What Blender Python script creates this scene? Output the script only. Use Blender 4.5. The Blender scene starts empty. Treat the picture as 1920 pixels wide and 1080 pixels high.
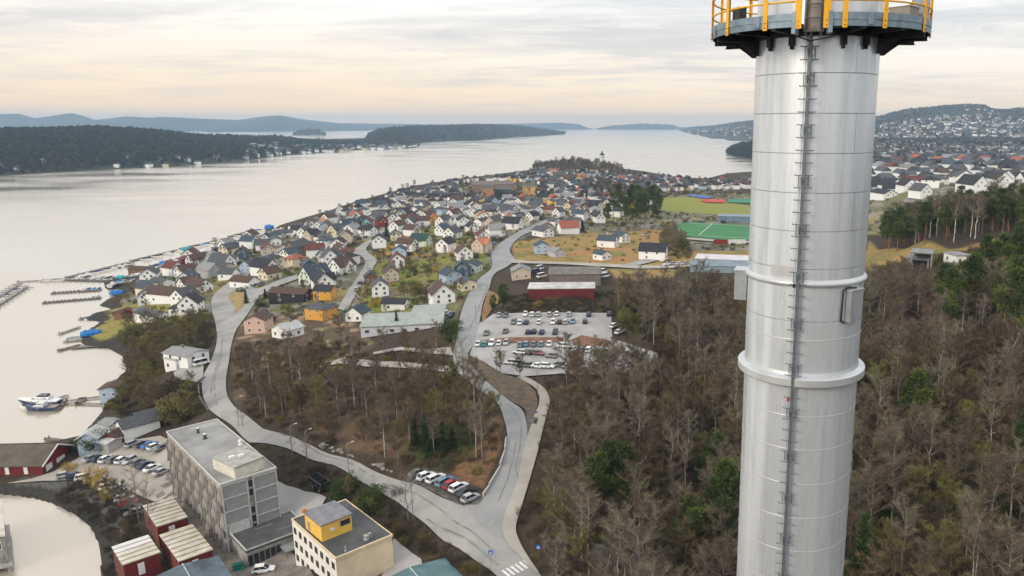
import bpy, bmesh, math, random
import numpy as np
from mathutils import Vector, Matrix
from mathutils.geometry import delaunay_2d_cdt
random.seed(7); rng = np.random.RandomState(11)
R = math.radians
scene = bpy.context.scene
COL = scene.collection

# ------------------------------------------------------------------ camera
CAM_H = 90.0; FPX = 1410.0; PX0, PY0 = 1161.0, 540.0; PITCH = R(12.33)
cd = bpy.data.cameras.new('camera'); cam = bpy.data.objects.new('camera', cd); COL.objects.link(cam)
cam.location = (0, 0, CAM_H); cam.rotation_euler = (math.pi/2 - PITCH, 0, 0)
cd.sensor_width = 36.0; cd.lens = 36.0 * FPX / 1920.0
cd.shift_x = -(PX0 - 960.0) / 1920.0
cd.clip_start = 0.5; cd.clip_end = 80000
scene.camera = cam

# ------------------------------------------------------------------ light
SUN_DIR = Vector((-0.64, -0.64, 0.43)).normalized()      # towards the sun
sl = bpy.data.lights.new('sun', 'SUN'); sun = bpy.data.objects.new('sun', sl); COL.objects.link(sun)
sl.energy = 1.5; sl.angle = R(16); sl.color = (1.0, 0.88, 0.72)
sun.rotation_euler = (-SUN_DIR).to_track_quat('-Z', 'Y').to_euler()
world = bpy.data.worlds.new('World'); scene.world = world; world.use_nodes = True
scene.view_settings.view_transform = 'Standard'; scene.view_settings.look = 'None'
scene.view_settings.gamma = 1.0; scene.view_settings.use_curve_mapping = False
scene.view_settings.exposure = 0.26
scene.cycles.volume_step_rate = 4; scene.cycles.volume_bounces = 0
scene.cycles.max_bounces = 6; scene.cycles.transparent_max_bounces = 8

def build_world():
    nt = world.node_tree; N = nt.nodes; L = nt.links; N.clear()
    def n(t, **k):
        x = N.new(t)
        for a, b in k.items(): setattr(x, a, b)
        return x
    def math_(op, a, b=None, c=None, clamp=False):
        m = n('ShaderNodeMath', operation=op, use_clamp=clamp)
        for i, q in enumerate((a, b, c)):
            if q is None: continue
            if isinstance(q, (int, float)): m.inputs[i].default_value = q
            else: L.new(q, m.inputs[i])
        return m.outputs[0]
    def mix(f, a, b):
        m = n('ShaderNodeMix', data_type='RGBA')
        for s, q in ((0, f), (6, a), (7, b)):
            if isinstance(q, tuple): m.inputs[s].default_value = (*q, 1)
            elif isinstance(q, (int, float)): m.inputs[s].default_value = q
            else: L.new(q, m.inputs[s])
        return m.outputs[2]
    sky = n('ShaderNodeTexSky', sky_type='NISHITA', sun_disc=False)
    sky.sun_elevation = math.asin(SUN_DIR.z); sky.sun_rotation = math.atan2(SUN_DIR.x, SUN_DIR.y)
    sky.air_density = 1.0; sky.dust_density = 2.0
    skys = n('ShaderNodeVectorMath', operation='SCALE'); L.new(sky.outputs[0], skys.inputs[0]); skys.inputs[3].default_value = 0.10
    tc = n('ShaderNodeTexCoord'); sep = n('ShaderNodeSeparateXYZ'); L.new(tc.outputs['Generated'], sep.inputs[0])
    z = math_('MAXIMUM', sep.outputs[2], 0.0)
    inv = math_('DIVIDE', 1.0, math_('ADD', z, 0.06))
    px = math_('MULTIPLY', sep.outputs[0], inv); py = math_('MULTIPLY', sep.outputs[1], inv)
    cmb = n('ShaderNodeCombineXYZ'); L.new(math_('MULTIPLY', px, 0.55), cmb.inputs[0]); L.new(py, cmb.inputs[1])
    def noise(sc, det, rough, off, dist=0.0):
        mp = n('ShaderNodeMapping'); L.new(cmb.outputs[0], mp.inputs[0]); mp.inputs[1].default_value = off
        t = n('ShaderNodeTexNoise'); L.new(mp.outputs[0], t.inputs[0]); t.inputs['Scale'].default_value = sc
        t.inputs['Detail'].default_value = det; t.inputs['Roughness'].default_value = rough; t.inputs['Distortion'].default_value = dist
        return t.outputs[0]
    n1 = noise(0.42, 6, 0.6, (3.1, 1.7, 0), 0.6); n2 = noise(1.5, 6, 0.65, (9.0, 4.0, 2), 0.8)
    dens = math_('ADD', math_('MULTIPLY', n1, 0.6), math_('MULTIPLY', n2, 0.4))
    dark = math_('SMOOTH_MIN', math_('MAXIMUM', math_('MULTIPLY', math_('SUBTRACT', dens, 0.45), 7.0), 0.0), 1.0, 0.2)
    # warm light low over the fjord on the sunset side, greyer overhead
    low = math_('POWER', math_('SUBTRACT', 1.0, math_('MINIMUM', math_('DIVIDE', z, 0.17), 1.0)), 1.6)
    side = math_('ADD', 0.78, math_('MULTIPLY', sep.outputs[0], -0.75), clamp=True)
    warm = math_('MULTIPLY', low, side)
    cloud_hi = mix(low, (0.88, 0.872, 0.855), (0.95, 0.84, 0.71))
    cloud = mix(dark, cloud_hi, (0.58, 0.595, 0.61))
    warmf = math_('MULTIPLY', warm, math_('SUBTRACT', 1.12, math_('MULTIPLY', dark, 0.45)), clamp=True)
    cloud = mix(warmf, cloud, (1.00, 0.76, 0.50))
    band = math_('POWER', math_('SUBTRACT', 1.0, math_('MINIMUM', math_('DIVIDE', z, 0.055), 1.0)), 1.3)
    cloud = mix(math_('MULTIPLY', band, 0.85), cloud, (1.18, 0.84, 0.50))
    # an overcast sky is brighter overhead
    zen = math_('ADD', 1.0, math_('MULTIPLY', math_('POWER', z, 0.8), 0.55))
    zs = n('ShaderNodeVectorMath', operation='SCALE'); L.new(cloud, zs.inputs[0]); L.new(zen, zs.inputs[3])
    out = mix(0.93, skys.outputs[0], zs.outputs[0])
    bg = n('ShaderNodeBackground'); L.new(out, bg.inputs[0]); bg.inputs[1].default_value = 1.0
    o = n('ShaderNodeOutputWorld'); L.new(bg.outputs[0], o.inputs[0])
build_world()

# ------------------------------------------------------------------ object helpers
def tag(o, label=None, cat=None, group=None, kind=None):
    if label: o['label'] = label
    if cat: o['category'] = cat
    if group: o['group'] = group
    if kind: o['kind'] = kind
    return o
def empty(name, loc=(0, 0, 0), rz=0.0, label=None, cat=None, group=None):
    o = bpy.data.objects.new(name, None); COL.objects.link(o); o.location = loc; o.rotation_euler = (0, 0, rz)
    o.empty_display_size = 0.5
    return tag(o, label, cat, group)
def link(name, me, parent=None, loc=None, rot=None, scale=None):
    o = bpy.data.objects.new(name, me); COL.objects.link(o)
    if parent: o.parent = parent
    if loc is not None: o.location = loc
    if rot is not None: o.rotation_euler = rot
    if scale is not None: o.scale = scale
    return o
def kids(o): return [c for c in ALLKIDS.get(o.name, [])]
ALLKIDS = {}
def copy_tree(root, parent=None):
    c = root.copy(); COL.objects.link(c); c.parent = parent
    for ch in list(root.children): copy_tree(ch, c)
    return c

class MB:
    """collects vertices and faces, then links them as one mesh object"""
    def __init__(s): s.v = []; s.f = []; s.m = []
    def face(s, pts, m=0):
        b = len(s.v); s.v += [tuple(p) for p in pts]; s.f.append(tuple(range(b, b+len(pts)))); s.m.append(m)
    def box(s, c, d, rz=0.0, m=0, M=None):
        x, y, z = d[0]/2, d[1]/2, d[2]/2; b = len(s.v)
        cr, sr = math.cos(rz), math.sin(rz)
        for k in (-z, z):
            for (i, j) in ((-x, -y), (x, -y), (x, y), (-x, y)):
                p = (c[0]+i*cr-j*sr, c[1]+i*sr+j*cr, c[2]+k)
                s.v.append(tuple(M @ Vector(p)) if M else p)
        for f in ((3,2,1,0),(4,5,6,7),(0,1,5,4),(1,2,6,5),(2,3,7,6),(3,0,4,7)):
            s.f.append(tuple(b+i for i in f)); s.m.append(m)
        return s
    def prism(s, poly, z0, z1, m=0, mtop=None, mbot=None):
        n = len(poly); b = len(s.v)
        area = sum(poly[i][0]*poly[(i+1)%n][1]-poly[(i+1)%n][0]*poly[i][1] for i in range(n))
        if area < 0: poly = poly[::-1]
        za = z0 if hasattr(z0, '__len__') else [z0]*n
        zb = z1 if hasattr(z1, '__len__') else [z1]*n
        for i, p in enumerate(poly): s.v.append((p[0], p[1], za[i]))
        for i, p in enumerate(poly): s.v.append((p[0], p[1], zb[i]))
        s.f.append(tuple(b+n-1-i for i in range(n))); s.m.append(m if mbot is None else mbot)
        s.f.append(tuple(b+n+i for i in range(n))); s.m.append(m if mtop is None else mtop)
        for i in range(n):
            j = (i+1) % n; s.f.append((b+i, b+j, b+n+j, b+n+i)); s.m.append(m)
        return s
    def tube(s, pts, r, n=6, m=0, r2=None, cap=True):
        pts = [Vector(p) for p in pts]; b = len(s.v); N = len(pts)
        prev = None
        for i, p in enumerate(pts):
            t = (pts[min(i+1, N-1)] - pts[max(i-1, 0)]); t = t.normalized() if t.length > 1e-9 else Vector((0,0,1))
            u = t.cross(Vector((0, 0, 1)))
            if u.length < 1e-3: u = t.cross(Vector((0, 1, 0)))
            u.normalize()
            if prev is not None and u.dot(prev) < 0: u = -u
            prev = u
            w = t.cross(u); rr = r if r2 is None else r + (r2-r)*i/max(1, N-1)
            for k in range(n):
                a = 2*math.pi*k/n; s.v.append(tuple(p + u*(rr*math.cos(a)) + w*(rr*math.sin(a))))
        for i in range(N-1):
            for k in range(n):
                k2 = (k+1) % n
                s.f.append((b+i*n+k, b+i*n+k2, b+(i+1)*n+k2, b+(i+1)*n+k)); s.m.append(m)
        if cap:
            s.f.append(tuple(b+k for k in range(n))[::-1]); s.m.append(m)
            s.f.append(tuple(b+(N-1)*n+k for k in range(n))); s.m.append(m)
        return s
    def lathe(s, prof, n=32, c=(0, 0, 0), m=0, a0=0.0, a1=2*math.pi, close=False):
        b = len(s.v); full = abs(a1-a0-2*math.pi) < 1e-6; cnt = n if full else n+1; K = len(prof)
        for i in range(cnt):
            a = a0+(a1-a0)*i/n
            for (r, z) in prof: s.v.append((c[0]+r*math.cos(a), c[1]+r*math.sin(a), c[2]+z))
        for i in range(n):
            j = (i+1) % cnt
            for k in range(K if close else K-1):
                k2 = (k+1) % K
                s.f.append((b+i*K+k, b+j*K+k, b+j*K+k2, b+i*K+k2)); s.m.append(m)
        if not full and close:
            s.f.append(tuple(b+k for k in range(K))); s.m.append(m)
            s.f.append(tuple(b+n*K+k for k in range(K))[::-1]); s.m.append(m)
        return s
    def mesh(s, name, mats, smooth=False):
        me = bpy.data.meshes.new(name); me.from_pydata(s.v, [], s.f)
        for x in (mats if isinstance(mats, (list, tuple)) else [mats]): me.materials.append(x)
        me.polygons.foreach_set('material_index', s.m)
        if smooth: me.polygons.foreach_set('use_smooth', [True]*len(s.f))
        me.update(); return me
    def build(s, name, mats, parent=None, smooth=False, **k):
        return link(name, s.mesh(name, mats, smooth), parent, **k)

# ------------------------------------------------------------------ materials
MATS = {}
def mat(name, col, rough=0.8, metal=0.0, var=0.12, scale=0.6, bump=0.0, bscale=None, spec=0.3, col2=None, obj=True, stretch=None, detail=5):
    if name in MATS: return MATS[name]
    m = bpy.data.materials.new(name); m.use_nodes = True; MATS[name] = m
    nt = m.node_tree; b = nt.nodes['Principled BSDF']
    b.inputs['Roughness'].default_value = rough; b.inputs['Metallic'].default_value = metal
    b.inputs['Specular IOR Level'].default_value = spec
    m.diffuse_color = (*col, 1)
    tc = nt.nodes.new('ShaderNodeTexCoord'); mp = nt.nodes.new('ShaderNodeMapping')
    nt.links.new(tc.outputs['Object'], mp.inputs[0])
    if stretch: mp.inputs[3].default_value = stretch
    t = nt.nodes.new('ShaderNodeTexNoise'); t.inputs['Scale'].default_value = scale; t.inputs['Detail'].default_value = detail
    t.inputs['Roughness'].default_value = 0.6
    nt.links.new(mp.outputs[0], t.inputs[0])
    cr = nt.nodes.new('ShaderNodeValToRGB'); nt.links.new(t.outputs[0], cr.inputs[0])
    c2 = col2 if col2 else tuple(max(0, c*(1-2.0*var)) for c in col)
    c1 = col if col2 else tuple(min(1, c*(1+var)) for c in col)
    cr.color_ramp.elements[0].position = 0.33; cr.color_ramp.elements[1].position = 0.67
    cr.color_ramp.elements[0].color = (*c2, 1); cr.color_ramp.elements[1].color = (*c1, 1)
    nt.links.new(cr.outputs[0], b.inputs['Base Color'])
    if bump:
        bt = nt.nodes.new('ShaderNodeTexNoise'); bt.inputs['Scale'].default_value = bscale or scale*6; bt.inputs['Detail'].default_value = 4
        nt.links.new(mp.outputs[0], bt.inputs[0])
        bp = nt.nodes.new('ShaderNodeBump'); bp.inputs['Strength'].default_value = 0.8; bp.inputs['Distance'].default_value = bump
        nt.links.new(bt.outputs[0], bp.inputs['Height']); nt.links.new(bp.outputs[0], b.inputs['Normal'])
    return m

# ------------------------------------------------------------------ where a line of sight meets the ground
CT, ST = math.cos(PITCH), math.sin(PITCH)
def ray(u, v):
    x = (u-PX0)/FPX; y = (PY0-v)/FPX
    return np.array((x, CT+y*ST, -ST+y*CT))
def onz(u, v, z):
    d = ray(u, v); t = (z-CAM_H)/d[2]
    return np.array((d[0]*t, d[1]*t))
def project(p):
    x, y, z = p[0], p[1], p[2]-CAM_H
    zc = y*CT - z*ST; yc = y*ST + z*CT
    return PX0+FPX*x/zc, PY0-FPX*yc/zc
def atdist(u, v, dist):
    """point on the sight line at a horizontal distance"""
    d = ray(u, v); t = dist/math.hypot(d[0], d[1]); return Vector((d[0]*t, d[1]*t, CAM_H+d[2]*t))
# ------------------------------------------------------------------ terrain
CTRL = [(100,880,2.5),(250,860,3),(330,900,3.5),(60,903,1.6),(250,960,2.2),(300,1070,3),(400,1060,4),(560,950,5),(450,1000,4.5),(500,1065,4.5),
(700,1070,9),(780,1060,10.5),(230,785,4),(300,795,6),(205,735,2.5),(330,745,8.5),(280,690,6),(355,690,11.5),(290,640,5),(330,600,8),(240,622,3),
(200,610,1.8),(350,590,9),(390,540,10.5),(310,575,5),
(395,700,12),(405,650,12),(430,580,12),(420,545,11.5),(470,500,11),(545,470,10.5),(440,770,12.5),(520,820,13),(620,865,14),(700,900,14.5),
(800,950,15),(900,1010,15),(975,1070,15),(850,1070,13.5),(640,945,9),(760,1000,12),(690,940,10.5),(450,850,8),
(470,640,14),(520,720,16),(600,760,17.5),(560,650,15.5),(700,740,19),(800,760,19.5),(650,690,18),(780,830,18),(850,860,17.5),(700,830,17),
(640,600,14.2),(900,800,18.2),(760,690,19),(750,650,18),(560,800,15.5),(840,905,16),
(925,900,16),(965,820,17.5),(950,770,18.5),(920,720,19.5),(880,670,20),(1000,850,17),(1020,760,18.5),(990,710,19.5),(940,1000,15.3),
(870,620,20),(890,560,20),(920,500,19),(960,450,18),(1040,410,16),(640,570,13.5),(680,510,13),(700,460,12.5),(735,430,12),
(1020,600,20),(1130,600,20.3),(1000,660,20),(1100,670,20.3),(1200,680,21),(1020,572,21.3),(1060,530,22.5),(990,510,21),(1180,520,22),
(930,580,20.5),
(1227,480,20),(1140,460,18),(1020,470,18),(1300,490,19),(1350,500,19),(1300,435,13),(1390,435,13),(1350,452,13.2),(1350,470,17.5),(1240,440,15),
(1300,385,12),(1390,385,12),(1250,400,13),(1250,350,8),(1350,350,6),(1180,350,8),
(700,380,6),(800,360,7),(900,350,9),(800,420,12),(900,400,13),(1000,370,10),(600,420,6),(550,450,7),(520,440,5),(620,480,10),(750,480,14),
(830,480,16),(850,540,18),(760,560,15),(740,600,16),(560,520,11.5),(480,470,8),(400,490,6),(330,540,5),(350,510,4.5),(260,560,2.5),(300,555,4),
(1130,313,20),(1100,318,15),(1080,322,12),(1160,318,14),(1040,326,8),(1100,340,8),(1170,335,7),(950,335,6),
(1080,720,19),(1200,760,19),(1100,850,17.5),(1250,900,18),(1100,980,16),(1040,1040,15.5),(1150,1060,11),(1220,1075,11),(1300,1060,15),(1300,800,20),
(1350,600,20),(1250,540,20.5),(1350,700,21),(1500,700,22),(1500,900,20),(1500,560,22),
(1660,900,22),(1800,1000,24),(1650,700,24),(1780,750,30),(1900,850,30),(1900,700,38),(1650,560,26),(1640,520,26),(1720,560,32),(1800,600,36),
(1900,600,43),(1700,510,33),(1760,500,38),(1640,485,28),(1840,470,43),(1740,470,39),(1900,480,46),(1900,430,47),(1780,440,42),(1980,600,46),
(1650,425,20),(1650,385,18),(1660,350,34),(1790,345,42),(1890,345,44),(1980,380,46),(1540,430,13),(1540,380,12),(1540,480,19),(1540,345,8),
(1700,312,24),(1850,312,27),(1700,300,18),(1890,300,20),(1750,290,18),(1600,300,8),(1700,275,26),(1850,275,30),(1990,290,30)]
cw = []
for u, v, z in CTRL:
    x, y = onz(u, v, z); cw.append((math.atan2(x, y), math.log(math.hypot(x, y)), z))
for x, y, z in ((5,20,14),(40,30,14),(-20,60,9),(60,70,17),(20,85,13),(-60,60,4),(150,20,22),(0,-60,16),(-120,-40,6),(150,-150,25),(-150,-200,12),(400,-300,40),
                (1500,2000,30),(2500,2000,40),(900,300,60),(500,0,60)):
    cw.append((math.atan2(x, y), math.log(math.hypot(x, y)), z))
cw = np.array(cw)
SHORE_PX = [(190,1090),(188,1030),(172,990),(142,965),(100,945),(60,934),(0,927),(-300,915),(-300,838),(0,836),(100,833),(150,822),(168,800),(190,775),(203,745),
(216,715),(238,694),(230,668),(205,654),(165,652),(150,640),(152,628),(190,603),(160,600),(172,590),(215,582),(185,572),(205,560),(232,552),(222,540),(200,545),(195,530),(245,520),(268,505),(300,498),
(345,486),(385,470),(440,455),(500,440),(520,425),(560,413),(610,398),(650,384),(700,370),(760,355),(840,340),(930,331),(1010,322),(1060,314),(1110,310),(1160,312),
(1180,325),(1230,332),(1270,338),(1310,341),(1340,334),(1410,331),(1480,322),(1560,300),(1500,296),(1410,300),(1385,296),(1362,288),(1390,279),(1430,276),(1500,268),(1420,264),(1380,263),(1330,258),(1290,249)]
SHORE = [tuple(onz(u, v, 0)) for u, v in SHORE_PX] + [(9000,16000),(16000,9000),(16000,-2000),(3000,-3000),(-400,-3000),(-420,-200),(-260,-60),(-150,20),(-95,70)]
SHORE = np.array(SHORE)
def poly_sd(P, x, y):
    """signed distance to a polygon, positive inside"""
    x = np.asarray(x, float); y = np.asarray(y, float)
    d2 = np.full(x.shape, 1e18); ins = np.zeros(x.shape, bool); n = len(P)
    for i in range(n):
        ax, ay = P[i]; bx, by = P[(i+1) % n]; ex, ey = bx-ax, by-ay
        t = np.clip(((x-ax)*ex+(y-ay)*ey)/(ex*ex+ey*ey+1e-12), 0, 1)
        dx = x-ax-t*ex; dy = y-ay-t*ey; d2 = np.minimum(d2, dx*dx+dy*dy)
        c = ((ay > y) != (by > y)) & (x < (bx-ax)*(y-ay)/((by-ay) if abs(by-ay) > 1e-12 else 1e-12)+ax)
        ins ^= c
    d = np.sqrt(d2); return np.where(ins, d, -d)
def vnoise(x, y, s, seed=0):
    x = np.asarray(x, float)/s+seed*17.3; y = np.asarray(y, float)/s+seed*7.7
    xi = np.floor(x); yi = np.floor(y); fx = x-xi; fy = y-yi; fx = fx*fx*(3-2*fx); fy = fy*fy*(3-2*fy)
    def h(a, b):
        q = np.sin(a*127.1+b*311.7+seed)*43758.5453; return q-np.floor(q)
    return (h(xi,yi)*(1-fx)+h(xi+1,yi)*fx)*(1-fy)+(h(xi,yi+1)*(1-fx)+h(xi+1,yi+1)*fx)*fy
def hz(x, y):
    x = np.atleast_1d(np.asarray(x, float)); y = np.atleast_1d(np.asarray(y, float))
    a = np.arctan2(x, y); l = np.log(np.hypot(x, y)+1e-6)
    num = np.zeros(x.shape); den = np.zeros(x.shape)
    for ca, cl, cz in cw:
        da = np.abs(a-ca); da = np.minimum(da, 2*math.pi-da)
        w = 1.0/(da*da+(l-cl)**2+0.0022)**2.0
        num += w*cz; den += w
    z = num/den
    sd = poly_sd(SHORE, x, y); r = np.hypot(x, y); soft = 5+r*0.012
    land = 0.35+z*(1-np.exp(-np.maximum(sd, 0)/soft))
    land = np.minimum(land, 0.5+np.maximum(sd, 0)*1.2)
    return np.where(sd > 0, land, -np.minimum(3.0, 0.4+np.abs(sd)*0.5))
def H(x, y): return float(hz(x, y)[0])
TS = np.exp(np.linspace(math.log(40), math.log(16000), 420))
def pick(u, v, zoff=0.0):
    """world point where the sight line through a photo pixel meets the ground"""
    d = ray(u, v); k = d/math.hypot(d[0], d[1])
    z = CAM_H+k[2]*TS; g = hz(k[0]*TS, k[1]*TS)+zoff
    idx = np.where(z <= np.maximum(g, 0))[0]
    if not len(idx): t = TS[-1]
    else:
        i = max(1, idx[0]); lo, hi = TS[i-1], TS[i]; tt = np.linspace(lo, hi, 24)
        zz = CAM_H+k[2]*tt; gg = np.maximum(hz(k[0]*tt, k[1]*tt)+zoff, 0); j = np.where(zz <= gg)[0]; t = tt[j[0]] if len(j) else hi
    x, y = k[0]*t, k[1]*t
    return Vector((x, y, max(H(x, y), 0)))
def picks(pts): return [pick(*p) for p in pts]
def wpoly(px): return np.array([(p.x, p.y) for p in picks(px)])

# -- zones of ground cover, as outlines on the ground
Z = {}
Z['town'] = wpoly([(200,600),(240,550),(270,512),(350,482),(500,440),(620,398),(760,355),(930,331),(1060,318),(1180,326),(1310,341),(1410,334),(1410,350),(1240,372),(1240,400),(1080,420),(990,440),(940,480),(880,540),(850,600),(640,600),(520,610),(400,600),(300,600)])
Z['meadow'] = wpoly([(960,455),(1080,440),(1240,430),(1300,480),(1300,505),(1190,500),(965,487)])
Z['meadow2'] = wpoly([(1610,490),(1630,452),(1680,466),(1780,468),(1870,448),(1900,470),(1870,492),(1800,492),(1700,505),(1640,512)])
Z['town2'] = wpoly([(1600,296),(1990,296),(1990,392),(1860,400),(1640,440),(1600,440)])
Z['town3'] = wpoly([(1040,402),(1240,366),(1430,360),(1430,475),(1300,468),(1240,428),(1080,440),(990,440)])
Z['meadow3'] = wpoly([(1140,505),(1285,505),(1300,470),(1410,470),(1410,480),(1300,485),(1260,520),(1160,530)])
Z['shorebank'] = wpoly([(140,620),(230,575),(330,560),(345,600),(240,620),(190,640)])
Z['field'] = wpoly([(1235,372),(1300,368),(1420,388),(1420,405),(1300,399),(1235,396)])
Z['gardens'] = wpoly([(700,470),(760,430),(880,425),(915,470),(905,510),(870,560),(845,595),(660,590),(690,530)])
Z['moss'] = wpoly([(760,840),(800,800),(870,800),(900,840),(860,880),(790,875)])
Z['slope_dead'] = wpoly([(840,880),(930,805),(940,835),(905,915),(872,905)])
Z['rows'] = wpoly([(436,600),(560,590),(660,600),(700,650),(600,690),(450,680)])
Z['wood_mid'] = wpoly([(430,640),(560,690),(860,700),(945,780),(930,860),(780,880),(560,810),(440,750)])
Z['wood_right'] = wpoly([(1040,720),(1230,690),(1240,540),(1420,520),(1620,520),(1900,500),(2000,1000),(1990,1090),(1020,1090),(980,1000),(1030,800)])
Z['gravel'] = wpoly([(0,925),(40,895),(120,885),(150,905),(240,960),(200,1080),(185,1000),(100,940)])
def inz(k, x, y, soft=1.5): return np.clip(poly_sd(Z[k], x, y)/soft+0.5, 0, 1)

def build_terrain():
    fine = list(np.linspace(R(-48), R(38), 640)); coarse = list(np.linspace(R(38), R(312), 60))[1:-1]
    A = np.array(fine+coarse); nA = len(A)
    D = np.concatenate([np.linspace(2, 70, 12)[:-1], np.exp(np.linspace(math.log(70), math.log(2600), 430)), np.exp(np.linspace(math.log(2700), math.log(15000), 14))])
    nD = len(D); AA, DD = np.meshgrid(A, D); X = (DD*np.sin(AA)).ravel(); Y = (DD*np.cos(AA)).ravel()
    Zv = hz(X, Y)
    # colour of the ground cover
    c = np.zeros((len(X), 3)); c[:] = (0.062, 0.047, 0.033)
    nz = vnoise(X, Y, 9, 1)*0.6+vnoise(X, Y, 3, 2)*0.4; n2 = vnoise(X, Y, 26, 3)*0.6+vnoise(X, Y, 11, 4)*0.4; n3 = vnoise(X, Y, 5, 5)
    def paint(w, col):
        w = np.clip(w, 0, 1)[:, None]; c[:] = c*(1-w)+np.array(col)*w
    c *= (0.75+0.5*nz)[:, None]
    paint(inz('wood_right', X, Y)*np.clip(n2*3-1.3, 0, 1)*0.6, (0.095, 0.066, 0.04))
    paint(inz('wood_mid', X, Y)*np.clip(nz*3-1.2, 0, 1), (0.17, 0.11, 0.065))
    t = np.maximum(inz('town', X, Y, 4), np.maximum(inz('town2', X, Y, 6), inz('town3', X, Y, 6)))
    paint(t, (0.16, 0.15, 0.10)); paint(t*np.clip((nz-0.50)*9, 0, 1), (0.13, 0.14, 0.05)); paint(t*np.clip((n2-0.63)*9, 0, 1), (0.27, 0.22, 0.07))
    paint(t*np.clip((0.40-n3)*9, 0, 1)*0.8, (0.27, 0.26, 0.25)); paint(t*np.clip((0.36-n2)*8, 0, 1), (0.08, 0.07, 0.05))
    w = inz('gardens', X, Y, 4); paint(w*np.clip((n2-0.42)*8, 0, 1), (0.21, 0.20, 0.05)); paint(w*np.clip((nz-0.55)*9, 0, 1), (0.13, 0.17, 0.04)); paint(w*np.clip((0.36-n2)*9, 0, 1), (0.33, 0.21, 0.05)); paint(w*np.clip((0.30-n3)*9, 0, 1), (0.10, 0.075, 0.05))
    for k in ('meadow', 'meadow3', 'meadow2'):
        w = inz(k, X, Y, 2); paint(w, (0.31, 0.215, 0.075)); paint(w*np.clip((nz-0.45)*6, 0, 1), (0.20, 0.175, 0.06)); paint(w*np.clip((n2-0.58)*7, 0, 1), (0.36, 0.20, 0.09))
    paint(inz('shorebank', X, Y, 2)*np.clip((nz-0.3)*6, 0, 1), (0.27, 0.24, 0.07))
    paint(inz('field', X, Y, 2), (0.24, 0.25, 0.06))
    paint(inz('moss', X, Y, 5)*0.8, (0.045, 0.07, 0.02))
    paint(inz('slope_dead', X, Y, 1), (0.20, 0.115, 0.06))
    w = inz('rows', X, Y, 3); paint(w*0.8, (0.13, 0.095, 0.06)); paint(w*np.clip((n3-0.62)*8, 0, 1), (0.33, 0.24, 0.14))
    paint(inz('gravel', X, Y, 2), (0.11, 0.11, 0.10))
    sd = poly_sd(SHORE, X, Y); r = np.hypot(X, Y)
    paint(((sd < 2.5+r*0.004) & (r < 900)).astype(float), (0.05, 0.047, 0.042))
    paint(np.clip((r-1400)/600, 0, 1), (0.05, 0.06, 0.045))
    # rough ground off the roads, a shallow bed under every sheet
    sds = np.full(len(X), -1e6)
    for P in SHEETP:
        bx = (X > P[:,0].min()-8) & (X < P[:,0].max()+8) & (Y > P[:,1].min()-8) & (Y < P[:,1].max()+8)
        if bx.any(): sds[bx] = np.maximum(sds[bx], poly_sd(P, X[bx], Y[bx]))
    Zv = Zv - np.clip((sds+0.3)/1.5, 0, 1)*(0.35+np.hypot(X, Y)*0.0006)
    wood = np.clip(inz('wood_right', X, Y, 6)+inz('wood_mid', X, Y, 6), 0, 1)*np.clip(-sds/5, 0, 1)
    Zv = Zv + wood*((vnoise(X, Y, 7, 9)-0.5)*1.2+(vnoise(X, Y, 2.2, 10)-0.5)*0.5)
    # rock face by the bottom of the wood
    faces = []
    idx = np.arange(nD*nA).reshape(nD, nA)
    a = idx[:-1, :]; b = idx[1:, :]; a2 = np.roll(a, -1, 1); b2 = np.roll(b, -1, 1)
    F = np.stack([a, b, b2, a2], -1).reshape(-1, 4)[:, ::-1]
    keep = ~(np.all(Zv[F] < -2.5, axis=1) & (np.hypot(X[F[:, 0]], Y[F[:, 0]]) > 300))
    F = F[keep]
    me = bpy.data.meshes.new('ground'); me.vertices.add(len(X)); me.vertices.foreach_set('co', np.stack([X, Y, Zv], -1).ravel())
    me.loops.add(F.size); me.loops.foreach_set('vertex_index', F.ravel().astype(np.int32))
    me.polygons.add(len(F)); me.polygons.foreach_set('loop_start', np.arange(0, F.size, 4, dtype=np.int32)); me.polygons.foreach_set('loop_total', np.full(len(F), 4, np.int32))
    me.update(calc_edges=True); me.polygons.foreach_set('use_smooth', np.ones(len(F), bool))
    ca = me.color_attributes.new('cover', 'FLOAT_COLOR', 'POINT'); ca.data.foreach_set('color', np.concatenate([c, np.ones((len(c), 1))], 1).ravel())
    m = bpy.data.materials.new('ground_cover'); m.use_nodes = True; nt = m.node_tree; bs = nt.nodes['Principled BSDF']
    bs.inputs['Roughness'].default_value = 0.95; bs.inputs['Specular IOR Level'].default_value = 0.15
    at = nt.nodes.new('ShaderNodeAttribute'); at.attribute_name = 'cover'
    tc = nt.nodes.new('ShaderNodeTexCoord'); t1 = nt.nodes.new('ShaderNodeTexNoise'); t1.inputs['Scale'].default_value = 0.9; t1.inputs['Detail'].default_value = 8; t1.inputs['Roughness'].default_value = 0.7
    nt.links.new(tc.outputs['Object'], t1.inputs[0])
    mr = nt.nodes.new('ShaderNodeMapRange'); mr.inputs[1].default_value = 0.3; mr.inputs[2].default_value = 0.7; mr.inputs[3].default_value = 0.55; mr.inputs[4].default_value = 1.35
    nt.links.new(t1.outputs[0], mr.inputs[0]); sc = nt.nodes.new('ShaderNodeVectorMath'); sc.operation = 'SCALE'
    nt.links.new(at.outputs[0], sc.inputs[0]); nt.links.new(mr.outputs[0], sc.inputs[3]); nt.links.new(sc.outputs[0], bs.inputs['Base Color'])
    bp = nt.nodes.new('ShaderNodeBump'); bp.inputs['Distance'].default_value = 0.5; bp.inputs['Strength'].default_value = 0.8
    nt.links.new(t1.outputs[0], bp.inputs['Height']); nt.links.new(bp.outputs[0], bs.inputs['Normal'])
    me.materials.append(m); o = link('ground', me); tag(o, kind='structure'); return o
SHEETP = []

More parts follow.
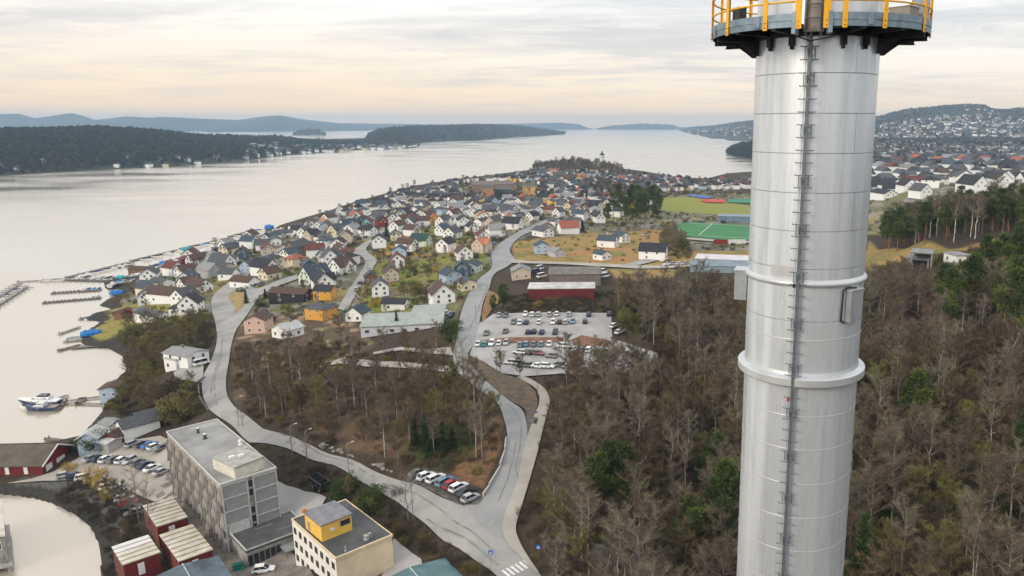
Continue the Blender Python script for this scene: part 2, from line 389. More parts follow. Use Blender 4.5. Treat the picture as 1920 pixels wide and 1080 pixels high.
def build_water():
    m = bpy.data.materials.new('fjord_water'); m.use_nodes = True; nt = m.node_tree; b = nt.nodes['Principled BSDF']
    b.inputs['Base Color'].default_value = (0.57, 0.505, 0.42, 1); b.inputs['Roughness'].default_value = 0.12
    b.inputs['Specular IOR Level'].default_value = 0.9; b.inputs['IOR'].default_value = 1.45
    b.inputs['Metallic'].default_value = 0.45
    tc = nt.nodes.new('ShaderNodeTexCoord')
    t = nt.nodes.new('ShaderNodeTexNoise'); t.inputs['Scale'].default_value = 0.35; t.inputs['Detail'].default_value = 5
    nt.links.new(tc.outputs['Object'], t.inputs[0])
    bp = nt.nodes.new('ShaderNodeBump'); bp.inputs['Distance'].default_value = 0.12; bp.inputs['Strength'].default_value = 0.35
    nt.links.new(t.outputs[0], bp.inputs['Height']); nt.links.new(bp.outputs[0], b.inputs['Normal'])
    t2 = nt.nodes.new('ShaderNodeTexNoise'); t2.inputs['Scale'].default_value = 0.004; t2.inputs['Detail'].default_value = 6
    mp = nt.nodes.new('ShaderNodeMapping'); mp.inputs[3].default_value = (1.0, 2.2, 1); nt.links.new(tc.outputs['Object'], mp.inputs[0]); nt.links.new(mp.outputs[0], t2.inputs[0])
    mr = nt.nodes.new('ShaderNodeMapRange'); mr.inputs[1].default_value = 0.35; mr.inputs[2].default_value = 0.65; mr.inputs[3].default_value = 0.05; mr.inputs[4].default_value = 0.28
    nt.links.new(t2.outputs[0], mr.inputs[0]); nt.links.new(mr.outputs[0], b.inputs['Roughness'])
    mb = MB(); n = 64; Rw = 15500
    mb.face([(Rw*math.cos(2*math.pi*i/n), Rw*math.sin(2*math.pi*i/n), 0) for i in range(n)])
    o = mb.build('water', m); tag(o, kind='structure')
build_water()

# ------------------------------------------------------------------ sheets laid on the ground
def smooth_poly(P):
    n = len(P); out = []
    for i in range(n):
        p0, p1, p2, p3 = [np.array(P[(i+k-1) % n]) for k in range(4)]
        a = p1-p0; b = p2-p1; c = p3-p2; la = np.hypot(*a)+1e-9; lb = np.hypot(*b)+1e-9; lc = np.hypot(*c)+1e-9
        k1 = a.dot(b)/(la*lb) > 0.75; k2 = b.dot(c)/(lb*lc) > 0.75        # smooth only where the line already runs on
        t1 = (a/la+b/lb)*lb/2 if k1 else b; t2 = (b/lb+c/lc)*lb/2 if k2 else b
        for j in range(4):
            t = j/4; out.append(tuple((2*t**3-3*t*t+1)*p1+(t**3-2*t*t+t)*t1+(-2*t**3+3*t*t)*p2+(t**3-t*t)*t2))
    return out
def sheet(name, poly, m, off=0.08, step=3.0, kind='structure', parent=None, px=True, grow=0.0006, smooth=False):
    P = [tuple(p) for p in (wpoly(poly) if px else poly)]
    P = smooth_poly(P) if smooth else P
    SHEETP.append(np.array(P))
    # densify the outline and add inner points so that the sheet follows the ground
    out = []
    cx = sum(p[0] for p in P)/len(P); cy = sum(p[1] for p in P)/len(P); st = step*max(1, math.hypot(cx, cy)/250)
    for i in range(len(P)):
        a, b = P[i], P[(i+1) % len(P)]; L = math.hypot(b[0]-a[0], b[1]-a[1]); k = max(1, int(L/st))
        out += [(a[0]+(b[0]-a[0])*j/k, a[1]+(b[1]-a[1])*j/k) for j in range(k)]
    if sum(out[i][0]*out[(i+1)%len(out)][1]-out[(i+1)%len(out)][0]*out[i][1] for i in range(len(out))) < 0: out = out[::-1]
    xs = np.arange(min(p[0] for p in P), max(p[0] for p in P), st); ys = np.arange(min(p[1] for p in P), max(p[1] for p in P), st)
    gx, gy = np.meshgrid(xs, ys); gx = gx.ravel(); gy = gy.ravel(); s = poly_sd(np.array(out), gx, gy) if len(gx) else np.array([])
    inner = [(gx[i], gy[i]) for i in np.where(s > st*0.45)[0]] if len(gx) else []
    n = len(out); r = delaunay_2d_cdt([Vector(p) for p in out+inner], [(i, (i+1) % n) for i in range(n)], [], 1, 1e-4)
    V, Fc = r[0], r[2]
    x = np.array([v[0] for v in V]); y = np.array([v[1] for v in V]); z = hz(x, y); z = np.maximum(z, 0.3)+off+np.hypot(x, y)*grow
    me = bpy.data.meshes.new(name); me.from_pydata([(x[i], y[i], z[i]) for i in range(len(x))], [], [tuple(f) for f in Fc])
    me.materials.append(m); me.polygons.foreach_set('use_smooth', [True]*len(me.polygons)); me.update()
    if len(me.polygons) and me.polygons[0].normal.z < 0: me.flip_normals()
    o = link(name, me, parent)
    if kind: tag(o, kind=kind)
    return o
def road_mat(name, col, patch, worn):
    m = mat(name, col, 0.9, var=0.10, scale=0.12, bump=0.01, bscale=6, col2=patch, stretch=None, detail=9, spec=0.2)
    return m
ASPH = road_mat('worn_asphalt', (0.355, 0.347, 0.33), (0.262, 0.256, 0.247), 0)
ASPH_BLUE = road_mat('newer_asphalt', (0.325, 0.325, 0.325), (0.235, 0.24, 0.245), 0)
PAVE = road_mat('pale_footpath', (0.42, 0.39, 0.35), (0.31, 0.285, 0.25), 0)
LOT = road_mat('lot_asphalt', (0.40, 0.39, 0.385), (0.29, 0.28, 0.275), 0)
GRAV = road_mat('gravel_lot', (0.42, 0.385, 0.34), (0.31, 0.28, 0.245), 0)
SKID = mat('tyre_dark_tarmac', (0.27, 0.265, 0.26), 0.9, scale=0.25, col2=(0.16, 0.16, 0.16), detail=8)
PAINT = mat('road_paint', (0.72, 0.72, 0.70), 0.7, scale=2, var=0.12)
main_low = [(1020,1090),(940,1090),(917,1069),(861,1030),(806,991),(764,958),(722,930),(667,899),(583,863),(500,833),(440,804),(407,781),(387,761),(379,731),(381,707),(393,684),(404,654),(407,636),(404,607),(398,586),(398,559),(419,538),(440,521),(461,506),(490,489),(530,463),(548,450)]
main_up = [(556,455),(541,470),(505,488),(475,508),(458,524),(446,541),(486,542),(487,550),(467,586),(446,615),(438,633),(431,666),(427,692),(424,713),(425,737),(440,764),(478,793),(544,820),(600,845),(625,855),(694,881),(761,905),(794,916),(828,934),(869,949),(900,940),(955,1000),(979,1047),(1014,1080)]
sheet('road', main_low+main_up, ASPH, 0.10, 3, smooth=True)
sheet('street', [(486,542),(516,529),(548,519),(562,514),(600,500),(603,505),(567,521),(548,528),(516,540),(487,556)], ASPH, 0.11, 3)
sheet('street', [(633,580),(655,542),(672,518),(686,494),(681,484),(660,473),(689,453),(713,434),(735,424),(742,428),(720,436),(696,455),(686,468),(697,480),(708,489),(691,516),(677,537),(660,566),(650,585)], ASPH, 0.11, 3)
north = [(857,632),(863,594),(874,562),(895,528),(918,508),(923,490),(922,476),(938,457),(961,442),(984,430),(1012,417),(1041,407),(1054,407),(1024,422),(995,436),(963,456),(956,473),(966,488),(949,502),(926,516),(917,542),(906,568),(899,605),(892,632),(886,650),(877,668),(893,697),(930,732),(954,752),(975,766),(984,780),(987,795),(989,819),(977,868),(971,901),(950,958),(942,986),(946,1011),(930,1010),(880,960),(877,950),(906,931),(918,913),(938,876),(948,844),(951,815),(946,791),(930,754),(901,734),(869,709),(852,690)]
sheet('road', north, ASPH_BLUE, 0.125, 3, smooth=True)
sheet('street', [(960,487),(992,490.5),(1080,493),(1200,499),(1292,496),(1300,501),(1200,505),(1080,498),(992,495),(955,494)], PAVE, 0.13, 3)
sheet('footpath', [(977,705),(1003,717),(1024,734),(1031,754),(1024,783),(1016,815),(1005,860),(991,909),(975,962),(967,994),(975,1019),(991,1047),(1011,1076),(1004,1078),(979,1049),(963,1035),(946,1011),(942,986),(950,958),(971,901),(977,868),(989,819),(1003,778),(1011,758),(1007,734),(990,720),(970,710)], PAVE, 0.22, 2, smooth=True)
sheet('path', [(852,690),(800,684),(700,678),(640,672),(600,690),(640,683),(700,690),(800,695),(860,702)], PAVE, 0.13, 3)
sheet('path', [(845,652),(800,656),(752,652),(700,662),(700,666),(752,658),(800,664),(850,668)], PAVE, 0.14, 3)
sheet('parking_lot', [(890,640),(899,607),(925,590),(1000,587),(1146,588),(1148,636),(1235,664),(1228,694),(1150,702),(1050,702),(985,707),(942,701),(906,679),(880,668)], LOT, 0.10, 4)
sheet('planting_bed', [(897,640),(955,634),(1058,634),(1055,643),(1000,645),(903,646)], mat('bark_soil', (0.22,0.11,0.07), 0.95, scale=1, var=0.3), 0.17, 3)
sheet('planting_bed', [(1068,640),(1090,630),(1145,640),(1150,650),(1090,652)], mat('bark_soil', (0.2,0.1,0.06)), 0.17, 3)
sheet('verge', [(905,607),(925,578),(945,560),(915,545),(903,590)], mat('dead_grass', (0.24,0.145,0.065), 0.95, scale=0.8, var=0.3), 0.16, 3)
sheet('traffic_island', [(429,560),(436,546),(454,549),(462,562),(454,578),(438,590),(441,576),(434,567)], mat('sandy_verge', (0.40,0.27,0.12), 0.95, scale=0.35, col2=(0.20,0.17,0.07)), 0.22, 2)
sheet('verge', [(878,673),(893,697),(930,732),(954,752),(975,762),(986,772),(989,815),(1003,778),(1009,757),(1004,736),(985,716),(942,702),(906,681),(888,671)], mat('gravel_verge', (0.17,0.12,0.07), 0.95, scale=0.4, col2=(0.075,0.07,0.065)), 0.17, 2)
sheet('parking_bay', [(768,886),(800,884),(860,896),(895,930),(912,928),(898,948),(860,948),(830,934),(794,916),(762,904)], mat('dark_gravel', (0.12,0.11,0.10), 0.95, scale=1.0, var=0.3), 0.15, 2)
sheet('parking_lot', [(12,908),(60,899),(100,886),(150,858),(200,842),(250,826),(300,818),(322,826),(330,880),(345,930),(300,945),(250,925),(200,902),(150,900),(80,903)], GRAV, 0.08, 3)
sheet('yard', [(320,880),(350,935),(420,1000),(470,1070),(540,1100),(440,1100),(400,1050),(330,960),(290,930)], mat('brown_lane', (0.21,0.185,0.16), 0.95, scale=0.4, var=0.2), 0.09, 3)
sheet('yard', [(515,900),(560,918),(612,934),(600,955),(540,985),(480,1010),(470,930)], LOT, 0.09, 3)
sheet('yard', [(440,1040),(545,1030),(600,1100),(450,1100)], mat('brown_lane', (0.2,0.18,0.16)), 0.12, 3)
sheet('yard', [(738,1010),(790,1050),(800,1100),(700,1110)], LOT, 0.12, 3)
sheet('driveway', [(325,700),(345,688),(382,686),(381,707),(380,720),(330,712)], ASPH, 0.13, 2)
sheet('driveway', [(1155,499),(1215,485),(1240,488),(1190,499)], ASPH, 0.14, 2)
# long dark joints and seams worn into the road surface
def streak(pts, w, m=SKID, off=0.135, name='tar_seam'):
    W = [(p.x, p.y) for p in picks(pts)]; L = []; Rr = []
    for i, p in enumerate(W):
        a = W[max(0, i-1)]; b = W[min(len(W)-1, i+1)]; dx, dy = b[0]-a[0], b[1]-a[1]; l = math.hypot(dx, dy) or 1
        nx, ny = -dy/l*w/2, dx/l*w/2; L.append((p[0]+nx, p[1]+ny)); Rr.append((p[0]-nx, p[1]-ny))
    return sheet(name, L+Rr[::-1], m, off, 3, px=False)
streak([(973,900),(966,880),(975,840),(978,800),(968,775),(950,757)], 0.28, off=0.16)
streak([(935,940),(950,905),(960,870),(968,830)], 0.3, off=0.16)
streak([(800,975),(850,1000),(900,1032),(935,1062)], 0.3)
streak([(520,815),(600,852),(690,890),(760,920),(830,960),(880,995),(930,1040)], 0.3)
streak([(395,740),(402,700),(415,660),(418,630)], 0.4)
streak([(407,760),(402,735),(404,705),(418,665)], 0.3)
streak([(880,620),(893,590),(905,560),(915,535)], 0.5, off=0.16)
build_terrain()
# ------------------------------------------------------------------ the steel chimney beside the camera
def build_stack():
    AX, AY = 5.04, 20.0; RS = 1.53; zg = H(AX, AY)
    steel = mat('dull_stack_steel', (0.72, 0.765, 0.81), 0.32, metal=0.55, scale=1.1, var=0.06, stretch=(3.0, 3.0, 0.05), bump=0.002, bscale=3, spec=0.5)
    steel2 = mat('pale_weld_steel', (0.58, 0.60, 0.62), 0.42, metal=0.5, scale=2, var=0.05)
    # soot and rain marks that belong to the sheet itself
    nt = steel.node_tree; bs = nt.nodes['Principled BSDF']; src = bs.inputs['Base Color'].links[0].from_socket
    tc = nt.nodes.new('ShaderNodeTexCoord'); mp = nt.nodes.new('ShaderNodeMapping'); mp.inputs[3].default_value = (2.2, 2.2, 0.22); nt.links.new(tc.outputs['Object'], mp.inputs[0])
    tn = nt.nodes.new('ShaderNodeTexNoise'); tn.inputs['Scale'].default_value = 1.6; tn.inputs['Detail'].default_value = 9; tn.inputs['Roughness'].default_value = 0.72; nt.links.new(mp.outputs[0], tn.inputs[0])
    mr = nt.nodes.new('ShaderNodeMapRange'); mr.inputs[1].default_value = 0.50; mr.inputs[2].default_value = 0.72; mr.inputs[3].default_value = 1.0; mr.inputs[4].default_value = 0.72; nt.links.new(tn.outputs[0], mr.inputs[0])
    sc = nt.nodes.new('ShaderNodeVectorMath'); sc.operation = 'SCALE'; nt.links.new(src, sc.inputs[0]); nt.links.new(mr.outputs[0], sc.inputs[3]); nt.links.new(sc.outputs[0], bs.inputs['Base Color'])
    m2 = nt.nodes.new('ShaderNodeMapRange'); m2.inputs[1].default_value = 0.35; m2.inputs[2].default_value = 0.7; m2.inputs[3].default_value = 0.24; m2.inputs[4].default_value = 0.5; nt.links.new(tn.outputs[0], m2.inputs[0]); nt.links.new(m2.outputs[0], bs.inputs['Roughness'])
    dark = mat('dark_bracket_steel', (0.045, 0.045, 0.055), 0.6, metal=0.3, scale=3, var=0.2)
    galv = mat('galvanised_blue_grey', (0.23, 0.30, 0.36), 0.5, metal=0.45, scale=4, var=0.15)
    yel = mat('yellow_rail_paint', (0.85, 0.43, 0.02), 0.45, scale=5, var=0.06)
    ladm = mat('ladder_galvanised', (0.16, 0.18, 0.20), 0.5, metal=0.5, scale=8, var=0.15)
    grout = mat('dark_core_steel', (0.30, 0.31, 0.33), 0.5, metal=0.5, scale=3, var=0.1)  # darker steel of the core tube, visible in the joints between shell plates
    t = empty('industrial_chimney', (AX, AY, zg), 0, 'tall round silvery steel chimney with yellow railed platform rising from the woodland', 'chimney')
    B = CAM_H-zg
    mb = MB(); mb.lathe([(RS-0.015, 0), (RS-0.015, B+6.0)], 72); mb.build('core_tube', grout, t, smooth=True)
    hs = [5.9, 4.9, 3.95, 3.05, 2.13, 1.18, 0.24, -0.71, -1.67, -2.62, -3.57, -4.93, -5.42, -6.52, -7.5, -8.43, -9.42, -10.41, -11.4, -12.4, -13.4, -14.4, -15.4, -16.4]
    for i in range(len(hs)-1):
        a, b = hs[i], hs[i+1]; a0 = R(-75+(i*47) % 90); g = 0.006
        mb = MB()
        for pr in ([(RS-0.014, b+g), (RS, b+g+0.004)], [(RS, b+g+0.004), (RS, a-g-0.004)], [(RS, a-g-0.004), (RS-0.014, a-g)]): mb.lathe(pr, 72, a0=a0, a1=a0+2*math.pi-0.006, c=(0, 0, B))
        mb.build('shell_plate', steel, t, smooth=True)
        if b < -5:
            w = MB(); w.lathe([(RS, b-0.014), (RS+0.009, b), (RS, b+0.014)], 72, c=(0, 0, B)); w.build('weld_bead', steel2, t, smooth=True)
    mb = MB(); mb.lathe([(RS+0.02, 0), (RS, 0.5), (RS, B-16.4)], 64); mb.build('lower_shell', steel, t, smooth=True)
    # collars
    mb = MB(); mb.lathe([(RS, -4.03), (RS+0.07, -4.01), (RS+0.08, -3.94), (RS+0.05, -3.90), (RS, -3.85)], 80, c=(0, 0, B)); mb.build('thin_collar', steel2, t, smooth=True)
    mb = MB(); mb.lathe([(RS, -6.65), (RS+0.17, -6.64), (RS+0.185, -6.62), (RS+0.185, -6.44), (RS+0.16, -6.42), (RS+0.02, -6.38), (RS, -6.30)], 80, c=(0, 0, B)); mb.build('flange_collar', steel2, t, smooth=False)
    # boxed equipment on both flanks; angle 0 = towards camera
    base = math.atan2(-AY, -AX)
    def pos(ang, r): a = base+ang; return (r*math.cos(a), r*math.sin(a)), a
    for ang, dz, lab in ((R(-93), -4.35, 'left'), (R(52), -4.55, 'right')):
        dp = 0.34 if lab == 'left' else 0.15
        (x, y), a = pos(ang, RS+dp/2)
        mb = MB(); mb.box((x, y, B+dz), (dp, 0.50, 0.82), a)
        o = mb.build('equipment_box', mat('box_grey_steel', (0.36, 0.38, 0.40), 0.5, metal=0.3, scale=3, var=0.08), t)
        mb = MB(); mb.box((x, y, B+dz+0.42), (dp+0.04, 0.54, 0.03), a); mb.build('lid', steel2, o)
    p = [pos(R(52), RS+0.10)[0]+(B-4.08,), pos(R(43), RS+0.05)[0]+(B-4.06,), pos(R(38), RS+0.04)[0]+(B-4.12,), pos(R(37), RS+0.04)[0]+(B-4.92,), pos(R(41), RS+0.05)[0]+(B-4.98,)]
    mb = MB(); mb.tube(p, 0.025, 8); mb.build('conduit', dark, t, smooth=True)
    # service hatch outlines beside the ladder
    for h0, h1, a0, a1 in ((-3.78, -3.52, -34, -9),):
        mb = MB(); rr = RS+0.006
        for k in range(12):
            q = [pos(R(a0+(a1-a0)*j/12), rr)[0] for j in (k, k+1)]
            mb.face([(*q[0], B+h0), (*q[1], B+h0), (*q[1], B+h1), (*q[0], B+h1)])
        mb.build('hatch_plate', mat('hatch_steel', (0.60, 0.61, 0.63), 0.42, metal=0.6, scale=2, var=0.05), t)
    # single rail ladder with pegs on both sides
    la = R(-5.5)
    (x, y), a = pos(la, RS+0.16)
    mb = MB(); mb.box((x, y, B-8+2), (0.07, 0.075, 24), a); lad = mb.build('ladder_rail', ladm, t)
    (x2, y2), _ = pos(la, RS+0.11); tx, ty = -math.sin(a), math.cos(a)
    mb = MB(); mb.box((x2-tx*0.085, y2-ty*0.085, B-8), (0.02, 0.02, 20), a); mb.build('cable_strip', mat('cable_blue_grey', (0.42, 0.50, 0.57), 0.5, metal=0.3, scale=5), t)
    rme = None
    for k in range(70):
        h = 1.77-0.3*k
        if h < -16: break
        if rme is None:
            m_ = MB(); m_.tube([(0, -0.21, 0), (0, 0.21, 0)], 0.0125, 6); m_.box((0, -0.21, 0.01), (0.02, 0.012, 0.035)); m_.box((0, 0.21, 0.01), (0.02, 0.012, 0.035)); rme = m_.mesh('rung', ladm)
        link('rung', rme, t, (x, y, B+h), (0, 0, a))
        if k % 4 == 2 or k == 0:
            m2 = MB()
            m2.box((-0.07, -0.12, -0.15), (0.015, 0.02, 0.28)); m2.box((-0.07, 0.12, -0.15), (0.015, 0.02, 0.28))
            m2.tube([(0.03, 0.05, -0.04), (0.05, 0.1, -0.05), (0.05, 0.13, -0.1), (0.05, 0.11, -0.2), (0.05, 0.06, -0.24), (0.03, 0.03, -0.15), (0.03, 0.05, -0.04)], 0.011, 5)
            m2.tube([(0.03, -0.05, -0.06), (0.05, -0.02, -0.05), (0.05, 0.0, -0.13), (0.05, -0.03, -0.22), (0.03, -0.05, -0.06)], 0.011, 5)
            m2.box((-0.10, 0, -0.15), (0.10, 0.05, 0.05))
            m2.build('wall_bracket', ladm, t, loc=(x, y, B+h), rot=(0, 0, a))
    for h, c_ in ((-7.0, (0.4, 0.02, 0.02)), (-3.98, (0.02, 0.02, 0.02))):
        m3 = MB(); m3.box((-0.03, -0.10, 0), (0.06, 0.05, 0.09)); m3.build('clip', mat('clip_%d' % (h*-10), c_, 0.5), t, loc=(x, y, B+h), rot=(0, 0, a))
    # ---- platform
    RD = 2.63; zd = B+2.22; gap = R(8.5)
    A0 = base+gap+R(-3); A1 = base+2*math.pi-gap+R(-3)
    mb = MB(); mb.lathe([(RS+0.02, 0), (RD, 0), (RD, 0.045), (RS+0.02, 0.045)], 90, c=(0, 0, zd), a0=A0, a1=A1, close=True); deck = mb.build('deck', mat('grating_steel', (0.11, 0.13, 0.15), 0.6, metal=0.3, scale=9, var=0.3), t)
    mb = MB(); mb.lathe([(RD-0.01, -0.12), (RD+0.025, -0.12), (RD+0.025, 0.02), (RD+0.04, 0.02), (RD+0.04, 0.17), (RD-0.01, 0.17)], 90, c=(0, 0, zd), a0=A0, a1=A1, close=True); mb.build('toe_board', galv, t)
    for k in range(9):                                        # splice plates of the toe board
        aa = A0+(A1-A0)*(k+0.5)/9; mb = MB(); mb.box(((RD+0.05)*math.cos(aa), (RD+0.05)*math.sin(aa), zd+0.03), (0.02, 0.14, 0.24), aa); mb.build('splice_plate', galv, t)
    for s in (A0, A1):
        mb = MB(); mb.box(((RD-0.1)*math.cos(s), (RD-0.1)*math.sin(s), zd-0.03), (0.34, 0.09, 0.46), s); mb.build('end_plate', galv, t)
    # radial beams and gussets
    for d in (-112, -90, -68, 68, 90, 112, 150, -150, 180):
        aa = base+R(d); ca, sa = math.cos(aa), math.sin(aa); rm = (RS+RD)/2
        mb = MB()
        for dz, w, hh in ((-0.06, 0.14, 0.02), (-0.14, 0.02, 0.16), (-0.22, 0.14, 0.02)):
            mb.box((rm*ca, rm*sa, zd+dz-0.005), (RD-RS-0.04, w, hh), aa)
        bm_ = mb.build('support_beam', dark, t)
        M = Matrix.Translation((0, 0, zd)) @ Matrix.Rotation(aa, 4, 'Z')
        mb = MB(); P = [(RS, -0.235), (RS+0.55, -0.235), (RS+0.28, -0.42), (RS+0.10, -0.56), (RS, -0.56)]
        A_ = [tuple(M @ Vector((r, -0.02, z))) for r, z in P]; B_ = [tuple(M @ Vector((r, 0.02, z))) for r, z in P]
        mb.face(A_); mb.face(B_[::-1])
        for i in range(5): j = (i+1) % 5; mb.face([A_[j], A_[i], B_[i], B_[j]])
        mb.build('gusset', dark, bm_)
    for d in (-22, 22, -45, 45):
        aa = base+R(d); M = Matrix.Translation((0, 0, zd)) @ Matrix.Rotation(aa, 4, 'Z')
        mb = MB(); mb.box((RS+0.55, 0, -0.09), (1.1, 0.10, 0.15), M=M); mb.box((RS+0.06, 0, -0.26), (0.10, 0.13, 0.30), M=M); mb.box((RS+0.05, 0, -0.44), (0.07, 0.07, 0.10), M=M); mb.build('short_bracket', dark, t)
    mb = MB(); mb.lathe([(RS, -0.20), (RS+0.12, -0.20), (RS+0.12, -0.05), (RS, -0.05)], 72, c=(0, 0, zd), close=True); mb.build('ring_beam', dark, t)
    # hanging cable below the gap
    q = [(*pos(R(x_), RS+0.5)[0], zd-0.1+dz) for x_, dz in ((-25, 0), (-14, -0.14), (-5, -0.26), (6, -0.2), (16, -0.1), (25, 0))]
    mb = MB(); mb.tube(q, 0.018, 6); mb.build('cable', dark, t, smooth=True)
    # ladder shaft
    for d, w in ((-8.0, 0.03), (2.0, 0.03)):
        (sx, sy), sa = pos(R(d), RS+0.42); mb = MB(); mb.tube([(sx, sy, zd-0.25), (sx, sy, zd+2.6)], w, 8); mb.build('shaft_upright', mat('bright_tube_steel', (0.45, 0.45, 0.46), 0.3, metal=0.8), t, smooth=True)
    (sx, sy), sa = pos(R(-3), RS+0.30); mb = MB(); mb.box((sx, sy, zd+1.2), (0.03, 0.46, 2.7), sa); mb.build('shaft_back_plate', mat('shaft_brown_steel', (0.30, 0.27, 0.25), 0.4, metal=0.6, scale=2, var=0.2), t)
    for k in range(9):
        (sx, sy), sa = pos(R(-3), RS+0.44); mb = MB(); mb.tube([(sx-0.2*-math.sin(sa), sy-0.2*math.cos(sa), zd-0.15+0.3*k), (sx+0.2*-math.sin(sa), sy+0.2*math.cos(sa), zd-0.15+0.3*k)], 0.014, 6); mb.build('shaft_rung', ladm, t)
    # yellow posts and rails
    pa = []
    for u in (1508, 1555): pa.append(math.degrees(math.asin((u-1531)/76/(RD+0.06)))-3+0.0)
    posts = [pa[0], pa[1]] + [-26, -52, -80, -108, -136, -160, 12, 32, 62, 92, 118, 146, 172]
    for d in posts:
        (x, y), a = pos(R(d), RD+0.055); wid = 0.15 if abs(d+3) < 9 else 0.11
        mb = MB(); mb.box((x, y, zd+0.52), (0.012, wid, 1.36), a); mb.box((x-0.03*math.cos(a), y-0.03*math.sin(a), zd+0.52), (0.05, 0.012, 1.30), a); po = mb.build('rail_post', yel, t)
        for dz in (-0.10, 0.0):
            mb = MB(); mb.tube([(x+0.004*math.cos(a), y+0.004*math.sin(a), zd+dz), (x+0.022*math.cos(a), y+0.022*math.sin(a), zd+dz)], 0.014, 6)
            mb.build('bolt', mat('bolt_brown', (0.25, 0.10, 0.03), 0.5, metal=0.5), po)
    for h in (0.42, 0.80, 1.16):
        pts = [((RD+0.02)*math.cos(A0+(A1-A0)*k/100), (RD+0.02)*math.sin(A0+(A1-A0)*k/100), zd+h) for k in range(101)]
        mb = MB(); mb.tube(pts, 0.021, 7); mb.build('rail', yel, t, smooth=True)
    # plant on the platform: junction box, small yellow step, antenna mast
    for d, r, sz, dz, m_ in ((-52, 2.35, (0.2, 0.3, 0.35), 0.25, mat('box_black', (0.05, 0.05, 0.05), 0.5)), (60, 2.2, (0.5, 0.5, 0.30), 0.2, mat('box_tan', (0.42, 0.38, 0.33), 0.6)), (75, 2.42, (0.35, 0.25, 0.5), 0.4, galv)):
        (x, y), a = pos(R(d), r); mb = MB(); mb.box((x, y, zd+dz+0.05), sz, a); mb.box((x, y, zd+dz+0.05+sz[2]/2+0.01), (sz[0]*1.05, sz[1]*1.05, 0.02), a); mb.build('instrument_box', m_, t)
    (x, y), a = pos(R(-62), 2.4); mb = MB(); mb.tube([(x, y, zd), (x, y, zd+2.2)], 0.02, 6); mb.build('aerial_mast', ladm, t)
    return t
build_stack()

# ------------------------------------------------------------------ hills across the water
HILLS = {}
def hill(key, top, base, k, col, col2, amp=0.07, n=170, rows=26, power=0.75, seed=1, bscale=0.01):
    tu = [p[0] for p in top]; tv = [p[1] for p in top]; bu = [p[0] for p in base]; bv = [p[1] for p in base]
    U = np.linspace(max(tu[0], bu[0]), min(tu[-1], bu[-1]), n); tv = np.interp(U, tu, tv); bv = np.interp(U, bu, bv)
    G = np.zeros((rows*2-1, n, 3))
    for i in range(n):
        d0 = ray(U[i], bv[i]); h0 = math.hypot(d0[0], d0[1]); db = (CAM_H)/(-d0[2]/h0)
        dt = ray(U[i], tv[i]); ht = math.hypot(dt[0], dt[1]); dr = db*k; zr = CAM_H+dt[2]/ht*dr
        zr = max(zr, 3.0); dirx, diry = d0[0]/h0, d0[1]/h0
        for j in range(rows*2-1):
            s = j/(rows-1)
            if s <= 1: z = zr*math.sin(math.pi/2*s)**power
            else: z = zr*math.cos(math.pi/2*(s-1))**1.2
            dd = db+(dr-db)*s
            G[j, i] = (dirx*dd, diry*dd, z)
    w = np.sin(np.linspace(0, math.pi, rows*2-1))[:, None]
    sc = 70+np.mean(np.hypot(G[..., 0], G[..., 1]))*0.02
    G[..., 2] += ((vnoise(G[..., 0], G[..., 1], sc, seed)-0.55)*0.75+(vnoise(G[..., 0], G[..., 1], sc*0.37, seed+3)-0.5)*0.35)*amp*6*w*np.minimum(G[..., 2], 120)*0.35
    G[0, :, 2] = -1; G[-1, :, 2] = -3
    taper = np.minimum(1, np.minimum(np.arange(n), n-1-np.arange(n))/4.0); G[..., 2] = G[..., 2]*taper[None, :]-1*(1-taper[None, :])
    r_, c_ = G.shape[:2]; idx = np.arange(r_*c_).reshape(r_, c_)
    F = np.stack([idx[:-1, :-1], idx[:-1, 1:], idx[1:, 1:], idx[1:, :-1]], -1).reshape(-1, 4)
    me = bpy.data.meshes.new('hill'); me.from_pydata(G.reshape(-1, 3).tolist(), [], F.tolist())
    me.polygons.foreach_set('use_smooth', [True]*len(F)); me.materials.append(mat('hill_cover_'+key, col, 1.0, scale=bscale, col2=col2, spec=0.05, detail=10)); me.update()
    tag(link('hill', me), kind='structure'); HILLS[key] = G; return G
def hpoint(key, a, b):
    """surface point; a = 0..1 along, b = 0..1 from the shore to the ridge"""
    G = HILLS[key]; i = a*(G.shape[1]-1); j = b*(G.shape[0]//2); i0 = min(int(i), G.shape[1]-2); j0 = min(int(j), G.shape[0]-2); fi = i-i0; fj = j-j0
    return (G[j0, i0]*(1-fi)+G[j0, i0+1]*fi)*(1-fj)+(G[j0+1, i0]*(1-fi)+G[j0+1, i0+1]*fi)*fj
green1, green2 = (0.035, 0.05, 0.03), (0.06, 0.06, 0.045)
hill('far', [(-300,214),(0,214),(40,213),(70,222),(140,212),(165,219),(180,225),(210,222),(240,218),(290,221),(300,219),(370,222),(450,225),(470,222),(500,218),(530,216),(560,222),(610,228),(640,231),(740,232),(820,233),(950,232),(1050,230),(1090,233),(1112,238)],
     [(-300,247),(300,247),(520,245),(640,243.5),(800,243),(1112,243)], 1.12, green1, green2, 0.02, 220, seed=2)
hill('ridge', [(380,246),(430,238),(470,227),(500,222),(530,220),(560,225),(600,230),(660,236),(720,239)], [(380,248),(720,244.5)], 1.10, green1, green2, 0.03, 120, seed=8)
hill('isle', [(546,253),(560,247),(580,243),(600,245),(614,253)], [(546,254),(580,254),(614,254)], 1.04, green1, green2, 0.03, 40, 10, seed=3)
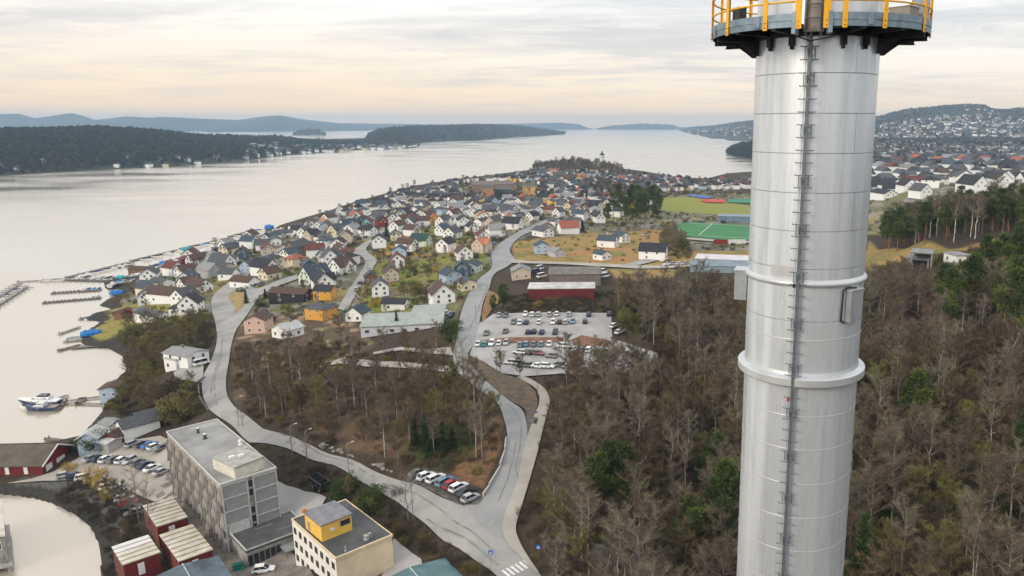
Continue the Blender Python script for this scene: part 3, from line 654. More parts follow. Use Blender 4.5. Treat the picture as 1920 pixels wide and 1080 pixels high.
hill('near', [(-400,250),(0,248),(60,247),(100,245),(200,243),(250,246),(300,248),(340,254),(400,258),(430,257),(480,259),(520,258),(560,263),(600,265),(640,266),(700,266),(760,270),(795,275)],
     [(-400,358),(0,330),(100,324),(200,318),(300,314),(400,307),(470,300),(520,293),(600,287),(680,282),(760,279),(795,277)], 1.45, (0.04, 0.055, 0.032), (0.075, 0.065, 0.05), 0.05, 240, 30, seed=4)
hill('island', [(683,266),(692,254),(710,247),(740,242),(800,239),(900,236),(960,237),(1000,241),(1040,246),(1064,251)],
     [(683,271),(740,273),(800,267),(900,263),(960,258),(1040,253.5),(1064,252.5)], 1.3, green1, (0.06, 0.065, 0.045), 0.04, 160, seed=5)
hill('skerry', [(1116,241),(1150,236),(1200,232),(1260,234),(1275,240)], [(1116,243),(1275,243)], 1.12, green1, green2, 0.03, 60, 12, seed=6)
hill('right', [(1264,242),(1300,238),(1340,236),(1380,230),(1415,226),(1480,219),(1560,218),(1640,221),(1700,207),(1760,200),(1800,198),(1838,200),(1850,206),(1880,209),(1900,206),(1960,209),(2150,225)],
     [(1264,244),(1300,252),(1340,258),(1400,263),(1500,272),(1640,278),(1760,276),(1900,278),(2150,278)], 1.75, (0.045, 0.06, 0.04), (0.09, 0.075, 0.06), 0.05, 220, 30, power=1.0, seed=7)
# ------------------------------------------------------------------ building kit
WALLC = {'white': (0.86,0.86,0.85), 'cream': (0.74,0.66,0.48), 'pink': (0.66,0.46,0.38), 'pale blue': (0.42,0.52,0.64), 'pale green': (0.66,0.72,0.62), 'grey': (0.42,0.42,0.42),
         'yellow': (0.80,0.60,0.22), 'orange': (0.72,0.36,0.06), 'red': (0.24,0.04,0.035), 'black': (0.03,0.03,0.035), 'beige': (0.60,0.50,0.40), 'dark blue': (0.06,0.10,0.16),
         'brown': (0.20,0.11,0.07), 'lilac': (0.52,0.48,0.56), 'brick brown': (0.42,0.27,0.19), 'turquoise': (0.20,0.50,0.56)}
ROOFC = {'black': (0.035,0.037,0.045), 'dark grey': (0.085,0.09,0.10), 'brown': (0.095,0.06,0.05), 'dark red': (0.13,0.05,0.042), 'red tiled': (0.33,0.11,0.07), 'grey': (0.26,0.26,0.27),
         'slate blue': (0.06,0.08,0.105), 'orange tiled': (0.48,0.20,0.10), 'dark green': (0.03,0.07,0.065), 'pale grey': (0.45,0.47,0.46)}
def wallm(c): return mat(c.replace(' ', '_')+'_boards', WALLC[c], 0.75, scale=1.2, var=0.05, bump=0.01, stretch=(1, 1, 6))
def roofm(c): return mat(c.replace(' ', '_')+'_roofing', ROOFC[c], 0.8, scale=1.5, var=0.16, bump=0.03, bscale=4, spec=0.25)
TRIM = mat('white_trim', (0.80, 0.80, 0.79), 0.6, scale=2, var=0.04)
GLASS = mat('dark_window_glass', (0.03, 0.035, 0.045), 0.12, scale=1, var=0.3, spec=0.6)
CONC = mat('weathered_concrete', (0.36, 0.35, 0.325), 0.9, scale=0.5, var=0.16, bump=0.02, bscale=5)
PANEL = mat('grey_facade_panel', (0.30, 0.305, 0.30), 0.85, scale=0.8, var=0.10, bump=0.01)
FELT = mat('grey_roof_felt', (0.36, 0.355, 0.34), 0.9, scale=0.14, col2=(0.20, 0.20, 0.20), detail=9)
DFELT = mat('dark_roof_felt', (0.105, 0.106, 0.108), 0.85, scale=0.2, col2=(0.05, 0.052, 0.056), detail=9)
GLASS2 = mat('grey_window_glass', (0.085, 0.095, 0.11), 0.12, scale=1, var=0.3, spec=0.8)
WINM = {}
def win_mesh(w, h, frame=None, pane=None, fw=0.09, cross=False):
    key = (w, h, frame and frame.name, pane and pane.name, cross)
    if key not in WINM:
        mb = MB(); f = 0; d = 0.07
        mb.box((0, -0.01, 0), (w-fw, 0.05, h-fw), m=1)
        for s in (-1, 1): mb.box((s*(w-fw)/2, -d/2, 0), (fw, d, h), m=0); mb.box((0, -d/2, s*(h-fw)/2), (w-2*fw, d, fw), m=0)
        if cross: mb.box((0, -0.045, 0), (0.05, 0.03, h-2*fw), m=0)
        WINM[key] = mb.mesh('window', [frame or TRIM, pane or GLASS])
    return WINM[key]
def on_wall(parent, me, p0, p1, t, z, out=0.02, name='window'):
    """link a mesh on the wall from p0 to p1 (outside on the right hand side), local -y looks outward"""
    dx, dy = p1[0]-p0[0], p1[1]-p0[1]; L = math.hypot(dx, dy); a = math.atan2(dy, dx)
    nx, ny = dy/L, -dx/L
    return link(name, me, parent, (p0[0]+dx*t+nx*out, p0[1]+dy*t+ny*out, z), (0, 0, a))
def ccw(P): return P if sum(P[i][0]*P[(i+1)%len(P)][1]-P[(i+1)%len(P)][0]*P[i][1] for i in range(len(P))) > 0 else P[::-1]
def inset(P, d):
    cx = sum(p[0] for p in P)/len(P); cy = sum(p[1] for p in P)/len(P); out = []
    for p in P:
        v = Vector((p[0]-cx, p[1]-cy)); out.append((cx+v.x-v.normalized().x*d, cy+v.y-v.normalized().y*d))
    return out
def parapet(P, z, w, h, m, parent, name='parapet'):
    mb = MB(); P = ccw(P); Q = inset(P, w*1.4); n = len(P)
    for i in range(n):
        j = (i+1) % n
        mb.prism([P[i], P[j], Q[j], Q[i]], z-0.05, z+h)
    return mb.build(name, m, parent)
def rect_px(pts, z):
    """four photo corners of a flat roof at height z -> squared-up world rectangle"""
    W = [Vector(onz(u, v, z)) for u, v in pts]; c = sum(W, Vector((0, 0)))/4
    e = ((W[1]-W[0])+(W[2]-W[3]))/2; f = ((W[3]-W[0])+(W[2]-W[1]))/2; k = f.normalized(); e = e-k*e.dot(k)
    return [tuple(c-e/2-f/2), tuple(c+e/2-f/2), tuple(c+e/2+f/2), tuple(c-e/2+f/2)]

# ---- the grey office block
def office():
    zr, zb = 20.0, 4.0
    P = rect_px([(311,808),(408,786),(522,879),(408,905)], zr)       # A B C D
    A, B, C, D = P; c = ((A[0]+C[0])/2, (A[1]+C[1])/2, zb)
    t = empty('office_block', c, 0, 'grey concrete four storey office block with flat roof and zigzag facade beside the car park', 'building')
    lp = lambda p: (p[0]-c[0], p[1]-c[1]); A, B, C, D = map(lp, P); P = [A, B, C, D]; Ht = zr-zb
    mb = MB(); mb.prism(inset(P, 0.25), 0, Ht-0.4); mb.build('wall', CONC, t)
    mb = MB(); mb.prism(inset(P, 0.3), Ht-0.4, Ht-0.25); rf = mb.build('roof', FELT, t)
    parapet(inset(P, -0.15), Ht-0.3, 0.28, 0.35, mat('pale_concrete_rim', (0.55,0.54,0.52), 0.8, scale=1, var=0.1), t)
    # long facade D->A seen from the left: staggered wedge panels with windows between
    def wedge(w, h, flip):
        mb = MB(); s = -1 if flip else 1; d = 0.85
        q = [(-w/2, 0), (w/2, 0), (s*w*0.32, -d), (s*w*0.12, -d)]
        lo = [(x, y, -h/2) for x, y in q]; k = 0.62
        hi = [(x, y*k, h/2) for x, y in q]
        if not flip: pass
        mb.v += lo+hi; n = 4
        for f in ((3,2,1,0),(4,5,6,7),(0,1,5,4),(1,2,6,5),(2,3,7,6),(3,0,4,7)): mb.f.append(f); mb.m.append(0)
        m = mb.mesh('facade_panel', mat('stone_facade_panel', (0.33,0.305,0.28), 0.9, scale=0.6, var=0.2, bump=0.03, obj=True)); 
        bm = bmesh.new(); bm.from_mesh(m); bmesh.ops.recalc_face_normals(bm, faces=bm.faces); bm.to_mesh(m); bm.free(); return m
    w0, w1 = wedge(1.25, 2.7, False), wedge(1.25, 2.7, True)
    wm = win_mesh(1.5, 1.7, mat('grey_frame', (0.20,0.19,0.18), 0.7), GLASS); cols = 13
    L = math.hypot(D[0]-A[0], D[1]-A[1])
    for side, (p, q) in enumerate(((A, D), (C, B))):
        for r in range(5 if side == 0 else 5):
            z = 1.9+r*2.82
            for k in range(cols):
                tt = (k+0.5)/cols
                if side == 0:
                    on_wall(t, w0 if (k+r) % 2 else w1, p, q, tt-0.016 if r % 2 else tt+0.016, z+0.2, 0.0, 'facade_panel')
                    on_wall(t, wm, p, q, tt+(0.022 if r % 2 else -0.022), z, -0.05)
                elif k % 2: on_wall(t, wm, p, q, tt, z, -0.05)
    # end facade D->C: panels either side of the stair windows
    rib = mat('pale_facade_rib', (0.50,0.50,0.49), 0.8, scale=1, var=0.08)
    LC = math.hypot(C[0]-D[0], C[1]-D[1])
    def slab(nm, t0, t1, z0, z1, m, out):
        mb = MB(); mb.box((0, 0, 0), (LC*(t1-t0), 0.24, z1-z0)); me = mb.mesh(nm, m); return on_wall(t, me, D, C, (t0+t1)/2, (z0+z1)/2, out, nm)
    for r in range(5):
        z0 = 1.2+r*2.86; z1 = z0+2.62
        for (a, b) in ((0.045, 0.44), (0.585, 0.955)):
            slab('facade_panel', a, b, z0, z1, PANEL, -0.10)
            slab('facade_rib', a-0.02, b+0.02, z1, z1+0.24, rib, 0.05)
    for tx in (0.02, 0.455, 0.57, 0.98): slab('facade_rib', tx-0.012, tx+0.012, 0, Ht-0.4, rib, 0.08)
    for r in range(7):
        wz = 2.6+r*1.95
        if r != 4: on_wall(t, win_mesh(1.0, 1.7, rib, GLASS, 0.08), D, C, 0.513, wz, 0.06)
    slab('banner_sheet', 0.06, 0.43, 4.4, 6.6, mat('pale_tarpaulin', (0.55,0.58,0.55), 0.6, scale=0.6, var=0.15, bump=0.05), 0.14)
    # plant on the roof
    pz = Ht-0.25
    Q = [lp(p) for p in rect_px([(404,856),(447,840),(496,853),(436,880)], 22.3)]
    mb = MB(); mb.prism(Q, pz, pz+2.4); pent = mb.build('roof_house', mat('cream_render', (0.66,0.63,0.54), 0.8, scale=0.8, var=0.1), t)
    mb = MB(); mb.prism(inset(Q, -0.25), pz+2.4, pz+2.62); mb.build('roof', mat('pent_roof_felt', (0.38,0.37,0.35), 0.9, scale=0.5, var=0.12), pent)
    for u, v in ((434,855),(452,852)):
        p = lp(onz(u, v, 22.9)); mb = MB(); mb.box((p[0], p[1], pz+2.9), (1.0, 0.6, 0.5), 0.8); mb.build('roof_vent', TRIM, pent)
    for u, v, s, m_ in ((371,806,0.55,DFELT),(384,817,0.7,DFELT),(450,828,0.6,TRIM),(461,842,0.4,DFELT),(475,852,0.4,TRIM)):
        p = lp(onz(u, v, 20.5)); mb = MB(); mb.lathe([(s*0.7, 0), (s*0.7, 0.2), (s*0.45, 0.25), (s*0.45, 0.8), (s*0.75, 0.85), (s*0.6, 1.05), (0, 1.1)], 14, c=(p[0], p[1], pz)); mb.build('roof_vent', m_, t, smooth=False)
        mb = MB(); mb.lathe([(s*0.5, 0), (s*0.5, 0.12), (0, 0.16)], 10, c=(p[0], p[1], pz+1.1)); mb.build('vent_cap', TRIM, t)
    return t
office()

# ---- low annex between the two blocks
def annex():
    P = rect_px([(418,990),(556,962),(580,990),(462,1030)], 9.0); c = (sum(p[0] for p in P)/4, sum(p[1] for p in P)/4, 4.2)
    t = empty('entrance_annex', c, 0, 'low dark roofed annex with pale fascia joining the grey block and the cream building', 'building')
    A, B, C, D = [(p[0]-c[0], p[1]-c[1]) for p in P]; P = [A, B, C, D]
    mb = MB(); mb.prism(inset(P, 0.3), 0, 4.2); mb.build('wall', CONC, t)
    mb = MB(); mb.prism(P, 4.2, 4.6); rf = mb.build('roof', DFELT, t); parapet(P, 4.6, 0.25, 0.22, mat('pale_fascia', (0.46,0.46,0.44), 0.8, scale=1), rf, 'fascia')
    wm = win_mesh(1.1, 2.6, mat('grey_frame', (0.2,0.19,0.18)), GLASS, 0.12)
    for k in range(6): on_wall(t, wm, D, C, 0.06+0.085*k, 2.3, 0.0)
    mb = MB(); mb.box((0, -1.6, 3.0), (4.0, 3.2, 0.25)); mb.box((-1.9, -3.1, 1.4), (0.15, 0.15, 2.8)); mb.box((1.9, -3.1, 1.4), (0.15, 0.15, 2.8))
    on_wall(t, mb.mesh('porch', mat('porch_grey', (0.22,0.23,0.22), 0.8)), D, C, 0.66, 0, 0.05, 'porch')
    for k in range(2):
        mb = MB(); mb.tube([(-3.0+5*k, 0, 4.75), (-0.4+5*k, 2.2, 4.75)], 0.06, 5); mb.build('roof_pipe', CONC, t)
annex()

# ---- cream building with the yellow roof house
def cream():
    zr, zb = 17.0, 4.6
    P = rect_px([(547,978),(648,936),(738,1009),(628,1044)], zr); c = (sum(p[0] for p in P)/4, sum(p[1] for p in P)/4, zb)
    t = empty('cream_building', c, 0, 'cream three storey building with flat dark roof carrying a bright yellow roof house', 'building')
    A, B, C, D = [(p[0]-c[0], p[1]-c[1]) for p in P]; P = [A, B, C, D]; h = zr-zb
    crm = mat('cream_plaster', (0.78,0.64,0.45), 0.85, scale=0.35, var=0.07); wht = mat('offwhite_plaster', (0.78,0.76,0.70), 0.85, scale=0.5, var=0.05)
    mb = MB(); mb.prism(inset(P, 0.12), 0, h); mb.build('wall', crm, t)
    mb = MB(); mb.box((0, 0, h/2), (math.hypot(D[0]-A[0], D[1]-A[1])-0.1, 0.10, h-0.05)); on_wall(t, mb.mesh('front_wall', wht), A, D, 0.5, 0, -0.02, 'front_wall')
    mb = MB(); mb.prism(P, h, h+0.18); mb.build('roof', DFELT, t)
    parapet(inset(P, -0.12), h-0.1, 0.22, 0.42, mat('cream_cornice', (0.74,0.60,0.38), 0.8, scale=1), t, 'cornice')
    wm = win_mesh(1.05, 1.25, mat('brown_frame', (0.10,0.06,0.05), 0.6), GLASS, 0.12, True)
    for r, z in enumerate((10.7, 7.9, 5.1, 2.4)):
        for k in range(8): on_wall(t, wm, A, D, 0.07+k*0.124, z, 0.05)
    for k, tt in enumerate((0.2, 0.5, 0.8)):
        for z in (10.7, 7.9): on_wall(t, wm, C, B, tt, z, 0.0)
    mb = MB(); mb.box((0, 0, 0), (1.3, 0.16, 2.3)); on_wall(t, mb.mesh('door', mat('brown_door', (0.07,0.045,0.035), 0.6)), D, C, 0.42, 5.5, 0.0, 'door')
    # yellow roof house
    Q = rect_px([(571,962),(626,939),(658,964),(602,985)], 20.4); Q = [(p[0]-c[0], p[1]-c[1]) for p in Q]
    yl = mat('yellow_boards', (0.84,0.52,0.10), 0.7, scale=0.7, var=0.07, stretch=(1, 1, 4), bump=0.01)
    mb = MB(); mb.prism(Q, h+0.18, h+3.3); y = mb.build('roof_house', yl, t)
    mb = MB(); mb.prism(inset(Q, -0.3), h+3.3, h+3.5); yr = mb.build('roof', mat('grey_sheet_roof', (0.21,0.21,0.23), 0.7, scale=0.8, var=0.12), y)
    on_wall(y, win_mesh(1.9, 1.1, mat('grey_frame', (0.2,0.19,0.18)), GLASS), Q[3], Q[2], 0.78, h+2.3, 0.03)
    on_wall(y, win_mesh(0.8, 0.5, TRIM, TRIM), Q[3], Q[2], 0.35, h+1.9, 0.03, 'vent_hatch')
    mb = MB(); mb.box((0, 0, 0), (0.9, 0.12, 1.9)); on_wall(y, mb.mesh('door', mat('grey_door', (0.35,0.34,0.30), 0.6)), Q[0], Q[3], 0.22, h+1.2, 0.03, 'door')
    mb = MB(); mb.box((Q[0][0], Q[0][1], h+3.8), (0.7, 0.7, 0.8), 0.7); mb.build('chimney', mat('orange_brick', (0.55,0.27,0.12), 0.85, scale=2), y)
    for u, v, s in ((687,1010,0.5),(648,1032,0.2),(694,1006,0.35)):
        p = onz(u, v, 17.4); mb = MB(); mb.lathe([(s, 0), (s, 0.3), (s*0.6, 0.35), (s*0.6, 0.8), (s, 0.9), (0, 1.1)], 12, c=(p[0]-c[0], p[1]-c[1], h+0.18)); mb.build('roof_vent', CONC, t)
    # red awning by the courtyard wall
    mb = MB(); mb.prism([(0, 0), (3, 0), (3, -2), (0, -2)], 2.2, 2.5); mb.box((0.2, -1.9, 1.1), (0.12, 0.12, 2.2)); mb.box((2.8, -1.9, 1.1), (0.12, 0.12, 2.2)); on_wall(t, mb.mesh('awning', mat('dark_red_awning', (0.14,0.05,0.05), 0.7, scale=2)), A, D, 0.62, 0, 0.0, 'awning')
cream()

# ---- three red sheds with striped roofs
def shed(px, zr, zb, n, label, door=True):
    P = rect_px(px, zr); c = (sum(p[0] for p in P)/4, sum(p[1] for p in P)/4, zb)
    t = empty('red_shed', c, 0, label, 'shed', 'red sheds with striped pale roofs')
    A, B, C, D = [(p[0]-c[0], p[1]-c[1]) for p in P]; P = [A, B, C, D]; h = zr-zb
    mb = MB(); mb.prism(inset(P, 0.25), 0, h-0.12); mb.build('wall', mat('barn_red_boards', (0.175,0.024,0.024), 0.8, scale=0.8, var=0.2, stretch=(5, 5, 1), bump=0.02), t)
    pm = [mat('pale_roof_sheet', (0.66,0.62,0.55), 0.6, scale=0.35, var=0.18, col2=(0.42,0.37,0.27), detail=8), mat('pale_roof_sheet_clean', (0.70,0.68,0.66), 0.6, scale=0.5, var=0.08)]
    for k in range(n):
        a, b = (k+0.045)/n, (k+0.955)/n; l = lambda p, q, s: (p[0]+(q[0]-p[0])*s, p[1]+(q[1]-p[1])*s)
        mb = MB(); mb.prism([l(A, D, a), l(B, C, a), l(B, C, b), l(A, D, b)], [h-0.12]*4, [h+0.12, h+0.12, h-0.04, h-0.04] if True else h); mb.build('roof_sheet', pm[0 if n == 7 else (k < 2)], t)
    if door:
        mb = MB(); mb.box((0, 0, 0), (1.1, 0.1, 2.4)); on_wall(t, mb.mesh('door', TRIM), D, C, 0.46, h-2.0, -0.12, 'door')
    for k in range(n):                                               # planks and clutter along the side
        mb = MB(); mb.box((0, 0, 0), (0.16, 0.08, h-0.6)); on_wall(t, mb.mesh('wall_batten', mat('grey_batten', (0.32,0.27,0.24), 0.9, scale=2)), A, D, (k+0.5)/n, h/2-0.1, -0.10, 'wall_batten')
shed([(272,948),(318,930),(356,968),(290,990)], 8.5, 3.2, 7, 'red shed with stained striped roof, farthest of the three, beside the grey block')
shed([(300,1001),(358,983),(402,1029),(333,1055)], 8.5, 3.4, 7, 'red shed with clean striped roof in the middle, partly behind the blue-grey roof')
shed([(208,1024),(278,1002),(301,1036),(230,1060)], 8.5, 3.0, 5, 'smallest red shed with striped roof, nearest the pond')
def lowroof(px, zr, zb, name, label, rm, wm, ridge=True):
    P = rect_px(px, zr); c = (sum(p[0] for p in P)/4, sum(p[1] for p in P)/4, zb)
    t = empty(name, c, 0, label, 'building'); P = [(p[0]-c[0], p[1]-c[1]) for p in P]; h = zr-zb; A, B, C, D = P
    mb = MB(); mb.prism(inset(P, 0.4), 0, h-0.3); mb.build('wall', wm, t)
    mid = lambda p, q: ((p[0]+q[0])/2, (p[1]+q[1])/2); E, F = mid(A, B), mid(D, C)
    for q, nm in (((A, E, F, D), 'roof_slope'), ((E, B, C, F), 'roof_slope')):
        zz = [h-0.3, h+0.5, h+0.5, h-0.3] if q[0] is A else [h+0.5, h-0.3, h-0.3, h+0.5]
        pts = list(q); 
        if sum(pts[i][0]*pts[(i+1)%4][1]-pts[(i+1)%4][0]*pts[i][1] for i in range(4)) < 0: pts = pts[::-1]; zz = zz[::-1]
        mb = MB(); mb.prism(pts, [z-0.15 for z in zz], zz); mb.build(nm, rm, t)
    mb = MB(); mb.tube([(*E, h+0.52), (*F, h+0.52)], 0.12, 6); mb.build('ridge_cap', mat('ridge_grey', (0.42,0.46,0.48), 0.6), t)
    return t
lowroof([(285,1082),(398,1042),(520,1180),(330,1240)], 9.0, 3.4, 'workshop', 'workshop with a large blue-grey roof at the bottom edge below the red sheds', mat('bluegrey_roof_sheet', (0.11,0.15,0.18), 0.55, scale=0.3, var=0.25, detail=8), CONC)
lowroof([(700,1092),(832,1045),(900,1105),(760,1180)], 14.5, 8.5, 'roofed_hall', 'hall with flat teal-grey roof and pale rim at the bottom edge', mat('teal_roof_sheet', (0.09,0.17,0.18), 0.5, scale=0.3, var=0.15), CONC)

# ---- gabled buildings, the kit for every house
HOUSES = []
def gable_meshes(W, L, hw, pitch, ov=0.45, base=1.6, cross=False, kind='gable'):
    rise = W/2*math.tan(R(pitch)); mb = MB(); w, l = W/2, L/2
    def hull(bx, v, faces):
        b = len(bx.v); bx.v += v
        for f in faces: bx.f.append(tuple(b+i for i in f)); bx.m.append(0)
    if kind == 'hip' or kind == 'flat':
        mb.box((0, 0, (hw-base)/2), (W, L, hw+base))
    else:
        V = [(-w,-l,-base),(w,-l,-base),(w,-l,hw),(0,-l,hw+rise),(-w,-l,hw),(-w,l,-base),(w,l,-base),(w,l,hw),(0,l,hw+rise),(-w,l,hw)]
        hull(mb, V, [(0,1,2,3,4),(9,8,7,6,5),(0,5,6,1),(1,6,7,2),(4,9,5,0),(2,7,8,3),(3,8,9,4)])
        if cross:
            cw_, cl = W*0.36, w+1.3; cr = cw_*math.tan(R(pitch))
            V = [(w-2,-cw_,-base),(cl,-cw_,-base),(cl,-cw_,hw),(cl,0,hw+cr),(cl,cw_,hw),(cl,cw_,-base),(w-2,cw_,-base),(w-2,cw_,hw),(w-2-2,0,hw+cr),(w-2,-cw_,hw)]
            hull(mb, V, [(1,5,4,3,2),(0,1,2,9),(5,6,7,4),(2,3,8,9),(3,4,7,8)])
    rb = MB(); th = 0.20; k = math.tan(R(pitch)); t2 = 0.03
    if kind == 'hip':
        o = ov; z0 = hw-0.05; rl = max(0.0, L/2-W/2); zt = z0+(w+o)*k
        V = [(-w-o,-l-o,z0),(w+o,-l-o,z0),(w+o,l+o,z0),(-w-o,l+o,z0),(0,-rl,zt),(0,rl,zt),(-w-o,-l-o,z0-0.15),(w+o,-l-o,z0-0.15),(w+o,l+o,z0-0.15),(-w-o,l+o,z0-0.15)]
        hull(rb, V, [(0,1,4),(1,2,5,4),(2,3,5),(3,0,4,5),(9,8,7,6),(6,7,1,0),(7,8,2,1),(8,9,3,2),(9,6,0,3)])
        rise = (w+o)*k
    elif kind == 'flat':
        rb.box((0, 0, hw+0.13), (W+0.6, L+0.6, 0.26)); rise = 0.2
    else:
        for s in (-1, 1):
            e = w+ov; z0 = hw-ov*k+t2; z1 = hw+rise+t2; lo = l+ov
            q = [(s*e,-lo,z0),(0,-lo,z1),(0,lo,z1),(s*e,lo,z0)]; V = q+[(x,y,z+th) for x,y,z in q]
            F = [(0,1,2,3),(7,6,5,4),(0,4,5,1),(1,5,6,2),(2,6,7,3),(3,7,4,0)]
            hull(rb, V, F if s > 0 else [f[::-1] for f in F])
        if cross:
            for s in (-1, 1):
                e = cw_+ov; z0 = hw-ov*k+t2+0.02; z1 = hw+cr+t2+0.02; x0 = w-2-2.0; x1 = cl+ov*0.8
                q = [(w-1.6,s*e,z0),(x1,s*e,z0),(x1,0,z1),(x0,0,z1)]; V = q+[(x,y,z+th) for x,y,z in q]
                F = [(3,2,1,0),(4,5,6,7),(1,5,4,0),(2,6,5,1),(3,7,6,2),(0,4,7,3)]
                hull(rb, V, F if s < 0 else [f[::-1] for f in F])
    return mb, rb, rise
HM = {}
CHIM = None
def house(x, y, z, W, L, hw, yaw, wall, roof, kind='gable', pitch=38, detail=2, cross=False, chim=True, name='house', label=None, cat='house', reg=True, group='houses of the town', look=None):
    global CHIM
    key = (round(W, 1), round(L, 1), round(hw, 1), pitch, kind, cross)
    if key not in HM:
        a, b, rise = gable_meshes(W, L, hw, pitch, cross=cross, kind=kind)
        HM[key] = (a, b, rise, {}, {})
    a, b, rise, wc, rc = HM[key]
    if wall not in wc: wc[wall] = a.mesh('wall', wallm(wall))
    if roof not in rc: rc[roof] = b.mesh('roof', roofm(roof))
    t = empty(name, (x, y, z), R(yaw), label, cat, group if reg else None)
    link('wall', wc[wall], t); r = link('roof', rc[roof], t)
    if chim:
        if CHIM is None: m = MB(); m.box((0, 0, 0), (0.7, 0.7, 1.5)); m.box((0, 0, 0.8), (0.85, 0.85, 0.12)); CHIM = m.mesh('chimney', mat('chimney_brick', (0.22,0.19,0.18), 0.9, scale=3))
        off = 0.0 if kind != 'gable' else 0.3
        link('chimney', CHIM, r, (off, L*0.15, hw+rise+0.25))
    frame = TRIM if wall not in ('white', 'pale green', 'cream') else mat('grey_frame', (0.2,0.19,0.18))
    big = win_mesh(1.0, 1.15, frame, GLASS2, 0.1); w, l = W/2, L/2
    def put(p0, p1, tt, zz): on_wall(t, big, p0, p1, tt, zz, 0.0)
    if detail >= 1:
        fr = ((-w, -l), (w, -l)); lowz = 1.5
        if detail >= 2:
            for tt in (0.25, 0.75): put(*fr, tt, lowz)
            if hw > 3.6:
                for tt in (0.27, 0.73): put(*fr, tt, hw-0.9 if hw > 4.2 else hw-0.3)
            if kind == 'gable' and rise > 2.6:
                for tt in ((0.38, 0.62) if hw <= 4.2 else (0.5,)): put(*fr, tt, hw+rise*0.28)
            for tt in (0.25, 0.7): put((w, -l), (w, l), tt, lowz)
            for tt in (0.3,): put((-w, l), (-w, -l), tt, lowz)
            if hw > 4.2:
                for tt in (0.3, 0.7): put((w, -l), (w, l), tt, hw-0.9)
                for tt in (0.3, 0.7): put((-w, l), (-w, -l), tt, hw-0.9)
        else:
            for tt in (0.3, 0.7): put(*fr, tt, 1.5 if hw < 3.6 else hw-1.0)
            if kind == 'gable' and rise > 2.6: put(*fr, 0.5, hw+rise*0.25)
            put((w, -l), (w, l), 0.5, 1.6)
    if cross and detail >= 2:
        put((w+1.3, -W*0.3), (w+1.3, W*0.3), 0.3, 1.5); put((w+1.3, -W*0.3), (w+1.3, W*0.3), 0.7, 1.5); put((w+1.3, -W*0.3), (w+1.3, W*0.3), 0.5, hw+0.2)
    if reg: HOUSES.append((t, x, y, z, wall, roof, kind, look, max(W, L), label is not None))
    return t
def hpx(u, v, W, L, hw, yaw, wall, roof, **k):
    if k.get('reg', True): W *= 0.94; L *= 0.94
    p = pick(u, v); d = ray(u, v); h = math.hypot(d[0], d[1]); back = min(W, L)*0.5
    x, y = p.x+d[0]/h*back, p.y+d[1]/h*back
    return house(x, y, H(x, y), W, L, hw, yaw, wall, roof, **k)
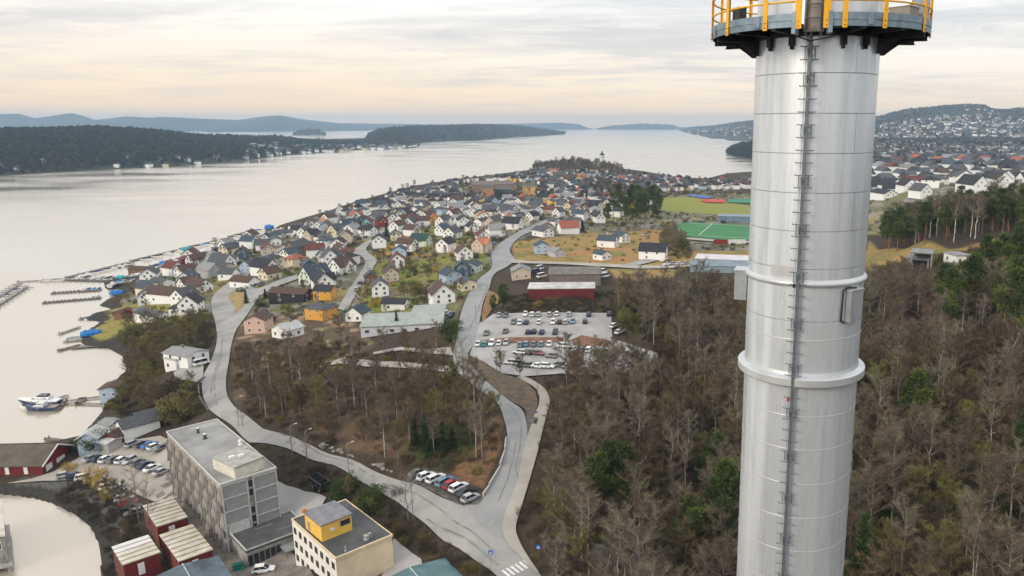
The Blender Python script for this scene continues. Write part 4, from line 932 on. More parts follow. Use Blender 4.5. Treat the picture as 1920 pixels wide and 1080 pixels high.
NEAR = [ # u, v of the front foot, width, length, wall height, yaw, wall, roof, extra
 (487,624,8,9,5.2,4,'pink','brown',{'pitch':26}), (541,634,8.5,8,3.2,-30,'white','pale grey',{'pitch':25}), (603,600,8,10,4.6,66,'orange','dark grey',{'kind':'hip','pitch':24}),
 (612,563,7,9,4.4,80,'orange','black',{'pitch':30}), (548,568,8,19,4.6,78,'black','brown',{'pitch':24}), (592,532,9,14,4.2,-28,'pale green','slate blue',{'cross':True,'pitch':48}),
 (642,514,9,13,4.2,-22,'white','brown',{'cross':True,'pitch':46}), (460,540,8,13,3.4,70,'white','brown',{'pitch':30}), (507,524,8,9,3.4,-30,'cream','brown',{}), (470,511,7,9,4.0,-12,'pale blue','dark grey',{}),
 (360,588,8.5,9,4.8,10,'white','black',{'pitch':42}), (338,590,7,8,3.0,12,'white','black',{'kind':'flat'}), (316,568,9,22,4.2,72,'white','brown',{'pitch':36}), (278,570,8,10,4.2,28,'white','dark grey',{}),
 (285,602,7,15,3.0,64,'white','dark grey',{'pitch':24}), (714,556,7.5,8.5,4.6,18,'white','dark grey',{'pitch':40}), (733,528,7.5,9,4.4,22,'beige','brown',{'pitch':40}), (746,503,8,9,4.6,16,'white','dark red',{'pitch':40}),
 (750,483,8,9,4.4,8,'pale blue','slate blue',{'pitch':30}), (743,451,7.5,9,4.2,20,'cream','dark grey',{}), (790,463,8,13,4.6,70,'pale green','dark green',{'cross':True,'pitch':44}), (829,572,9.5,10,4.4,24,'white','brown',{'pitch':42}),
 (742,582,6,10,3.0,86,'white','black',{'pitch':28}), (672,602,7,8,3.2,-8,'white','slate blue',{'pitch':38}), (870,488,9,10,4.6,22,'white','brown',{'pitch':40}), (904,474,8.5,10,5.0,-26,'beige','orange tiled',{'cross':True,'pitch':40}),
 (849,448,9,11,4.6,-20,'white','dark grey',{}), (925,441,8,11,4.4,30,'white','dark red',{}), (868,518,8,9,4.0,10,'dark blue','slate blue',{}), (845,532,8,10,4.2,35,'pale blue','slate blue',{'pitch':30}),
 (887,512,7,9,3.6,-10,'pale green','slate blue',{'pitch':26}), (876,545,7,8,3.4,30,'cream','dark grey',{'pitch':28}), (1225,488,8,15,4.8,74,'white','black',{'cross':True,'pitch':44}), (1140,464,8,12,4.2,68,'white','slate blue',{'cross':True,'pitch':34}),
 (1165,455,7,9,4.4,40,'white','slate blue',{'pitch':32}), (1129,488,7,8,3.2,42,'white','slate blue',{'pitch':26}), (1015,476,8,9,4.6,12,'pale blue','slate blue',{'pitch':28}), (1044,482,7,9,3.0,30,'lilac','grey',{'pitch':30}),
 (1018,444,9,14,4.0,40,'white','dark grey',{'pitch':28}), (977,524,9,10,3.6,10,'beige','grey',{'pitch':26}), (1040,425,8,10,4,40,'white','dark grey',{'pitch':26}),
 (640,480,8,10,4.2,40,'white','brown',{}), (545,488,8,10,4.2,-25,'white','slate blue',{}), (568,470,9,10,4.2,15,'white','slate blue',{'pitch':36}), (503,478,8,10,4.0,30,'beige','dark red',{}), (605,455,8,10,4.2,50,'white','black',{}),
 (690,443,8,12,4.6,66,'white','black',{'pitch':34}), (625,440,9,12,4.0,-15,'cream','brown',{'pitch':34}), (580,510,7,9,4,30,'dark blue','dark grey',{}), (455,485,8,10,4,20,'dark blue','brown',{}), (430,478,8,10,4,-20,'cream','dark grey',{}),
 (395,520,9,12,4,60,'grey','grey',{}), (400,495,9,11,4,30,'white','grey',{}), (350,520,8,10,4,-30,'white','brown',{}), (415,510,8,12,3.2,75,'beige','dark grey',{'pitch':26}), (375,548,8,12,3.4,60,'white','brown',{}),
 (430,560-36,7,9,3,80,'white','dark grey',{}), (470,450,9,11,4,0,'white','brown',{}), (370,500,8,10,4.2,-30,'white','brown',{}), (695,600-70,6,7,3,20,'brown','dark grey',{}), (905,455,8,10,4.4,20,'white','dark red',{}), (955,420,8,9,4.4,20,'white','red tiled',{}),
 (885,470-35,8,10,4,30,'white','black',{}), (815,420,8,10,4.4,20,'orange','red tiled',{}), (770,420,8,10,4.4,-20,'white','dark red',{}), (800,400,8,10,4.4,30,'cream','brown',{}), (985,380,8,11,5.5,70,'orange','red tiled',{}),
 (1005,395,9,13,5.0,76,'yellow','dark grey',{}), (950,390,9,11,5,20,'white','black',{}), (1035,402,10,12,4.2,60,'beige','dark red',{'pitch':26}), (1135,376,9,14,4.6,76,'white','dark red',{}), (1080,390,9,12,4.4,70,'white','dark grey',{}),
 (665,380+30,9,12,4.6,70,'dark blue','slate blue',{}), (690,425,7,9,4,0,'turquoise','dark red',{}), (608,425,8,9,3.6,40,'white','orange tiled',{}), (1055,395,8,10,5,40,'white','dark grey',{})]
for r in NEAR:
    hpx(*r[:8], detail=2, **r[8])
# the white house by the shore road
hpx(352, 688, 8.5, 12.5, 4.4, 66, 'white', 'grey', pitch=16, label='white house with low grey roof standing alone between shore and road', group=None)
hpx(333, 692, 5, 6, 3.6, 66, 'white', 'pale grey', kind='flat', chim=False, label='small white flat roofed wing beside the lone white house', name='garage', cat='garage', group=None)
hpx(214, 745, 6, 7, 3.4, 12, 'pale blue', 'brown', kind='gable', pitch=14, chim=False, label='pale blue boathouse with flat brown roof on the shore bank', name='boathouse', cat='boathouse', group=None)
# ------------------------------------------------------------------ larger buildings of the peninsula
def boxhall(px, zr, name, label, wallc, roofc, roof_h=0.3, zb=None, cat='building', wins=0, rise=0.0):
    P = rect_px(px, zr); cx = sum(p[0] for p in P)/4; cy = sum(p[1] for p in P)/4; g = min(H(*p) for p in P)-1.0 if zb is None else zb
    t = empty(name, (cx, cy, g), 0, label, cat); P = [(p[0]-cx, p[1]-cy) for p in P]; A, B, C, D = P; h = zr-g
    mb = MB(); mb.prism(inset(P, 0.5), 0, h-roof_h); mb.build('wall', wallc, t)
    if rise:
        mid = lambda p, q: ((p[0]+q[0])/2, (p[1]+q[1])/2); E, F = mid(A, D), mid(B, C)
        for q, zz in (((A, B, F, E), [h, h, h+rise, h+rise]), ((E, F, C, D), [h+rise, h+rise, h, h])):
            q = list(q)
            if sum(q[i][0]*q[(i+1)%4][1]-q[(i+1)%4][0]*q[i][1] for i in range(4)) < 0: q = q[::-1]; zz = zz[::-1]
            mb = MB(); mb.prism(q, [z-0.3 for z in zz], zz); mb.build('roof_slope', roofc, t)
        for a, b, c_ in ((A, D, E), (B, C, F)):
            k = 0.97; s = lambda p: (p[0]*k, p[1]*k)
            mb = MB(); mb.face([(*s(a), h-0.35), (*s(b), h-0.35), (*s(c_), h+rise-0.35)]); mb.build('gable_end', wallc, t)
    else:
        mb = MB(); mb.prism(P, h-roof_h, h); mb.build('roof', roofc, t)
    for k in range(wins):
        on_wall(t, win_mesh(1.6, 1.3, TRIM, GLASS2), inset(P, 0.5)[3], inset(P, 0.5)[2], (k+0.5)/wins, h-roof_h-1.6, 0.02)
    return t, P, h
redm = mat('barn_red_boards', (0.24,0.030,0.028)); steelroof = mat('pale_steel_roof', (0.52,0.52,0.50), 0.6, scale=0.2, var=0.2, detail=8)
boxhall([(1032,500),(1124,500),(1130,514),(1026,514)], 27.5, 'long_hall', 'long hall with brown-grey gabled roof above the upper parking', mat('grey_brown_boards', (0.20,0.17,0.15), 0.85, scale=0.6), mat('brown_grey_roofing', (0.17,0.155,0.14), 0.85, scale=0.4, var=0.15), rise=1.2)
t_, P_, h_ = boxhall([(992,529),(1117,529),(1115,540),(990,541)], 26.0, 'red_warehouse', 'long dark red warehouse with pale stained roof above the upper parking', redm, steelroof)
for k in range(14):
    mb = MB(); mb.box((0, 0, 0), (0.25, 0.14, h_-0.6)); q = inset(P_, 0.5); on_wall(t_, mb.mesh('wall_post', mat('red_post', (0.16,0.03,0.03), 0.8)), q[3], q[2], (k+0.5)/14, h_/2-0.1, 0.02, 'wall_post')
boxhall([(1296,486),(1420,490),(1425,502),(1292,496)], 23.5, 'sports_hall', 'long low blue-grey sports hall partly behind the chimney', mat('blue_grey_cladding', (0.26,0.33,0.38), 0.7, scale=0.4), mat('blue_steel_roof', (0.17,0.23,0.29), 0.5, scale=0.15, var=0.15))
boxhall([(1308,476),(1425,479),(1425,487),(1300,486)], 23.0, 'sports_hall', 'pale roofed hall behind the blue-grey sports hall', mat('blue_grey_cladding', (0.26,0.33,0.38)), mat('lilac_white_roof', (0.60,0.57,0.60), 0.6, scale=0.2, var=0.08))
boxhall([(1348,401),(1412,402),(1412,406),(1345,405)], 19.0, 'grandstand', 'blue-grey grandstand building beside the green football pitch', mat('slate_cladding', (0.16,0.22,0.30), 0.7, scale=0.3), mat('slate_cladding_roof', (0.22,0.28,0.35), 0.6, scale=0.3))
boxhall([(905,346),(925,346),(925,350),(903,350)], 24.0, 'apartment_tower', 'brick brown tower block rising from the middle of the town', mat('brick_brown_wall', (0.36,0.22,0.15), 0.9, scale=0.8), DFELT, wins=2)
boxhall([(930,349),(958,350),(960,356),(926,355)], 19.0, 'dark_hall', 'dark glassy hall right of the brick brown tower block', mat('dark_teal_wall', (0.05,0.08,0.10), 0.5), DFELT, wins=5)
boxhall([(980,345),(1004,344),(1004,348),(979,349)], 20.5, 'yellow_block', 'ochre yellow block beyond the brick brown tower block', mat('ochre_wall', (0.62,0.42,0.16), 0.8), DFELT, wins=4)
boxhall([(884,340),(960,338),(965,345),(884,347)], 16.5, 'school_block', 'wide brown flat roofed school behind the brick brown tower block', mat('brown_brick_wall', (0.25,0.17,0.13), 0.9), mat('brown_roof_felt', (0.15,0.12,0.11), 0.9), wins=8)
# pale grey complex of two wings
cw1 = mat('pale_plaster', (0.66,0.67,0.70), 0.8, scale=0.4, var=0.05); cr1 = mat('sage_roofing', (0.33,0.36,0.34), 0.8, scale=0.3, var=0.10)
t_, P_, h_ = boxhall([(690,586),(782,586),(768,612),(677,610)], 20.5, 'care_home_wing', 'left wing of the pale grey complex, sage roof, in front of the white shed', cw1, cr1, rise=1.3, wins=4)
boxhall([(782,571),(832,571),(836,606),(758,608)], 21.0, 'care_home_wing', 'right gabled wing of the pale grey complex beside the north road', cw1, cr1, rise=0.8, wins=2)
# red boathouse at the left edge
def boathouse():
    p0 = Vector(onz(105, 832, 7.6)); p1 = Vector(onz(-120, 835, 7.6)); f = Vector(onz(74, 881, 5.0)); g = 1.2
    L = 26.0; W = 11.5; d = (p1-p0).normalized(); yaw = math.atan2(d.y, d.x); c = p0+d*L/2; n = Vector((d.y, -d.x)); 
    if n.y > 0: n = -n
    c = c+n*0.3
    t = empty('boathouse', (c.x, c.y, g), yaw-math.pi/2, 'large dark red boathouse with brown roof and white trim at the left edge', 'boathouse')
    a, b, rise = gable_meshes(W, L, 3.4, 27, ov=0.7)
    link('wall', a.mesh('wall', redm), t); r = link('roof', b.mesh('roof', mat('tarred_brown_roof', (0.115,0.095,0.075), 0.85, scale=0.3, var=0.15)), t)
    w = W/2; k = math.tan(R(27))
    for yy in (-L/2, L/2):
        for s in (-1, 1):
            mb = MB(); e = w+0.75; q = [(s*e, 3.4-0.75*k+0.05), (0, 3.4+rise+0.05)]
            mb.prism([(0, yy-0.75*(1 if yy < 0 else -1)-0.08), (s*e, yy-0.75*(1 if yy < 0 else -1)-0.08), (s*e, yy-0.75*(1 if yy < 0 else -1)+0.08), (0, yy-0.75*(1 if yy < 0 else -1)+0.08)][::(-1 if s > 0 else 1)], 0, 1)
            b0 = len(mb.v); zz = lambda x: 3.4+rise+0.28-abs(x)*k
            mb.v = [(x, y_, zz(x)-(0.35 if z_ < 0.5 else 0)) for x, y_, z_ in mb.v]
            mb.build('barge_board', TRIM, r)
    for tt in (0.12, 0.3, 0.48, 0.66, 0.84):
        for a_, b_ in (((w, -L/2), (w, L/2)), ((-w, L/2), (-w, -L/2))): on_wall(t, win_mesh(1.0, 2.2, TRIM, TRIM), a_, b_, tt, 1.9, 0.02, 'shutter')
    for yy, s in ((-L/2, 1), (L/2, -1)):
        for x_, wd, ht in ((-3.4, 2.2, 2.3), (1.0, 3.0, 2.4)):
            mb = MB(); mb.box((x_, yy-0.06*s, 1.3), (wd, 0.12, ht)); mb.build('door', TRIM, t)
boathouse()
# concrete pier house at the left edge of the pond
def pierhouse():
    P = [onz(-80, 944, 8.5), onz(2, 936, 8.5), onz(8, 1000, 8.5), onz(-85, 1010, 8.5)]; c = sum(P)/4; t = empty('pier_house', (c[0], c[1], -0.5), 0, 'grey weathered house on a concrete pier in the pond at the left edge', 'building')
    P = [(p[0]-c[0], p[1]-c[1]) for p in P]; P = ccw(P)
    mb = MB(); mb.prism(inset(P, 0.4), 2.2, 8.4); mb.build('wall', mat('weathered_grey_boards', (0.27,0.26,0.24), 0.9, scale=0.8, var=0.25, stretch=(4, 4, 1)), t)
    mb = MB(); mb.prism(inset(P, -0.3), 8.4, 8.8); mb.build('roof', mat('pale_pier_roof', (0.55,0.52,0.47), 0.8, scale=0.6, var=0.1), t)
    mb = MB(); mb.prism(inset(P, -1.2), 1.7, 2.2); mb.build('pier_deck', CONC, t)
    for p in inset(P, 0.2): mb = MB(); mb.tube([(p[0], p[1], -2), (p[0], p[1], 1.7)], 0.45, 10); mb.build('pile', CONC, t)
    Q = inset(P, 0.4)
    for i in range(4):
        for tt in (0.25, 0.6, 0.85): on_wall(t, win_mesh(1.1, 1.6, TRIM, GLASS), Q[i], Q[(i+1) % 4], tt, 6.2, 0.03)
pierhouse()
# church on the point
def church():
    p = pick(1129, 312); x, y = p.x, p.y; t = empty('church', (x, y, p.z), R(30), 'white church with dark pyramid topped tower on the point above the water', 'church')
    wh = mat('white_lime_wall', (0.74,0.74,0.72), 0.8)
    mb = MB(); mb.box((0, 0, 10), (6.5, 6.5, 22)); tw = mb.build('tower', wh, t)
    mb = MB(); z = 21
    b = len(mb.v); mb.v += [(-3.7,-3.7,z),(3.7,-3.7,z),(3.7,3.7,z),(-3.7,3.7,z),(-1.4,-1.4,z+3.5),(1.4,-1.4,z+3.5),(1.4,1.4,z+3.5),(-1.4,1.4,z+3.5),(0,0,z+8)]
    for f in ((3,2,1,0),(0,1,5,4),(1,2,6,5),(2,3,7,6),(3,0,4,7),(4,5,8),(5,6,8),(6,7,8),(7,4,8)): mb.f.append(f); mb.m.append(0)
    mb.build('spire', roofm('black'), tw)
    for a in range(4): link('belfry_opening', win_mesh(1.6, 3.0, TRIM, GLASS), tw, (3.3*math.cos(a*math.pi/2-math.pi/2), 3.3*math.sin(a*math.pi/2-math.pi/2), 17.5), (0, 0, a*math.pi/2))
    a, b, rise = gable_meshes(11, 22, 8, 48); o = link('nave', a.mesh('nave', wh), t, (0, 14, 0)); link('roof', b.mesh('roof', roofm('dark grey')), o)
church()
# open concrete shelters on the right hand slope
for px, zr, lab in (([(1708,468),(1757,464),(1750,472),(1706,476)], 43.5, 'upper grey flat roofed open shelter on the right hand slope'), ([(1700,478),(1750,476),(1742,484),(1699,488)], 40.5, 'lower grey flat roofed open shelter on the right hand slope'),
                   ([(1735,520),(1800,512),(1796,528),(1764,540)], 38.0, 'large ruined concrete roof slab among the trees of the right hand slope')):
    P = rect_px(px, zr); c = (sum(p[0] for p in P)/4, sum(p[1] for p in P)/4); g = H(*c)
    t = empty('concrete_shelter', (*c, g), 0, lab, 'shelter'); P = [(p[0]-c[0], p[1]-c[1]) for p in P]
    mb = MB(); mb.prism(P, zr-g-0.35, zr-g); mb.build('roof', mat('mossy_concrete', (0.24,0.25,0.24), 0.9, scale=0.4, var=0.2), t)
    for k, p in enumerate(inset(P, 0.8)): mb = MB(); mb.box((p[0], p[1], (zr-g-0.35)/2-0.5), (0.4, 0.4, zr-g+0.65)); mb.build('post', CONC, t)
    q = inset(P, 0.6); mb = MB(); mb.prism([q[0], q[1], ((q[1][0]*0.95+q[0][0]*0.05), q[1][1]-0.3), (q[0][0]*0.95+q[1][0]*0.05, q[0][1]-0.3)], -1, zr-g-0.35); mb.build('back_wall', mat('shelter_dark', (0.10,0.09,0.08), 0.9), t)
house(*[*(lambda p: (p.x, p.y, p.z))(pick(1794, 492))], 6, 8, 3.2, 10, 'white', 'grey', kind='flat', chim=False, label='small white flat roofed house between shelters and orange grass on right slope', group=None, reg=False)

# ------------------------------------------------------------------ sports grounds
sheet('football_pitch', [(1262,423),(1290,418),(1425,425),(1425,453),(1360,451),(1280,445)], mat('artificial_turf', (0.05,0.20,0.075), 0.9, scale=0.05, var=0.08), 0.3, 12)
sheet('pitch_apron', [(1280,446),(1360,452),(1425,454),(1425,458),(1355,456),(1275,449)], PAVE, 0.35, 8)
def field_line(pts, w=0.5):
    streak(pts, w, mat('line_white', (0.75,0.78,0.75), 0.8), 0.75, 'pitch_marking')
field_line([(1278,441),(1360,447.5),(1415,449.5)]); field_line([(1292,421),(1410,427)]); field_line([(1335,422),(1310,443)])
sheet('running_track', [(1312,377),(1325,374.5),(1360,376),(1358,381.5),(1325,381)], mat('red_track', (0.50,0.075,0.06), 0.9, scale=0.1, var=0.1), 0.45, 14)
sheet('running_track', [(1285,368),(1300,366),(1338,371),(1325,374)], mat('blue_court', (0.07,0.14,0.42), 0.9, scale=0.1, var=0.1), 0.45, 14)
sheet('tennis_court', [(1366,375),(1420,374),(1420,383),(1364,381)], mat('green_court', (0.05,0.22,0.13), 0.9, scale=0.1, var=0.1), 0.45, 14)
for u, c_, lab in ((1351, 'dark red', 'dark red advertising board at the near edge of the football pitch'), (1382, 'white', 'white advertising board at the near edge of the football pitch')):
    p = pick(u, 458.5); t = empty('advert_board', (p.x, p.y, p.z), 0.05, lab, 'board')
    mb = MB(); mb.box((0, 0, 1.7), (9 if c_ != 'white' else 11, 0.3, 3.0)); mb.build('panel', mat('board_'+c_, (0.25,0.03,0.03) if c_ != 'white' else (0.75,0.75,0.75), 0.6), t)
    for s in (-1, 1): mb = MB(); mb.box((s*4, 0.25, 1.4), (0.2, 0.2, 3.6)); mb.build('post', CONC, t)

# ------------------------------------------------------------------ the rest of the town
def sheet_clear(x, y, r):
    for P in SHEETP:
        if P[:,0].min()-r < x < P[:,0].max()+r and P[:,1].min()-r < y < P[:,1].max()+r and poly_sd(P, np.array([x]), np.array([y]))[0] > -r: return False
    return True
FILLW = ['white']*30+['cream']*3+['pale blue', 'grey', 'beige', 'beige', 'yellow', 'red', 'brown', 'dark blue']
FILLR = ['black']*9+['dark grey']*10+['brown']*5+['dark red']+['slate blue']*3+['red tiled', 'grey', 'grey', 'grey']
SHAPES = [(8,10,4.2,40,'gable',False),(8.5,11,4.6,38,'gable',False),(7.5,9,3.4,42,'gable',False),(9,12,4.6,34,'gable',False),(9,14,4.2,44,'gable',True),(8,13,3.2,26,'gable',False),(9,10,4.6,24,'hip',False)]
def fill_town():
    GD = Z['gardens']
    rr = random.Random(5); placed = [(h[1], h[2]) for h in HOUSES]; out = []
    TP = [wpoly([(240,560),(275,520),(350,490),(500,447),(620,405),(760,361),(930,334),(1060,322),(1180,330),(1310,343),(1425,342),(1425,352),(1300,358),(1235,362),(1220,385),(1100,430),(1045,450),(990,445),(935,470),(900,500),(860,560),(840,590),(660,592),(440,535),(395,560),(330,590)]),
          wpoly([(1610,305),(1920,304),(1990,345),(1900,362),(1780,368),(1640,388),(1610,388)])]
    sub = wpoly([(985,300),(1180,306),(1175,326),(985,326)])
    for ti, P in enumerate(TP):
        x0, x1, y0, y1 = P[:,0].min(), P[:,0].max(), P[:,1].min(), P[:,1].max()
        n = int((x1-x0)*(y1-y0)/30); xs = np.array([rr.uniform(x0, x1) for _ in range(n)]); ys = np.array([rr.uniform(y0, y1) for _ in range(n)])
        ok = (poly_sd(P, xs, ys) > 2) & (poly_sd(SHORE, xs, ys) > 9)
        for x, y in zip(xs[ok], ys[ok]):
            d = math.hypot(x, y); sp = 13.8 if d < 700 else 15.5
            if GD is not None and poly_sd(GD, np.array([x]), np.array([y]))[0] > -4: sp = 21 if d > 430 else 60
            elif d < 400: sp = 17
            if ti: sp = 23
            if any(abs(x-a) < sp and abs(y-b) < sp and (x-a)**2+(y-b)**2 < sp*sp for a, b in placed) or not sheet_clear(x, y, 7.5): continue
            if poly_sd(sub, np.array([x]), np.array([y]))[0] > 0 and rr.random() < 0.8: continue
            if 420 < d < 720 and rr.random() < 0.06: continue
            z = H(x, y); u, v = project((x, y, z+3))
            if 860 < u < 1015 and 338 < v < 372: continue
            if 674 < u < 845 and 570 < v < 640: continue
            placed.append((x, y)); out.append((d, x, y, z, ti, u, v))
    out.sort(); k = max(0, 292-len(HOUSES)); near, far = out[:k], out[k:]
    grid = -math.radians(28)
    for d, x, y, z, ti, u, v in near:
        W, L, hw, pi, kd, cr = rr.choice(SHAPES); wall, roof = rr.choice(FILLW), rr.choice(FILLR)
        yaw = rr.choice((18, 22, -25, -18, 12, 108, 66))+rr.uniform(-10, 10)
        if wall in ('orange', 'yellow', 'red') and rr.random() < 0.4: wall = 'white'
        wall = 'white' if ti and wall not in ('grey', 'cream') else wall; roof = 'dark grey' if ti and 'red' in roof else roof; sc_ = 1.5 if ti else 0.94; house(x, y, z, W*sc_, L*sc_, hw*(1.4 if ti else 1.12), yaw, wall, roof, kind=kd, pitch=pi, cross=cr, detail=1 if d < 800 else 0, chim=d < 600)
    # beyond the first three hundred: one object
    mb = MB(); mats = []; mi = {}
    def mi_(m):
        if m.name not in mi: mi[m.name] = len(mats); mats.append(m)
        return mi[m.name]
    def tiny(x, y, z, W, L, hw, yaw, wm, rm):
        c, s = math.cos(yaw), math.sin(yaw); w, l = W/2, L/2; rise = W*0.38
        T = lambda px, py, pz: (x+px*c-py*s, y+px*s+py*c, z+pz)
        V = [T(-w,-l,-2),T(w,-l,-2),T(w,-l,hw),T(0,-l,hw+rise),T(-w,-l,hw),T(-w,l,-2),T(w,l,-2),T(w,l,hw),T(0,l,hw+rise),T(-w,l,hw)]
        b = len(mb.v); mb.v += V
        for f in ((0,1,2,3,4),(9,8,7,6,5),(1,6,7,2),(4,9,5,0)): mb.f.append(tuple(b+i for i in f)); mb.m.append(mi_(wm))
        e = 1.12; V = [T(-w*e,-l*1.07,hw-0.3),T(0,-l*1.07,hw+rise+0.25),T(w*e,-l*1.07,hw-0.3),T(-w*e,l*1.07,hw-0.3),T(0,l*1.07,hw+rise+0.25),T(w*e,l*1.07,hw-0.3)]
        b = len(mb.v); mb.v += V
        for f in ((1,0,3,4),(2,1,4,5),(0,2,5,3),(0,1,2),(5,4,3)): mb.f.append(tuple(b+i for i in f)); mb.m.append(mi_(rm))
    for d, x, y, z, ti, u, v in far:
        s_ = 1.5 if ti else 0.9; tiny(x, y, z, rr.uniform(8, 11)*s_, rr.uniform(10, 15)*s_, rr.uniform(5, 7.5)*s_, rr.choice((0.3, 0.1, -0.4, 1.9))+rr.uniform(-.2, .2), wallm(rr.choice(FILLW)), roofm(rr.choice(FILLR)))
    def on_hill(key, a0, a1, b0, b1, n, sz=1.0):
        for _ in range(n):
            a, b = rr.uniform(a0, a1), b0+(b1-b0)*rr.random()**1.4; p = hpoint(key, a, b)
            tiny(p[0], p[1], p[2], rr.uniform(9, 14)*sz, rr.uniform(12, 20)*sz, rr.uniform(5, 8)*sz, rr.uniform(0, 3.1), wallm(rr.choice(['white', 'white', 'white', 'cream', 'grey', 'beige'])), roofm(rr.choice(['dark grey', 'brown', 'grey', 'slate blue'])))
    on_hill('near', 0.72, 0.99, 0.02, 0.40, 120, 1.0); on_hill('near', 0.32, 0.72, 0.01, 0.10, 14, 0.9)
    on_hill('right', 0.03, 0.25, 0.03, 0.5, 110, 1.1); on_hill('right', 0.40, 0.80, 0.0, 0.42, 430, 1.15); on_hill('right', 0.6, 0.82, 0.3, 0.75, 60, 1.0)
    for _ in range(520):
        u = rr.uniform(1625, 1985); v = 309-44*rr.random()**1.2; p = pick(u, v)
        if p.z > 1 and math.hypot(p.x, p.y) < 5000: tiny(p.x, p.y, p.z, rr.uniform(8, 13), rr.uniform(10, 18), rr.uniform(4, 7), rr.uniform(0, 3.1), wallm(rr.choice(['white', 'white', 'white', 'cream', 'grey', 'beige'])), roofm(rr.choice(['dark grey', 'brown', 'grey', 'slate blue', 'black'])))
    mb.build('distant_houses', mats); tag(bpy.data.objects['distant_houses'], 'distant white and pale houses spread over the far slopes and shores', 'houses', kind='stuff')
    return len(near), len(far)
print('town', fill_town())
# ------------------------------------------------------------------ cars
CARC = {'white': (0.78,0.78,0.78), 'silver': (0.45,0.46,0.47), 'grey': (0.16,0.165,0.17), 'black': (0.012,0.012,0.014), 'dark blue': (0.015,0.03,0.09), 'blue': (0.03,0.17,0.55), 'red': (0.40,0.025,0.03), 'light blue': (0.16,0.27,0.38), 'teal': (0.05,0.30,0.32), 'maroon': (0.14,0.03,0.04)}
def paintm(c): return mat('car_paint_'+c.replace(' ', '_'), CARC[c], 0.28, metal=0.15 if c != 'white' else 0.0, var=0.03, spec=0.6)
TYRE = mat('tyre_rubber', (0.015,0.015,0.015), 0.85); LAMP = mat('lamp_lens', (0.6,0.6,0.58), 0.2, spec=0.7); TAIL = mat('tail_lens', (0.35,0.01,0.01), 0.25)
def loft(mb, secs, m=0):
    """sections along x: (x, half width, z low, z high, half width at top)"""
    b = len(mb.v); K = 6
    for x, w, z0, z1, wt in secs:
        zm = z0+(z1-z0)*0.55
        mb.v += [(x,-w*0.94,z0),(x,-w,zm),(x,-wt,z1),(x,wt,z1),(x,w,zm),(x,w*0.94,z0)]
    for i in range(len(secs)-1):
        for k in range(K):
            k2 = (k+1) % K; mb.f.append((b+i*K+k2, b+i*K+k, b+(i+1)*K+k, b+(i+1)*K+k2)); mb.m.append(m)
    mb.f.append(tuple(b+k for k in range(K))); mb.m.append(m); mb.f.append(tuple(b+(len(secs)-1)*K+k for k in range(K))[::-1]); mb.m.append(m)
def car_kit(kind):
    L, W, Hh = {'saloon': (4.5,1.8,1.45), 'estate': (4.6,1.82,1.5), 'hatchback': (4.1,1.75,1.5), 'van': (5.2,1.95,2.15)}[kind]; h = L/2; w = W/2
    body = MB(); sh = 0.92 if kind != 'van' else 1.15
    loft(body, [(-h,w*0.82,0.42,0.70,w*0.74),(-h+0.12,w*0.95,0.30,sh-0.06,w*0.86),(-h*0.5,w,0.24,sh,w*0.9),(0,w,0.24,sh,w*0.9),(h*0.42,w,0.24,sh-0.03,w*0.88),(h-0.35,w*0.95,0.28,sh-0.20,w*0.84),(h,w*0.80,0.36,0.62,w*0.72)])
    if kind == 'saloon': xs = (-h*0.72, -h*0.40, h*0.10, h*0.46)
    elif kind == 'estate': xs = (-h*0.94, -h*0.80, h*0.10, h*0.46)
    elif kind == 'hatchback': xs = (-h*0.92, -h*0.66, h*0.10, h*0.50)
    else: xs = (-h*0.96, -h*0.92, h*0.48, h*0.80)
    def green(mb, w0, w1, z0, z1, sx, m=0):
        x0, x1, x2, x3 = xs; b = len(mb.v)
        mb.v += [(x0-sx,-w0,z0),(x3+sx,-w0,z0),(x3+sx,w0,z0),(x0-sx,w0,z0),(x1-sx,-w1,z1),(x2+sx,-w1,z1),(x2+sx,w1,z1),(x1-sx,w1,z1)]
        for f in ((0,1,5,4),(1,2,6,5),(2,3,7,6),(3,0,4,7),(4,5,6,7),(3,2,1,0)): mb.f.append(tuple(b+i for i in f)); mb.m.append(m)
    gl = MB(); green(gl, w*0.86, w*0.68, sh-0.02, Hh-0.05, 0)
    b = len(body.v); x0, x1, x2, x3 = xs; z = Hh-0.045
    body.box(((x1+x2)/2, 0, z+0.02), (abs(x2-x1)+0.08, w*1.42, 0.05))
    for s in (-1, 1):                                             # pillars
        for (xa, xb) in ((x0, x1), (x3, x2), ((x0+x3)/2, (x1+x2)/2)): body.tube([(xa, s*w*0.86, sh-0.02), (xb, s*w*0.69, z)], 0.035, 4)
    wh = MB(); wh.tube([(0,-0.11,0),(0,0.11,0)], 0.31, 12, 0); wh.tube([(0,-0.118,0),(0,0.118,0)], 0.18, 8, 1)
    lm = MB(); lm.box((0,0,0),(0.06,0.34,0.14)); tl = MB(); tl.box((0,0,0),(0.06,0.26,0.16))
    return dict(body=body.mesh('body', paintm('white')), glass=gl.mesh('windows', GLASS), wheel=wh.mesh('wheel', [TYRE, mat('wheel_rim', (0.4,0.4,0.4), 0.4, metal=0.7)]), head=lm.mesh('headlight', LAMP), tail=tl.mesh('tail_light', TAIL), L=L, W=W, sh=sh)
KITS = {k: car_kit(k) for k in ('saloon', 'estate', 'hatchback', 'van')}
